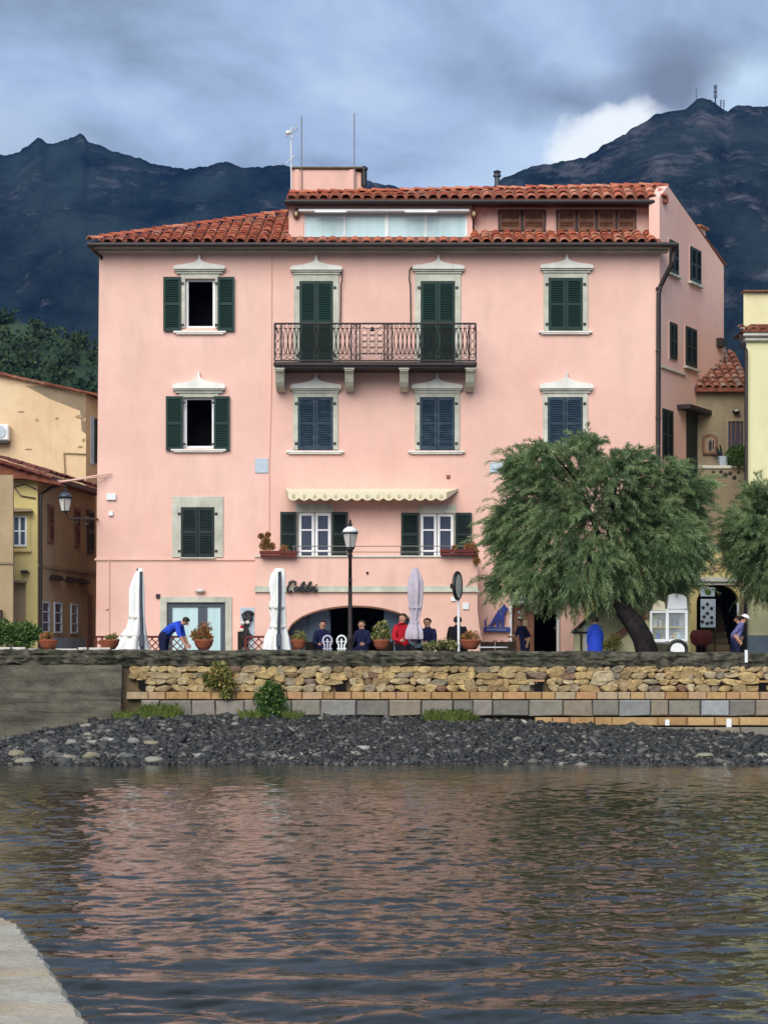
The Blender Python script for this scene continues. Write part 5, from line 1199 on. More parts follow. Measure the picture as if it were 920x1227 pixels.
    mb = MB(fb); mb.ball((x(848), -.045, z(709.5)), .10, .012, .10); mb.build('print', M['leaf'], Pc)
    Cr = thing('red_basket', 'dark red rounded basket chair under the ornament board', 'basket', (x(840), 60.9, 1.95))
    mb = MB(); D = 60.9; mb.lathe([(.16, .0), (.3, .12), (.34, .32), (.28, .48), (.24, .5)], (X(840, D), D, Z(775, D)), 14, .04, 14); mb.build('body', M['lattice'], Cr, smooth=True)
    for k in range(4):
        mb = MB(); a = PI/4+k*PI/2; c = (X(840, D)+.18*math.cos(a), D+.18*math.sin(a)); mb.tube([(c[0], c[1], Z(774, D)), (c[0], c[1], 1.95)], .02, 5); mb.build('leg', M['wicker'], Cr)
make_right()

# ------------------------------------------------------------------ trees
def plumes(base, direc, length, seed, per=60, droop=.5, nl=.13, nw=.010):
    """feathery drooping sprays of fine needles"""
    r = np.random.default_rng(seed); N = len(base); t = np.tile(np.linspace(.05, 1, per), (N, 1))+r.uniform(-.02, .02, (N, per))
    L = length[:, None, None]; d = direc[:, None, :]; tt = t[..., None]
    p = base[:, None, :]+d*L*tt; p[..., 2] -= (droop*length[:, None]*t**2)
    ax = d+np.array([0, 0, -1.0])*2*droop*tt; ax /= np.linalg.norm(ax, axis=-1, keepdims=True)
    rad = r.normal(size=(N, per, 3)); rad -= ax*(rad*ax).sum(-1, keepdims=True); rad /= np.linalg.norm(rad, axis=-1, keepdims=True)
    nd = ax*.8+rad*.62; nd[..., 2] -= .18; nd /= np.linalg.norm(nd, axis=-1, keepdims=True)
    l = (nl*r.uniform(.6, 1.4, (N, per, 1))*(1.15-.55*tt)); w = np.cross(nd, r.normal(size=(N, per, 3))); w /= np.linalg.norm(w, axis=-1, keepdims=True)
    w = w*nw*r.uniform(.7, 1.5, (N, per, 1))
    V = np.stack([p-w*.5, p+w*.5, p+nd*l+w*.35, p+nd*l-w*.35], 2).reshape(-1, 3)
    return V, np.arange(len(V)).reshape(-1, 4)
def tamarisk(label, D, lobes, trunk_pts, trunk_r, limb_to, seed, density=1.0):
    bx, by, bz = trunk_pts[0]
    T = thing('tamarisk_tree', label, 'tree', (bx, by, bz))
    r = np.random.default_rng(seed)
    mb = MB(); mb.tube(trunk_pts, trunk_r, 12)
    v = [];
    for p in mb.v:
        n = fbm(np.array([p[0]*3+p[1]*2]), np.array([p[2]*1.2]), 4, 3)[0]-.5; v.append((p[0]+n*.14, p[1]+n*.14, p[2]))
    mb.v = v; mb.build('trunk', M['bark'], T, smooth=True)
    top = Vector(trunk_pts[-1])
    for i, li in enumerate(limb_to):
        px, py, rr = lobes[li]; e = Vector((X(px, D), D+r.uniform(-.9, .9), Z(py, D))); m = top.lerp(e, .5)+Vector((r.uniform(-.2, .2), r.uniform(-.2, .2), .25))
        pts = [top+Vector((0, 0, -.15)), top.lerp(m, .5)+Vector((0, 0, .1)), m, m.lerp(e, .6)+Vector((0, 0, .05)), e]
        mb = MB(); mb.tube(pts, [trunk_r[-1]*.72, .11, .075, .045, .02], 7); mb.build('limb', M['bark'], T, smooth=True)
        mb = MB()
        for k in range(4): 
            e2 = e+Vector(r.normal(size=3))*rr/F*D*.7; mb.tube([m.lerp(e, .3+.2*k), (m.lerp(e, .5+.15*k)+e2)/2, e2], [.035, .02, .008], 5); 
        o = mb.build('twigs', M['bark'], T); tagp(o, kind='stuff')
    cs = []; ds = []; ls = []
    area = sum(l[2]**2 for l in lobes)
    cx = np.mean([l[0] for l in lobes]); cy = np.mean([l[1] for l in lobes]); CC = np.array([X(cx, D), D, Z(cy, D)])
    for li, (px, py, rr) in enumerate(lobes):
        n = int(density*4200*rr**2/area)+20; R_ = rr/F*D
        d = r.normal(size=(n, 3)); d /= np.linalg.norm(d, axis=1)[:, None]
        dep = .55*R_*2.0
        c = np.array([X(px, D), D+r.uniform(-1.2, 1.2), Z(py, D)])
        rad = R_*(r.uniform(.0, 1, (n, 1))**.5)*.86
        b = c+d*rad*np.array([1, 1.35, .92]); out = (b-CC); out /= (np.linalg.norm(out, axis=1)[:, None]+1e-6)
        dd = d*.55+out*.75+r.normal(size=(n, 3))*.22; dd[:, 2] += .30; dd /= np.linalg.norm(dd, axis=1)[:, None]
        cs.append(b); ds.append(dd); ls.append(r.uniform(.38, .85, n)*np.clip(R_/.9, .6, 1.15))
    # long wispy sprays that break the outline
    for li, (px, py, rr) in enumerate(lobes):
        n = int(density*9); R_ = rr/F*D; d = r.normal(size=(n, 3)); d[:, 2] = abs(d[:, 2])*.9+.1*r.normal(size=n); d /= np.linalg.norm(d, axis=1)[:, None]
        b = np.array([X(px, D), D, Z(py, D)])+d*R_*.72; out = b-CC; out /= np.linalg.norm(out, axis=1)[:, None]
        dd = d*.5+out*.8+r.normal(size=(n, 3))*.15; dd[:, 2] += .42; dd[:, 0] -= .12; dd /= np.linalg.norm(dd, axis=1)[:, None]
        cs.append(b); ds.append(dd); ls.append(r.uniform(.7, 1.15, n))
    V, Fc = plumes(np.concatenate(cs), np.concatenate(ds), np.concatenate(ls), seed+1, 52, .52, .15, .0135)
    npmesh('crown', V, Fc, M['tam'], T)
    return T
TD_ = 57.0
MAIN = [(640, 580, 34), (688, 566, 38), (738, 578, 36), (788, 598, 36), (822, 622, 24), (618, 622, 26), (658, 625, 42), (708, 622, 46), (758, 640, 46), (804, 655, 34), (618, 662, 27), (645, 680, 36), (695, 680, 42), (748, 680, 36), (798, 684, 27), (702, 540, 17), (622, 560, 15),
        (625, 698, 15), (668, 706, 18), (690, 702, 14), (826, 655, 18), (812, 706, 12), (760, 560, 18), (800, 570, 14), (598, 640, 14), (645, 548, 11), (760, 612, 30), (833, 590, 15), (600, 700, 8)]
p = lambda px, py, dy=0: (X(px, TD_+dy), TD_+dy, Z(py, TD_+dy))
tamarisk('large feathery green tamarisk tree with dark leaning trunk standing behind the quay wall', TD_, MAIN,
         [(X(775, 55.1), 55.1, 1.9), p(774, 780, -1.9), p(769, 764, -1.85), p(760, 748, -1.6), p(750, 735, -1.2), p(741, 722, -.8), p(734, 704, -.3)], [.34, .31, .285, .26, .25, .26, .22], [1, 6, 8, 9, 10, 12, 4, 2], 21, .88)
SIDE = [(908, 618, 24), (893, 648, 18), (925, 598, 22), (950, 640, 42), (912, 665, 30), (930, 690, 22), (985, 615, 46), (990, 680, 40), (888, 672, 12), (900, 640, 22), (908, 592, 10), (915, 700, 12), (940, 590, 26), (1030, 650, 40), (885, 628, 9)]
tamarisk('second feathery tamarisk tree cut off by the right edge of the picture', 57.6, SIDE,
         [(X(985, 57.6), 57.6, 1.9), (X(982, 57.6), 57.6, Z(740, 57.6)), (X(965, 57.6), 57.6, Z(700, 57.6)), (X(955, 57.6), 57.6, Z(680, 57.6))], [.25, .22, .19, .15], [3, 4, 6, 7, 9, 12], 33, .62)

# ------------------------------------------------------------------ plants on the wall and shore
def tuft(name, label, cat, loc, w, h, n, m, seed, lean=0):
    r = np.random.default_rng(seed); T = None
    b = np.stack([r.uniform(-w, w, n)*.8+loc[0], loc[1]+r.uniform(-.15, .15, n), np.full(n, loc[2])], -1)
    a = r.normal(0, .45, n)+(b[:, 0]-loc[0])/w*.7+lean; hh = h*r.uniform(.5, 1.1, n); t1 = np.stack([np.sin(a)*hh*.45, -r.uniform(0, .3, n)*hh, np.cos(a)*hh*.7], -1); t2 = t1+np.stack([np.sin(a)*hh*.6, -r.uniform(0, .4, n)*hh, np.cos(a)*hh*.15], -1)
    ww = np.array([.012, 0, 0]); V = np.stack([b-ww, b+ww, b+t1+ww*.8, b+t1-ww*.8, b+t1-ww*.8, b+t1+ww*.8, b+t2+ww*.2, b+t2-ww*.2], 1).reshape(-1, 3)
    o = npmesh(name, V, np.arange(len(V)).reshape(-1, 4), m); tagp(o, label, cat)
tuft('grass_tuft', 'dry yellow-green grass tuft at the foot of the concrete wall end', 'grass tuft', (X(193, 53.5), 53.3, float(beach_z(np.array([X(193, 53.5)]), np.array([53.3]))[0])), .62, .5, 520, M['grass'], 1)
tuft('grass_tuft', 'low bright green grass tuft at the wall foot under the road mirror', 'grass tuft', (X(536, 53.5), 53.3, float(beach_z(np.array([X(536, 53.5)]), np.array([53.3]))[0])), .7, .42, 620, M['grass'], 2)
for gx, gw, gl in ((300, .35, 'small grass tuft at the wall foot left of the leafy plant'), (352, .3, 'small grass tuft at the wall foot right of the leafy plant'), (560, .3, 'thin grass tuft right of the bright green one'), (150, .35, 'thin grass tuft where the concrete apron ends')):
    tuft('grass_tuft', gl, 'grass tuft', (X(gx, 53.5), 53.4, float(beach_z(np.array([X(gx, 53.5)]), np.array([53.4]))[0])), gw, .3, 160, M['grass'], gx)
def wall_plant(label, cs, rs, n, m, seed, root):
    T = thing('wall_plant', label, 'plant', root); npmesh('foliage', *leaf_cloud(cs, rs, n, .10, .6, -.1, seed), m, T)
    mb = MB()
    for c in cs: mb.tube([root, tuple((np.array(root)+np.array(c))/2+np.array([0, -.05, .03])), c], [.02, .012, .006], 5)
    mb.build('stem', M['bark'], T)
q = lambda px, py, dy=-.25: (X(px, WALLY), WALLY+dy, Z(py, WALLY))
wall_plant('leafy green plant growing out of the rubble wall under the copper-flowered bowl', [q(262, 803), q(268, 810), q(258, 815), q(275, 822), q(272, 830), q(250, 812)], [.22, .26, .2, .2, .14, .12], 1500, M['leafdry'], 3, q(268, 826, 0))
wall_plant('bushy green plant at the wall foot beneath the white parasol', [q(325, 826), q(318, 836), q(332, 842), q(326, 852), q(322, 860), q(335, 855), q(330, 832), q(318, 850)], [.24, .28, .28, .32, .28, .24, .22, .24], 2600, M['leaf'], 4, q(326, 866, -.2))
def bush(label, cs, rs, n, m, seed, loc, size=.09, name='bush'):
    T = thing(name, label, 'bush', loc); npmesh('foliage', *leaf_cloud(cs, rs, n, size, .5, .3, seed), m, T)
    mb = MB()
    for c in cs: mb.tube([loc, c], [.03, .01], 5)
    mb.build('stem', M['bark'], T)
q2 = lambda px, py, D=56.5: (X(px, D), D, Z(py, D))
bush('broad green bush behind the pale cap slabs at the left end of the quay', [q2(5, 756), q2(18, 758), q2(32, 757), q2(42, 760), q2(-8, 755), q2(12, 766), q2(30, 768)], [.3, .28, .26, .2, .3, .3, .3], 3600, M['leaf'], 5, (X(18, 56.5), 56.5, 1.95))

def bowl_plant(px, label, m, foliage, pot='bowl', D=54.28, w=14, fh=10, seed=0, py=778.5, lift=0):
    c = (X(px, D), D, Z(py, D)+.0)
    T = thing('flower_bowl', label, 'flower pot', c, 'terracotta planters along the quay parapet')
    k = w/44.4
    mb = MB(); mb.lathe([(k*.5, 0), (k*.62, .02), (k*.9, .12), (k, .22), (k*1.05, .24), (k*1.05, .27), (k*.95, .27), (k*.9, .22)], c, 18); mb.build('bowl', m, T, smooth=True)
    mb = MB(); mb.lathe([(k*.9, .21), (k*.4, .25)], c, 14); mb.build('soil', M['gutter'], T)
    cs = [(c[0]+dx*k, c[1], c[2]+.27+h) for dx, h in foliage]; npmesh('flowers', *leaf_cloud(cs, [.11+.06*(i % 3) for i in range(len(cs))], 260*len(cs), .055, .7, .5, seed), fm, T) if False else npmesh('flowers', *leaf_cloud(cs, [.10+.05*(i % 3) for i in range(len(cs))], 260*len(cs), .055, .7, .5, seed), foliage_mat, T)
foliage_mat = M['leafred']; bowl_plant(58, 'stacked reddish terracotta bowl with sparse plant beside the left bush', M['terracotta'], [(0, .1), (-.3, .05)], w=11, seed=11)
foliage_mat = M['leafdry']; bowl_plant(131, 'low dark terracotta bowl beside the leftmost parasol', M['terracotta'], [(0, .02), (.4, .02)], w=12, seed=12)
foliage_mat = M['leafred']; bowl_plant(244, 'terracotta bowl of orange-brown flowers before the curtained glass door', M['terracotta'], [(-.6, .05), (0, .18), (.1, .3), (.6, .06), (-.9, .12)], w=11.5, seed=13)
foliage_mat = M['leafdry']; bowl_plant(358, 'terracotta bowl with low yellow-green plants at the arch corner', M['terracotta'], [(-.4, .0), (.3, .02), (0, .03)], w=8.5, seed=14)
foliage_mat = M['flower']; bowl_plant(457, 'tall bowl of yellow and white flowers in front of the dark arch', M['terracotta'], [(-.7, .05), (0, .15), (.1, .34), (.6, .1), (.3, .22), (-.3, .2)], w=10, seed=15)
foliage_mat = M['leafred']; bowl_plant(563, 'wide terracotta bowl of small orange flowers right of the mirror pole', M['terracotta'], [(-.5, .05), (0, .08), (.5, .03), (-.1, .12)], w=12.5, seed=16)
bush('low flowering greenery between the lilac parasol and the mirror pole', [q2(520, 774, 54.6), q2(528, 772, 54.6), q2(536, 771, 54.6), q2(543, 774, 54.6), q2(512, 775, 54.6)], [.14, .14, .15, .14, .12], 1300, M['flower'], 6, (X(528, 54.6), 54.6, Z(780, 54.6)), .05, 'flower_bed')
bush('small red and yellow flowering plant at the stair wall by the person in blue', [q2(730, 770, 56.2), q2(736, 766, 56.2), q2(738, 772, 56.2), q2(726, 774, 56.2)], [.14, .15, .16, .12], 1100, M['leafdry'], 7, (X(733, 56.2), 56.2, 1.95), .06, 'flowering_plant')

def trough(px0, px1, py, label, cs, rs, seed, m):
    D = 61.45; T = thing('window_box', label, 'planter', (X((px0+px1)/2, D), D, Z(py, D)), 'planters on the terrace parapet')
    mb = MB(); mb.box(X(px0, D), X(px1, D), D-.02, D+.2, Z(py+5, D), Z(py+1, D)); mb.box(X(px0+1, D), X(px1-1, D), D-.01, D+.19, Z(py+8.4, D), Z(py+5.5, D)); mb.build('trough', M['lattice'], T, bevel=.01)
    npmesh('foliage', *leaf_cloud([q2(a, b, D+.1) for a, b in cs], rs, 300*len(cs), .07, .5, .5, seed), m, T)
    mb = MB()
    for a, b in cs: mb.tube([(X(a, D+.1), D+.1, Z(py+3, D)), q2(a, b, D+.1)], [.012, .005], 4)
    mb.build('stem', M['bark'], T)
trough(311, 356, 659, 'long dark trough with a tall dry twisted plant at the left end of the terrace', [(313, 643), (319, 648), (316, 655), (325, 655), (340, 659), (321, 641)], [.07, .10, .12, .10, .12, .05], 41, M['leafred'])
trough(527, 570, 657, 'long dark trough with trailing dry stems at the right end of the terrace', [(566, 655), (569, 662), (571, 672), (560, 656), (545, 657)], [.12, .12, .10, .08, .06], 42, M['leafred'])

# ------------------------------------------------------------------ street furniture
def parasol(px, top_py, m, label, prof, D, strut=None, knob=True):
    """closed cantilever parasol; prof = list of (py, half width in px, centre shift px)"""
    T = thing('closed_parasol', label, 'parasol', (X(px, D), D, 1.95), 'closed parasols on the promenade')
    mb = MB(); n = 56; rows = []
    for (py, hw, sh) in prof:
        for k in range(n):
            a = 2*PI*k/n; rr = hw/F*D*(1+.20*math.cos(7*a+py*.012)+.06*math.cos(13*a+py*.05)); rows.append((X(px+sh, D)+rr*math.cos(a), D+rr*.8*math.sin(a), Z(py, D)))
    m_ = len(prof); mb.add(rows, [(i*n+k, i*n+(k+1) % n, (i+1)*n+(k+1) % n, (i+1)*n+k) for i in range(m_-1) for k in range(n)]+[tuple(range(n))]); mb.build('canopy', m, T, smooth=True)
    mb = MB(); mb.tube([(X(px, D), D, 1.95), (X(px, D), D, Z(top_py+1, D))], .03, 8); mb.ball((X(px, D), D, Z(top_py+1, D)), .03); mb.build('pole', M['greymetal'], T)
    if strut:
        a, b = strut; d2 = D-.36
        mb = MB(); mb.tube([(X(a, d2), d2, Z(top_py+4, d2)), (X(a, d2), d2, Z(top_py+40, d2)), (X(b, d2), d2, Z(752, d2)), (X(b, d2), d2, 2.2)], [.045, .045, .05, .06], 8); mb.build('cantilever_arm', M['greymetal'], T)
        mb = MB(); mb.box(X(b, d2)-.07, X(b, d2)+.07, d2-.08, d2+.05, Z(775, d2), Z(760, d2)); mb.build('crank_box', M['greymetal'], T, bevel=.01)
        mb = MB(); mb.box(X(px-14, D), X(px+12, D), D-.6, D+.5, 1.955, 2.1); mb.build('base', M['concrete'], T, bevel=.02)
    else:
        mb = MB(); mb.lathe([(.3, 0), (.3, .06), (.06, .1), (.05, .4)], (X(px, D), D, 1.955), 14); mb.build('base', M['greymetal'], T)
    for q_ in (len(prof)//2-1, len(prof)//2+1):
        py, hw, sh = prof[q_]; r_ = hw/F*D*1.13; mb = MB(); mb.lathe([(r_, -.03), (r_*1.02, .0), (r_, .03)], (0, 0, 0), 24); mb.v = [(X(px+sh, D)+a, D+b*.82, Z(py, D)+c) for a, b, c in mb.v]; mb.build('strap', M['frost'] if m is not M['lilac'] else M['lilac'], T)
    return T
parasol(165, 681, M['canvas'], 'tall white closed parasol with a grey arm at the corner of the pink building', [(681, 2, 3), (690, 5, 1), (705, 8, -1), (740, 8.5, -1), (752, 10, -2), (762, 14, -5), (770, 18, -8), (778, 21, -9), (786, 22, -9)], 55.8, (169, 170))
parasol(332, 681, M['canvas'], 'tall white closed parasol with a grey arm beside the black script sign', [(681, 4, 3), (688, 7, 1), (700, 9, 0), (716, 7.5, 1), (728, 9, 0), (742, 8, 2), (752, 9, 1), (764, 13, 0), (778, 15, 0), (786, 16, 0)], 55.8, (335, 334))
parasol(497.5, 681, M['lilac'], 'slim lilac-grey closed parasol tied at its waist before the arch', [(681, 3, 0), (688, 5, 0), (697, 8, 0), (712, 8, 0), (728, 7, 0), (743, 5, -1), (746, 5.5, -1), (756, 9, -1), (764, 10, -1), (766, 9, -1)], 56.0)
def make_lamp():
    D = 55.4; x = X(419.5, D); T = thing('street_lamp', 'dark red-brown street lamp with white hooded lantern on the quay edge', 'street lamp', (x, D, 1.95))
    mb = MB(); mb.lathe([(.16, 0), (.16, .12), (.10, .2), (.085, .9), (.11, .95), (.06, 1.05), (.055, 2.2), (.05, 2.5), (.06, 2.55), (.045, 2.6), (.045, 2.9)], (x, D, 1.95), 14)
    zt = Z(657, D)-1.95; mb.lathe([(.055, 2.0), (.045, zt-.25), (.075, zt-.22), (.05, zt-.15), (.085, zt-.05), (.13, zt)], (x, D, 1.95), 14); mb.build('post', M['iron'], T, smooth=True)
    street_lantern(T, (x, D, Z(655.5, D)), .88)
make_lamp()
def make_wall_lantern():
    D = 61.0; T = thing('wall_lantern', 'grey hooded lantern on a scrolled bracket at the corner of the pink building', 'lantern', (X(114, D), D, Z(624, D)))
    street_lantern(T, (X(78, D), D, Z(612, D)), .88, False)
    mb = MB(); z0 = Z(625, D); mb.tube([(X(117, 63), 63, Z(622, 63)), (X(100, D), D, Z(621, D)), (X(82, D), D, Z(622, D)), (X(78, D), D, Z(612.5, D))], .03, 6)
    mb.tube([(X(104, D)+.17*math.cos(t)*(1-t/9), D, Z(625, D)+.17*math.sin(t)*(1-t/9)) for t in np.linspace(0, 7, 18)], .02, 5); mb.tube([(X(92, D)+.12*math.cos(t)*(1-t/9), D, Z(624, D)+.12*math.sin(t)*(1-t/9)) for t in np.linspace(0, 7, 16)], .018, 5)
    mb.build('bracket', M['iron'], T)
    L = thing('overhead_line', 'pale twin clothes line stretched from the house roof to the pink wall', 'cable', (X(60, 62), 62, Z(575, 62)))
    mb = MB(); mb.tube([(X(35, 62), 62, Z(576, 62)), (X(80, 62.5), 62.5, Z(576, 62.5)), (X(133, 62.9), 62.9, Z(567, 62.9))], .028, 5); mb.build('line', M['pink2'], L)
    mb = MB(); mb.tube([(X(70, 62), 62, Z(578, 62)), (X(105, 62.5), 62.5, Z(573, 62.5)), (X(127, 62.9), 62.9, Z(571, 62.9))], .022, 5); mb.build('line', M['pink2'], L)
make_wall_lantern()
def make_mirror():
    D = 55.2; T = thing('road_mirror', 'round road mirror seen edge on at the top of a pale pole', 'mirror', (X(549.5, D), D, 1.95))
    mb = MB(); mb.tube([(X(549.5, D), D, 1.95), (X(549.2, D), D, Z(700, D))], .034, 8); mb.build('pole', M['pink2'] if False else M['whitepaint'], T)
    c = Vector((X(548, D), D-.05, Z(702, D))); ax = Vector((.90, -.30, .0)).normalized(); u = Vector((ax.y, -ax.x, 0)).normalized(); vz = Vector((0, 0, 1)); Rr = .36
    ring = [c+(u*math.cos(a)+vz*math.sin(a))*Rr for a in np.linspace(0, 2*PI, 29)]
    mb = MB(); mb.tube(ring, .05, 8, cap=False); mb.build('rim', M['blackmetal'], T, smooth=True)
    def disc(off, rad, m, nm):
        mb = MB(); pts = [c+ax*off+(u*math.cos(a)+vz*math.sin(a))*rad for a in np.linspace(0, 2*PI, 25)[:-1]]
        mb.add([tuple(c+ax*(off+.04*(1 if off > 0 else -1)))]+[tuple(p_) for p_ in pts], [(0, i+1, (i+1) % 24+1) for i in range(24)]); mb.build(nm, m, T, smooth=True)
    disc(.03, Rr-.03, M['frost'], 'mirror_face'); disc(-.04, Rr-.02, M['blackmetal'], 'back_shell')
    mb = MB(); mb.box(c.x-.20, c.x-.08, D-.08, D+.06, c.z-.08, c.z+.06); mb.build('clamp', M['iron'], T, bevel=.01)
make_mirror()
def lattice(px0, px1, label, D=57.5):
    T = thing('lattice_fence', label, 'fence', (X(px0, D), D, 1.95), 'dark red lattice screens')
    x0, x1, z0, z1 = X(px0, D), X(px1, D), 1.98, Z(764.5, D)
    for (a, b, c, d) in ((x0, x1, z1, z1+.06), (x0, x1, z0, z0+.06)):
        mb = MB(); mb.box(a, b, D-.03, D+.03, c, d); mb.build('rail', M['lattice'], T)
    n = max(2, round((x1-x0)/1.2))
    for i in range(n+1): xx = x0+(x1-x0)*i/n; mb = MB(); mb.box(xx-.03, xx+.03, D-.025, D+.025, z0+.06, z1); mb.build('post', M['lattice'], T)
    h = z1-z0-.06; k = 0; xx = x0-h
    while xx < x1:
        for s, yy in ((1, D-.012), (-1, D+.012)):
            a, b = (xx, xx+h); za, zb = (z0+.06, z1) if s > 0 else (z1, z0+.06)
            if a < x0: za += (zb-za)*(x0-a)/h; a = x0
            if b > x1: zb -= (zb-za)*(b-x1)/(b-a); b = x1
            if b-a > .06:
                mb = MB(); mb.tube([(a, yy, za), (b, yy, zb)], .018, 4); mb.build('lath', M['lattice'], T)
        xx += .205
lattice(115, 222, 'dark red lattice screen behind the leftmost parasol and the stooping waiter')
lattice(294, 352, 'dark red lattice screen at the foot of the terrace block')
def make_menu_stand():
    D = 59.5; T = thing('menu_stand', 'grey panel stand entwined with black twisted figures beside the glass door', 'sign stand', (X(295, D), D, 1.95))
    mb = MB(); mb.box(X(288, D), X(305, D), D, D+.05, 1.95, Z(728, D)); mb.build('panel', M['palegrey'], T, bevel=.01)
    r = random.Random(12); mb = MB()
    for s in range(5):
        a = [(X(290+r.uniform(0, 12), D), D-.06-.04*r.random(), Z(775-i*6.5+r.uniform(-2, 2), D)) for i in range(7)]; mb.tube(a, .05, 6)
    mb.tube([(X(298+6*math.cos(t), D), D-.09, Z(738-5*math.sin(t), D)) for t in np.linspace(.2, 5.4, 14)], .045, 6); mb.build('twisted_figure', M['blackmetal'], T, smooth=True)
    for (px, py) in ((291, 747), (297, 746), (290, 755)):
        mb = MB(); mb.ball((X(px, D), D-.14, Z(py, D)), .07, .05, .06); mb.build('pale_ornament', M['frost'], T, smooth=True)
    mb = MB(); mb.ball((X(290, D), D-.13, Z(753, D)), .05, .04, .09); mb.build('red_ornament', M['red'], T, smooth=True)
    mb = MB(); mb.box(X(285, D), X(290, D), D-.1, D-.02, 1.95, Z(757, D)); mb.build('side_post', M['wicker'], T)
make_menu_stand()
def make_script_sign():
    D = 61.55; T = thing('shop_sign', 'black handwritten script sign fixed on the terrace wall above the arch', 'sign', (X(363, D), D, Z(702, D)))
    S_ = {'C': [[(9, 9), (8, 13), (4, 14), (0, 9), (0, 3), (3, -1), (8, 1)], [(-2, 12), (3, 15), (9, 13)]],
          'o': [[(3, 0), (0, 3), (2, 6), (5, 5), (5, 2), (3, 0)], [(5, 5), (8, 5)]], 'l': [[(0, 2), (4, 9), (4, 13), (2, 12), (1, 4), (3, 0), (6, 2)]],
          'i': [[(0, 6), (0, 1), (2, 0), (4, 2)], [(1, 9), (2, 10)]], 'b': [[(0, 2), (4, 9), (4, 13), (2, 12), (1, 3), (2, 0), (5, 1), (6, 4), (4, 6), (8, 5)]], 'r': [[(0, 0), (1, 6), (3, 6), (5, 6), (5, 2)]], 'y': [[(0, 6), (1, 2), (4, 2)]],
          'í': [[(0, 6), (0, 1), (2, 0), (5, 3)], [(0, 10), (2, 8.5)]]}
    adv = {'C': 10, 'o': 7.5, 'l': 5.5, 'i': 4.5, 'b': 7.5, 'r': 5, 'í': 5}; x = 343.5; sc = .80
    for ch in 'Colibrí':
        mb = MB()
        for st in S_[ch]:
            pts = [Vector((x+(a+b*.38)*sc, 0, 708.5-b*sc)) for a, b in st]; fine = []
            for i in range(len(pts)-1):
                p0, p1, p2, p3 = pts[max(i-1, 0)], pts[i], pts[i+1], pts[min(i+2, len(pts)-1)]
                for k in range(4):
                    t = k/4; fine.append(.5*((2*p1)+(p2-p0)*t+(2*p0-5*p1+4*p2-p3)*t*t+(3*p1-p0-3*p2+p3)*t**3))
            fine.append(pts[-1]); mb.tube([(X(v.x, D), D, Z(v.z, D)) for v in fine], .036, 6)
        mb.build('letter', M['blackmetal'], T, smooth=True); x += adv[ch]*sc
make_script_sign()
def make_dog_sign():
    D = 62.9; T = thing('dog_sign', 'flat blue cut-out sign of a sitting dog on a plinth by the shop door', 'sign', (X(594, D), D, Z(757, D)))
    f = frame(0, D, 1, 0)
    dog = [(581, 751), (580, 745), (584, 738), (582, 744), (583, 751), (587, 748), (592, 739), (597, 731), (600, 729), (602, 726), (604, 723.5), (606, 727), (609, 729.5), (608.5, 732), (605, 732.5), (604.5, 737), (604, 743), (602.5, 751), (600, 751), (600.5, 743), (598, 744), (597.5, 751), (594, 751), (594.5, 744), (591, 747), (588, 751)]
    mb = MB(f); mb.prism([(X(a, D), Z(b, D)) for a, b in dog], 0, .04); mb.build('dog_figure', M['signblue'], T)
    mb = MB(f); mb.box(X(579, D), X(611, D), 0, .04, Z(757.5, D), Z(751.6, D)); mb.build('plinth', M['signblue'], T, bevel=.01)
    for i in range(9):
        mb = MB(f); mb.box(X(583+i*2.7, D), X(584.6+i*2.7, D), .04, .046, Z(755.6, D), Z(753.6, D)); mb.build('faint_letter', M['bluegrey'], T)
    A = thing('shop_fascia', 'blue and white shop fascia board over the dark shop door', 'sign', (X(640, D), D, Z(720, D)))
    mb = MB(f); mb.box(X(612, D), X(668, D), .1, .22, Z(723, D), Z(713, D)); mb.build('board', M['palegrey'], A, bevel=.01)
    for (a, b, c, d) in ((614, 628, 713.6, 720), (640, 652, 714, 719)):
        mb = MB(f); mb.prism([(X(a, D), Z(d, D)), (X(b, D), Z(d, D)), (X(b-3, D), Z(c, D)), (X(a+2, D), Z(c, D))], .22, .23); mb.build('blue_motif', M['signblue'], A)
make_dog_sign()
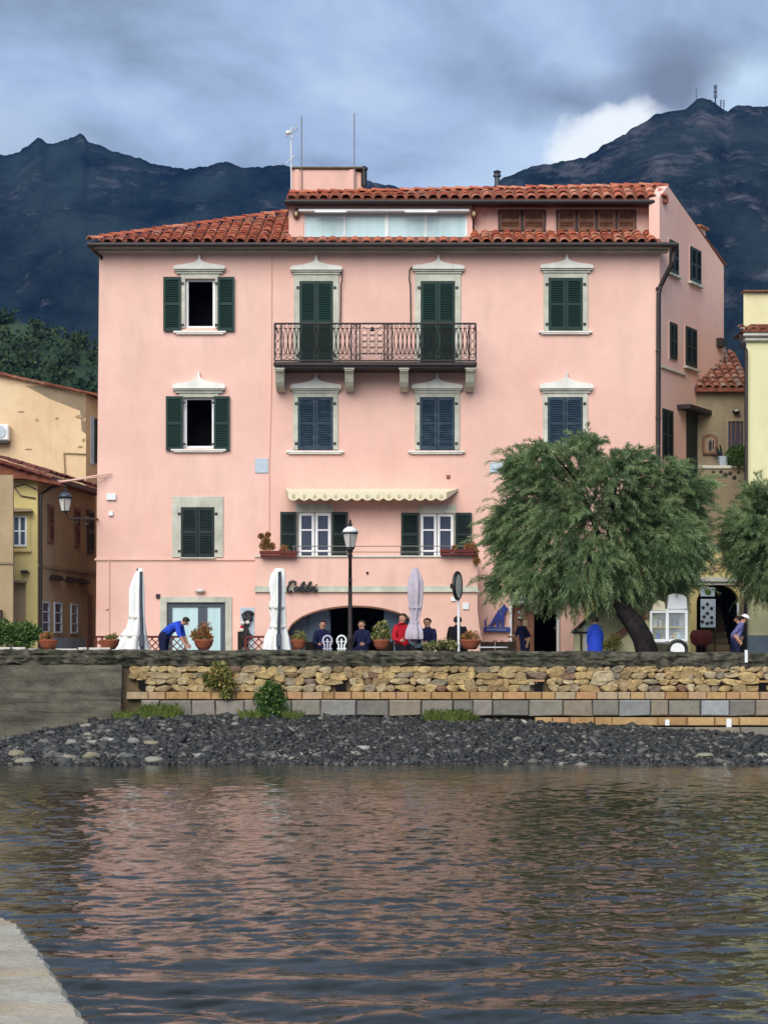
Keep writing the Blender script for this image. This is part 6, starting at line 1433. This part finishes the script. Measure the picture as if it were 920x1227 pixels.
def make_cart():
    D = 56.3; x = lambda p: X(p, D); z = lambda p: Z(p, D); f = frame(0, D, 1, 0)
    T = thing('display_cart', 'white glazed display cart with shelves standing right of the leaning trunk', 'cart', (x(801), D, 1.95))
    mb = MB(f)
    for q in ((778, 781, 732, 769), (797, 801, 730, 769), (820, 823.5, 731, 769), (781, 797, 732, 735), (801, 820, 730.5, 735), (781, 797, 766, 770), (801, 820, 766, 770)): mb.box(x(q[0]), x(q[1]), 0, .07, z(q[3]), z(q[2]))
    mb.box(x(778), x(823.5), -.8, -.75, z(770), z(732)); mb.box(x(778), x(823.5), -.75, -.01, z(771.5), z(770)); mb.build('cabinet', M['whitepaint'], T, bevel=.01)
    mb = MB(f); mb.prism([(x(799), z(730)), (x(823), z(730)), (x(822), z(716)), (x(818), z(713)), (x(808), z(711)), (x(801), z(713))], -.3, .06); mb.build('crest_panel', M['whitepaint'], T, bevel=.01)
    mb = MB(f); mb.prism([(x(781), z(731.5)), (x(797), z(731.5)), (x(796), z(722)), (x(789), z(719)), (x(783), z(724))], -.3, .03); mb.build('crest_panel', M['cream'], T)
    for q in ((781, 797), (801, 820)):
        mb = MB(f); mb.box(x(q[0]), x(q[1]), -.6, .05, z(752.5), z(751.2)); mb.build('shelf', M['awnfig'], T)
        mb = MB(f); mb.box(x(q[0]), x(q[1]), .01, .02, z(766), z(735)); g = mb.build('pane', M['cartglass'], T)
    r = random.Random(3)
    for (a, b, py) in ((782, 796, 751), (782, 796, 766), (802, 819, 751), (802, 819, 766)):
        px = a
        while px < b-2:
            w = r.uniform(2, 4); h = r.uniform(4, 11); mb = MB(f); mb.box(x(px), x(px+w*.9), -.4, -.15, z(py), z(py-h)); mb.build('goods', M[r.choice(['blue', 'lilac', 'awnfig', 'bluepane', 'palegrey', 'tuffp', 'leafdry'])], T); px += w
    for px in (811,):
        for k in (0,):
            c = (x(px), D-.10, z(779)); ring = [(c[0]+.26*math.cos(a), c[1], c[2]+.26*math.sin(a)) for a in np.linspace(0, 2*PI, 21)]
            mb = MB(); mb.tube(ring, .05, 7, cap=False); w = mb.build('wheel', M['blackmetal'], T, smooth=True)
            mb = MB(); mb.lathe([(.2, 0), (.2, .03)], (0, 0, 0), 16); mb.v = [(c[0]+a, c[1]-c_, c[2]+b) for a, b, c_ in mb.v]; mb.build('hub_disc', M['whitepaint'], w)
    mb = MB(f); 
    for px in (781, 819): mb.box(x(px), x(px+2), -.7, -.05, 1.95, z(771.6))
    mb.build('leg', M['blackmetal'], T)
M['tuffp'] = mat('ochre_goods', (.45, .25, .1)); 
def cartglass():
    m = bpy.data.materials.new('clear_glass'); m.use_nodes = True; b = m.node_tree.nodes['Principled BSDF']; b.inputs['Roughness'].default_value = .03; b.inputs['Transmission Weight'].default_value = .9; b.inputs['IOR'].default_value = 1.05; b.inputs['Base Color'].default_value = (.9, .95, .95, 1); return m
M['cartglass'] = cartglass(); make_cart()

def make_tables():
    D = 56.0; T = thing('cafe_table', 'small round white cafe table whose top shows just above the quay wall', 'table', (X(590, D), D, 1.95))
    mb = MB(); mb.lathe([(.42, .68), (.44, .70), (.42, .715)], (X(590, D), D, 1.95), 22); mb.build('tabletop', M['whitepaint'], T)
    mb = MB(); mb.lathe([(.22, 0), (.2, .03), (.03, .06), (.03, .68)], (X(590, D), D, 1.95), 12); mb.build('pedestal', M['blackmetal'], T)
    def wicker(px, D, rz, label, m=M['wicker'], rnd=False, back=None):
        T = thing('cafe_chair', label, 'chair', (X(px, D), D, 1.95), 'cafe chairs on the promenade', rz)
        def b_(mb, nm, mm=m): mb.build(nm, mm, T, local=True)
        mb = MB(); mb.box(-.22, .22, -.22, .22, .42, .46); b_(mb, 'seat')
        for sx in (-.19, .19):
            for sy in (-.19, .19): mb = MB(); mb.tube([(sx, sy, 0), (sx*.95, sy*.95, .42)], .018, 5); b_(mb, 'leg')
        if rnd:
            mb = MB(); ring = [(.125*math.cos(a), .22, .88+.14*math.sin(a)) for a in np.linspace(-.9, PI+.9, 18)]; mb.tube([(-.08, .21, .44)]+ring[::-1]+[(.08, .21, .44)], .026, 6)
            mb.tube([(0, .22, .47), (0, .22, .94)], .025, 6); mb.tube([(-.1, .22, .86), (.1, .22, .86)], .014, 5); mb.tube([(-.13, .22, .66), (.13, .22, .66)], .02, 5); b_(mb, 'backrest')
        else:
            mb = MB(); mb.box(-.21, .21, .2, .24, .55, .86); mb.tube([(-.2, .22, .44), (-.2, .23, .9)], .02, 5); mb.tube([(.2, .22, .44), (.2, .23, .9)], .02, 5); b_(mb, 'backrest')
        return T
    wicker(587, 56.9, 0.3, 'brown wicker chair behind the round white table'); wicker(601, 57.0, -.2, 'brown wicker chair between the white table and the woman in blue'); wicker(612, 56.8, 2.8, 'dark wicker chair nearest the shop door')
    wicker(392.5, 55.6, PI, 'white chair with ring-shaped back left of its twin by the lamp post', M['lavpaint'], True); wicker(408, 55.3, PI+.15, 'pale blue-white chair with ring-shaped back just left of the lamp post', M['whitepaint'], True)
    wicker(377, 57.5, .4, 'dark chair in the left half of the arch', M['wicker']); wicker(468, 56.6, .5, 'dark chair beside the person in red', M['wicker']); wicker(528, 56.6, -.6, 'dark chair behind the low flowers left of the mirror pole', M['wicker'])
M['lavpaint'] = mat('lavender_white_paint', (.5, .5, .6), .5, .3); make_tables()

# ------------------------------------------------------------------ people
def person(name_label, loc, rz, J, cloth, trousers, hair, bare_arms=True, hat=None, shoes=None, hem=None, scale=1.0, girth=1.22):
    """one continuous skinned body from a joint chain; J overrides joints of the standing pose (metres, facing -Y)"""
    base = {'pelvis': (0, 0, .95, .145), 'waist': (0, 0, 1.10, .125), 'chest': (0, 0, 1.30, .155), 'collar': (0, .01, 1.43, .10), 'neck': (0, 0, 1.50, .052), 'head': (0, -.02, 1.60, .088), 'crown': (0, -.01, 1.69, .075)}
    for s, n in ((-1, 'r'), (1, 'l')):
        base.update({'sh'+n: (s*.165, 0, 1.41, .062), 'el'+n: (s*.22, .03, 1.13, .042), 'wr'+n: (s*.23, -.06, .90, .028), 'ha'+n: (s*.235, -.08, .83, .034),
                     'hp'+n: (s*.09, 0, .90, .095), 'kn'+n: (s*.10, -.01, .50, .060), 'an'+n: (s*.10, .02, .09, .042), 'to'+n: (s*.11, -.13, .04, .036)})
    for k, v in J.items():
        if k != 'face': base[k] = v if len(v) == 4 else (*v, base[k][3])
    ch = [('pelvis', 'waist', 'c'), ('waist', 'chest', 'c'), ('chest', 'collar', 'c'), ('collar', 'neck', 's'), ('neck', 'head', 's'), ('head', 'crown', 's')]
    for n in 'rl': ch += [('chest', 'sh'+n, 'c'), ('sh'+n, 'el'+n, 'c'), ('el'+n, 'wr'+n, 's' if bare_arms else 'c'), ('wr'+n, 'ha'+n, 's'), ('pelvis', 'hp'+n, 't'), ('hp'+n, 'kn'+n, 't'), ('kn'+n, 'an'+n, 't'), ('an'+n, 'to'+n, 'k')]
    names = list(base); idx = {n: i for i, n in enumerate(names)}
    me = bpy.data.meshes.new('tmp'); me.from_pydata([base[n][:3] for n in names], [(idx[a], idx[b]) for a, b, _ in ch], [])
    o = bpy.data.objects.new('tmp', me); C.objects.link(o); o.modifiers.new('s', 'SKIN'); sk = me.skin_vertices
    for i, n in enumerate(names): g = girth if n[:2] not in ('ne', 'he', 'cr', 'ha', 'wr', 'to', 'an') else 1.05; sk[0].data[i].radius = (base[n][3]*g, base[n][3]*g*(.78 if n in ('pelvis', 'waist', 'chest', 'collar') else 1)); 
    sk[0].data[0].use_root = True
    o.modifiers['s'].use_smooth_shade = True; ss = o.modifiers.new('u', 'SUBSURF'); ss.levels = 2; ss.render_levels = 2
    dg = bpy.context.evaluated_depsgraph_get(); dg.update(); body = bpy.data.meshes.new_from_object(o.evaluated_get(dg)); bpy.data.objects.remove(o); 
    # colour each face by the bone it is nearest to
    seg = [(Vector(base[a][:3]), Vector(base[b][:3]), c, (base[a][3]+base[b][3])/2) for a, b, c in ch]; mi = {'c': 0, 's': 1, 't': 2, 'k': 3}
    for m in (cloth, M['skin'], trousers, shoes or M['black']): body.materials.append(m)
    ids = []
    for p_ in body.polygons:
        c = p_.center; best = None
        for a, b, k, rr in seg:
            ab = b-a; t = max(0, min(1, (c-a).dot(ab)/ab.length_squared)); d = (c-(a+ab*t)).length-rr*.8
            if best is None or d < best[0]: best = (d, k)
        ids.append(mi[best[1]])
    body.polygons.foreach_set('material_index', ids)
    # fingers, nose, ears are grown into the same mesh
    bm = bmesh.new(); bm.from_mesh(body)
    def addmb(mb, mid):
        vs = [bm.verts.new(v) for v in mb.v]
        for f in mb.f:
            try: fc = bm.faces.new([vs[i] for i in f]); fc.material_index = mid; fc.smooth = True
            except ValueError: pass
    for n in 'rl':
        w = Vector(base['wr'+n][:3]); h = Vector(base['ha'+n][:3]); d = (h-w).normalized(); sd_ = d.orthogonal().normalized() if abs(d.x) > .9 else d.cross(Vector((1, 0, 0))).normalized()
        cu = d.cross(sd_).normalized()
        for k in range(4):
            o_ = h+sd_*(.012*(k-1.5)*1.5); l = (.062, .072, .068, .052)[k]; mb = MB(); mb.tube([o_, o_+d*l*.5+cu*.004, o_+d*l*.8+cu*.016, o_+d*l+cu*.03], [.010, .009, .008, .006], 6); addmb(mb, 1)
        mb = MB(); o_ = w.lerp(h, .5)+sd_*.03; mb.tube([o_, o_+sd_*.02+d*.03, o_+sd_*.022+d*.058+cu*.01], [.012, .010, .007], 6); addmb(mb, 1)
    hd = Vector(base['head'][:3]); cr = Vector(base['crown'][:3]); up = (cr-hd).normalized(); fw = Vector(J.get('face', (0, -1, 0))[:3]).normalized(); fw = (fw-up*fw.dot(up)).normalized(); sd_ = up.cross(fw).normalized()
    mb = MB(); c = hd+fw*.085+up*.0; mb.tube([c+up*.035, c+fw*.022-up*.005, c-up*.012], [.008, .014, .008], 6); addmb(mb, 1)
    for s in (-1, 1): mb = MB(); mb.ball(tuple(hd+sd_*.086*s+up*.01), .018, .018, .028, 8, 5); addmb(mb, 1)
    bm.to_mesh(body); bm.free()
    T = thing('person', name_label, 'person', loc, None, rz)
    bo = bpy.data.objects.new('body', body); C.objects.link(bo); bo.parent = T; bo.scale = (scale,)*3
    def kid(mb, nm, m, smooth=True): o = mb.build(nm, m, T, smooth=smooth, local=True); o.scale = (scale,)*3; return o
    for s in (-1, 1): mb = MB(); mb.ball(tuple(hd+fw*.078+sd_*.032*s+up*.028), .012, .008, .008, 8, 5); kid(mb, 'eye', M['black'])
    mb = MB(); mb.ball(tuple(hd+fw*.078-up*.035), .022, .01, .007, 8, 5); kid(mb, 'mouth', M['red'])
    if hair is not None:
        mb = MB(); mb.ball((0, 0, 0), 1, 1, 1, 14, 9); c = hd+up*.045-fw*.018; vs = []
        for v in mb.v:
            v = Vector(v); p_ = c+sd_*v.x*.102+fw*v.y*-.112*-1*.9+up*v.z*.088
            if (p_-c).dot(fw) > .05 and (p_-c).dot(up) < .03: p_ = p_-fw*.05+up*.02
            n = random.uniform(-.004, .004); vs.append(tuple(p_+v*n))
        mb.v = vs; kid(mb, 'hair', hair)
    if hat is not None:
        mb = MB(); mb.ball((0, 0, 0), 1, 1, 1, 14, 8); c = hd+up*.075; mb.v = [tuple(c+sd_*v[0]*.112+fw*v[1]*.122+up*max(v[2], -.1)*.085) for v in mb.v]
        b = MB(); b.lathe([(.10, 0), (.165, -.012), (.16, -.004), (.10, .012)], (0, 0, 0), 16); b.v = [tuple(c+sd_*v[0]+fw*v[1]+up*v[2]) for v in b.v]; mb.add(b.v, b.f); kid(mb, 'hat', hat)
    if hem is not None:   # skirt, apron or raincoat falling from the shoulders
        mb = MB(); mb.lathe(hem, (base['pelvis'][0], base['pelvis'][1], 0), 20, .05, 5); kid(mb, 'coat', cloth)
    return T
def bend(deg, yaw_fwd=1):
    """upper body pitched forward about the hips"""
    a = R(deg); J = {}; std = {'waist': (0, 0, 1.10), 'chest': (0, 0, 1.30), 'collar': (0, .01, 1.43), 'neck': (0, 0, 1.50), 'head': (0, -.03, 1.60), 'crown': (0, -.03, 1.69), 'shr': (-.165, 0, 1.41), 'shl': (.165, 0, 1.41)}
    for k, (x, y, z) in std.items():
        dz = z-.95; J[k] = (x, y*math.cos(a)-dz*math.sin(a), .95+dz*math.cos(a)+y*math.sin(a)*-1)
    return J
def sit(h=.45):
    """seated: hips on the chair, knees forward"""
    J = {'pelvis': (0, 0, h+.1), 'waist': (0, 0, h+.26), 'chest': (0, -.02, h+.46), 'collar': (0, -.02, h+.59), 'neck': (0, -.03, h+.66), 'head': (0, -.06, h+.76), 'crown': (0, -.05, h+.85)}
    for s, n in ((-1, 'r'), (1, 'l')): J.update({'sh'+n: (s*.165, -.01, h+.57), 'el'+n: (s*.23, -.08, h+.30), 'wr'+n: (s*.17, -.30, h+.25), 'ha'+n: (s*.14, -.37, h+.26), 'hp'+n: (s*.09, 0, h+.06), 'kn'+n: (s*.12, -.44, h+.06), 'an'+n: (s*.12, -.42, .09), 'to'+n: (s*.12, -.56, .04)})
    return J
# waiter stooping over a table
J = bend(58); a = J['shr']; b = J['shl']
J.update({'elr': (-.22, a[1]-.08, a[2]-.27), 'wrr': (-.20, a[1]-.20, a[2]-.47), 'har': (-.19, a[1]-.24, a[2]-.54), 'ell': (.22, b[1]-.06, b[2]-.27), 'wrl': (.20, b[1]-.18, b[2]-.48), 'hal': (.19, b[1]-.22, b[2]-.55), 'face': (0, -.6, -.8)})
hd = Vector(J['collar']); J['neck'] = (0, hd.y-.07, hd.z+.03); J['head'] = (0, hd.y-.16, hd.z+.05); J['crown'] = (0, hd.y-.22, hd.z+.11)
person('person in a bright blue shirt stooping to the right beside the leftmost parasol', (X(196, 55.8), 55.8, 1.95), R(80), J, M['blue'], M['navy'], M['hairb'], scale=1.12, girth=1.4)
T = thing('cafe_table', 'small dark table under the hands of the stooping waiter', 'table', (X(226, 55.8), 55.8, 1.95))
mb = MB(); mb.box(X(214, 55.8), X(238, 55.8), 55.5, 56.1, 2.52, 2.56); mb.build('tabletop', M['greymetal'], T)
for px in (216, 236):
    mb = MB(); mb.tube([(X(px, 55.8), 55.8, 1.95), (X(px, 55.8), 55.8, 2.52)], .025, 6); mb.build('leg', M['greymetal'], T)
J = sit(.47); J['face'] = (-.8, -.4, 0)
person('seated person in a red jacket left of the lilac parasol', (X(481, 56.4), 56.4, 1.95), R(25), J, M['red'], M['black'], M['hairb'], bare_arms=False, scale=1.22, girth=1.5)
person('seated person in a dark purple top right of the lilac parasol', (X(513, 56.9), 56.9, 1.95), R(-30), sit(.46), M['navy'], M['black'], M['hairb'], bare_arms=False, scale=1.14, girth=1.35)
J = sit(.46); J['chest'] = (.0, .08, .93)
person('seated person all in black behind the mirror pole', (X(548, 56.8), 56.8, 1.95), R(170), J, M['black'], M['black'], M['hairb'], bare_arms=False, scale=1.18, girth=1.45)
J = bend(16); J.update({'elr': (-.23, -.22, 1.15), 'wrr': (-.2, -.42, 1.12), 'har': (-.19, -.49, 1.12), 'face': (0, -1, -.2)})
person('woman with light brown hair and blue top in the shop doorway', (X(629, 58.3), 58.3, 1.95), R(-60), J, M['navy2'] if 'navy2' in M else M['navy'], M['navy'], M['hairl'], scale=.90, girth=1.3)
person('person in a long royal blue raincoat standing by the stair wall', (X(713, 56.2), 56.2, 1.95), R(185), {}, M['blue'], M['navy'], M['hairb'], bare_arms=False, hem=[(.06, 1.44), (.12, 1.40), (.17, 1.30), (.20, 1.1), (.225, .8), (.25, .55), (.245, .54)], scale=.90)
J = bend(24); J.update({'elr': (-.22, .02, 1.12), 'wrr': (-.22, -.14, .93), 'har': (-.22, -.19, .87), 'ell': (.22, .10, 1.1), 'wrl': (.22, .06, .86), 'hal': (.22, .04, .80), 'knr': (-.1, -.14, .5), 'anr': (-.1, -.02, .12), 'tor': (-.1, -.17, .07), 'knl': (.1, .06, .5), 'anl': (.1, .26, .14), 'tol': (.1, .14, .05), 'face': (0, -1, -.35)})
person('man in a white cap and lavender-blue shirt walking past the blue dado', (X(880, 56.6), 56.6, 1.95), R(75), J, M['lav'], M['navy'], M['hairb'], hat=M['whitecloth'], scale=.96, girth=1.4)

J = bend(10); J['face'] = (0, -1, -.1)
person('bareheaded person in dark violet just behind the man in the white cap', (X(889, 57.3), 57.3, 1.95), R(-100), J, M['navy'], M['black'], M['hairb'], scale=.93, girth=1.3)
person('seated person in navy behind the left ring-backed white chair in the arch', (X(386, 57.6), 57.6, 1.95), R(15), sit(.46), M['navy'], M['black'], M['hairb'], bare_arms=False, scale=1.1, girth=1.4)
person('seated person in dark violet just right of the lamp post in the arch', (X(434, 57.8), 57.8, 1.95), R(-20), sit(.46), M['navy'], M['navy'], M['hairb'], bare_arms=False, scale=1.1, girth=1.4)

# ------------------------------------------------------------------ masts on the summit and the blue distance
D = 1301
for (px, top, bot, w, lab) in ((857, 101, 126, 1.3, 'tallest thin transmitter mast on the right summit'), (863.5, 119, 130, .6, 'short transmitter mast just right of the tallest one'), (867, 119, 132, .6, 'short outer transmitter mast on the right summit'), (834, 104, 122, .45, 'faint mast in the cloud left of the summit')):
    mb = MB(); x0, z0, z1 = X(px, D), Z(bot+3, D), Z(top, D); mb.tube([(x0, D, z0), (x0, D, z1)], [w*.5, w*.22], 5)
    for k in range(3): zz = z0+(z1-z0)*(.45+.2*k); mb.box(x0-w*.8, x0+w*.8, D-w*.8, D+w*.8, zz, zz+w*1.5)
    tagp(mb.build('transmitter_mast', M['greymetal']), lab, 'mast', 'masts on the summit')
def make_haze():
    mb = MB(); mb.box(-4200, 4200, -2600, 4200, -3, 460); m = bpy.data.materials.new('blue_air'); m.use_nodes = True; t = NT(m.node_tree); t.t.nodes.clear()
    o = t.n('ShaderNodeOutputMaterial'); v = t.n('ShaderNodeVolumePrincipled'); v.inputs['Color'].default_value = (.15, .38, 1, 1); v.inputs['Density'].default_value = .000068; v.inputs['Anisotropy'].default_value = 0
    t.l(v.outputs[0], o.inputs['Volume']); h = mb.build('haze', m); tagp(h, kind='stuff')
make_haze()
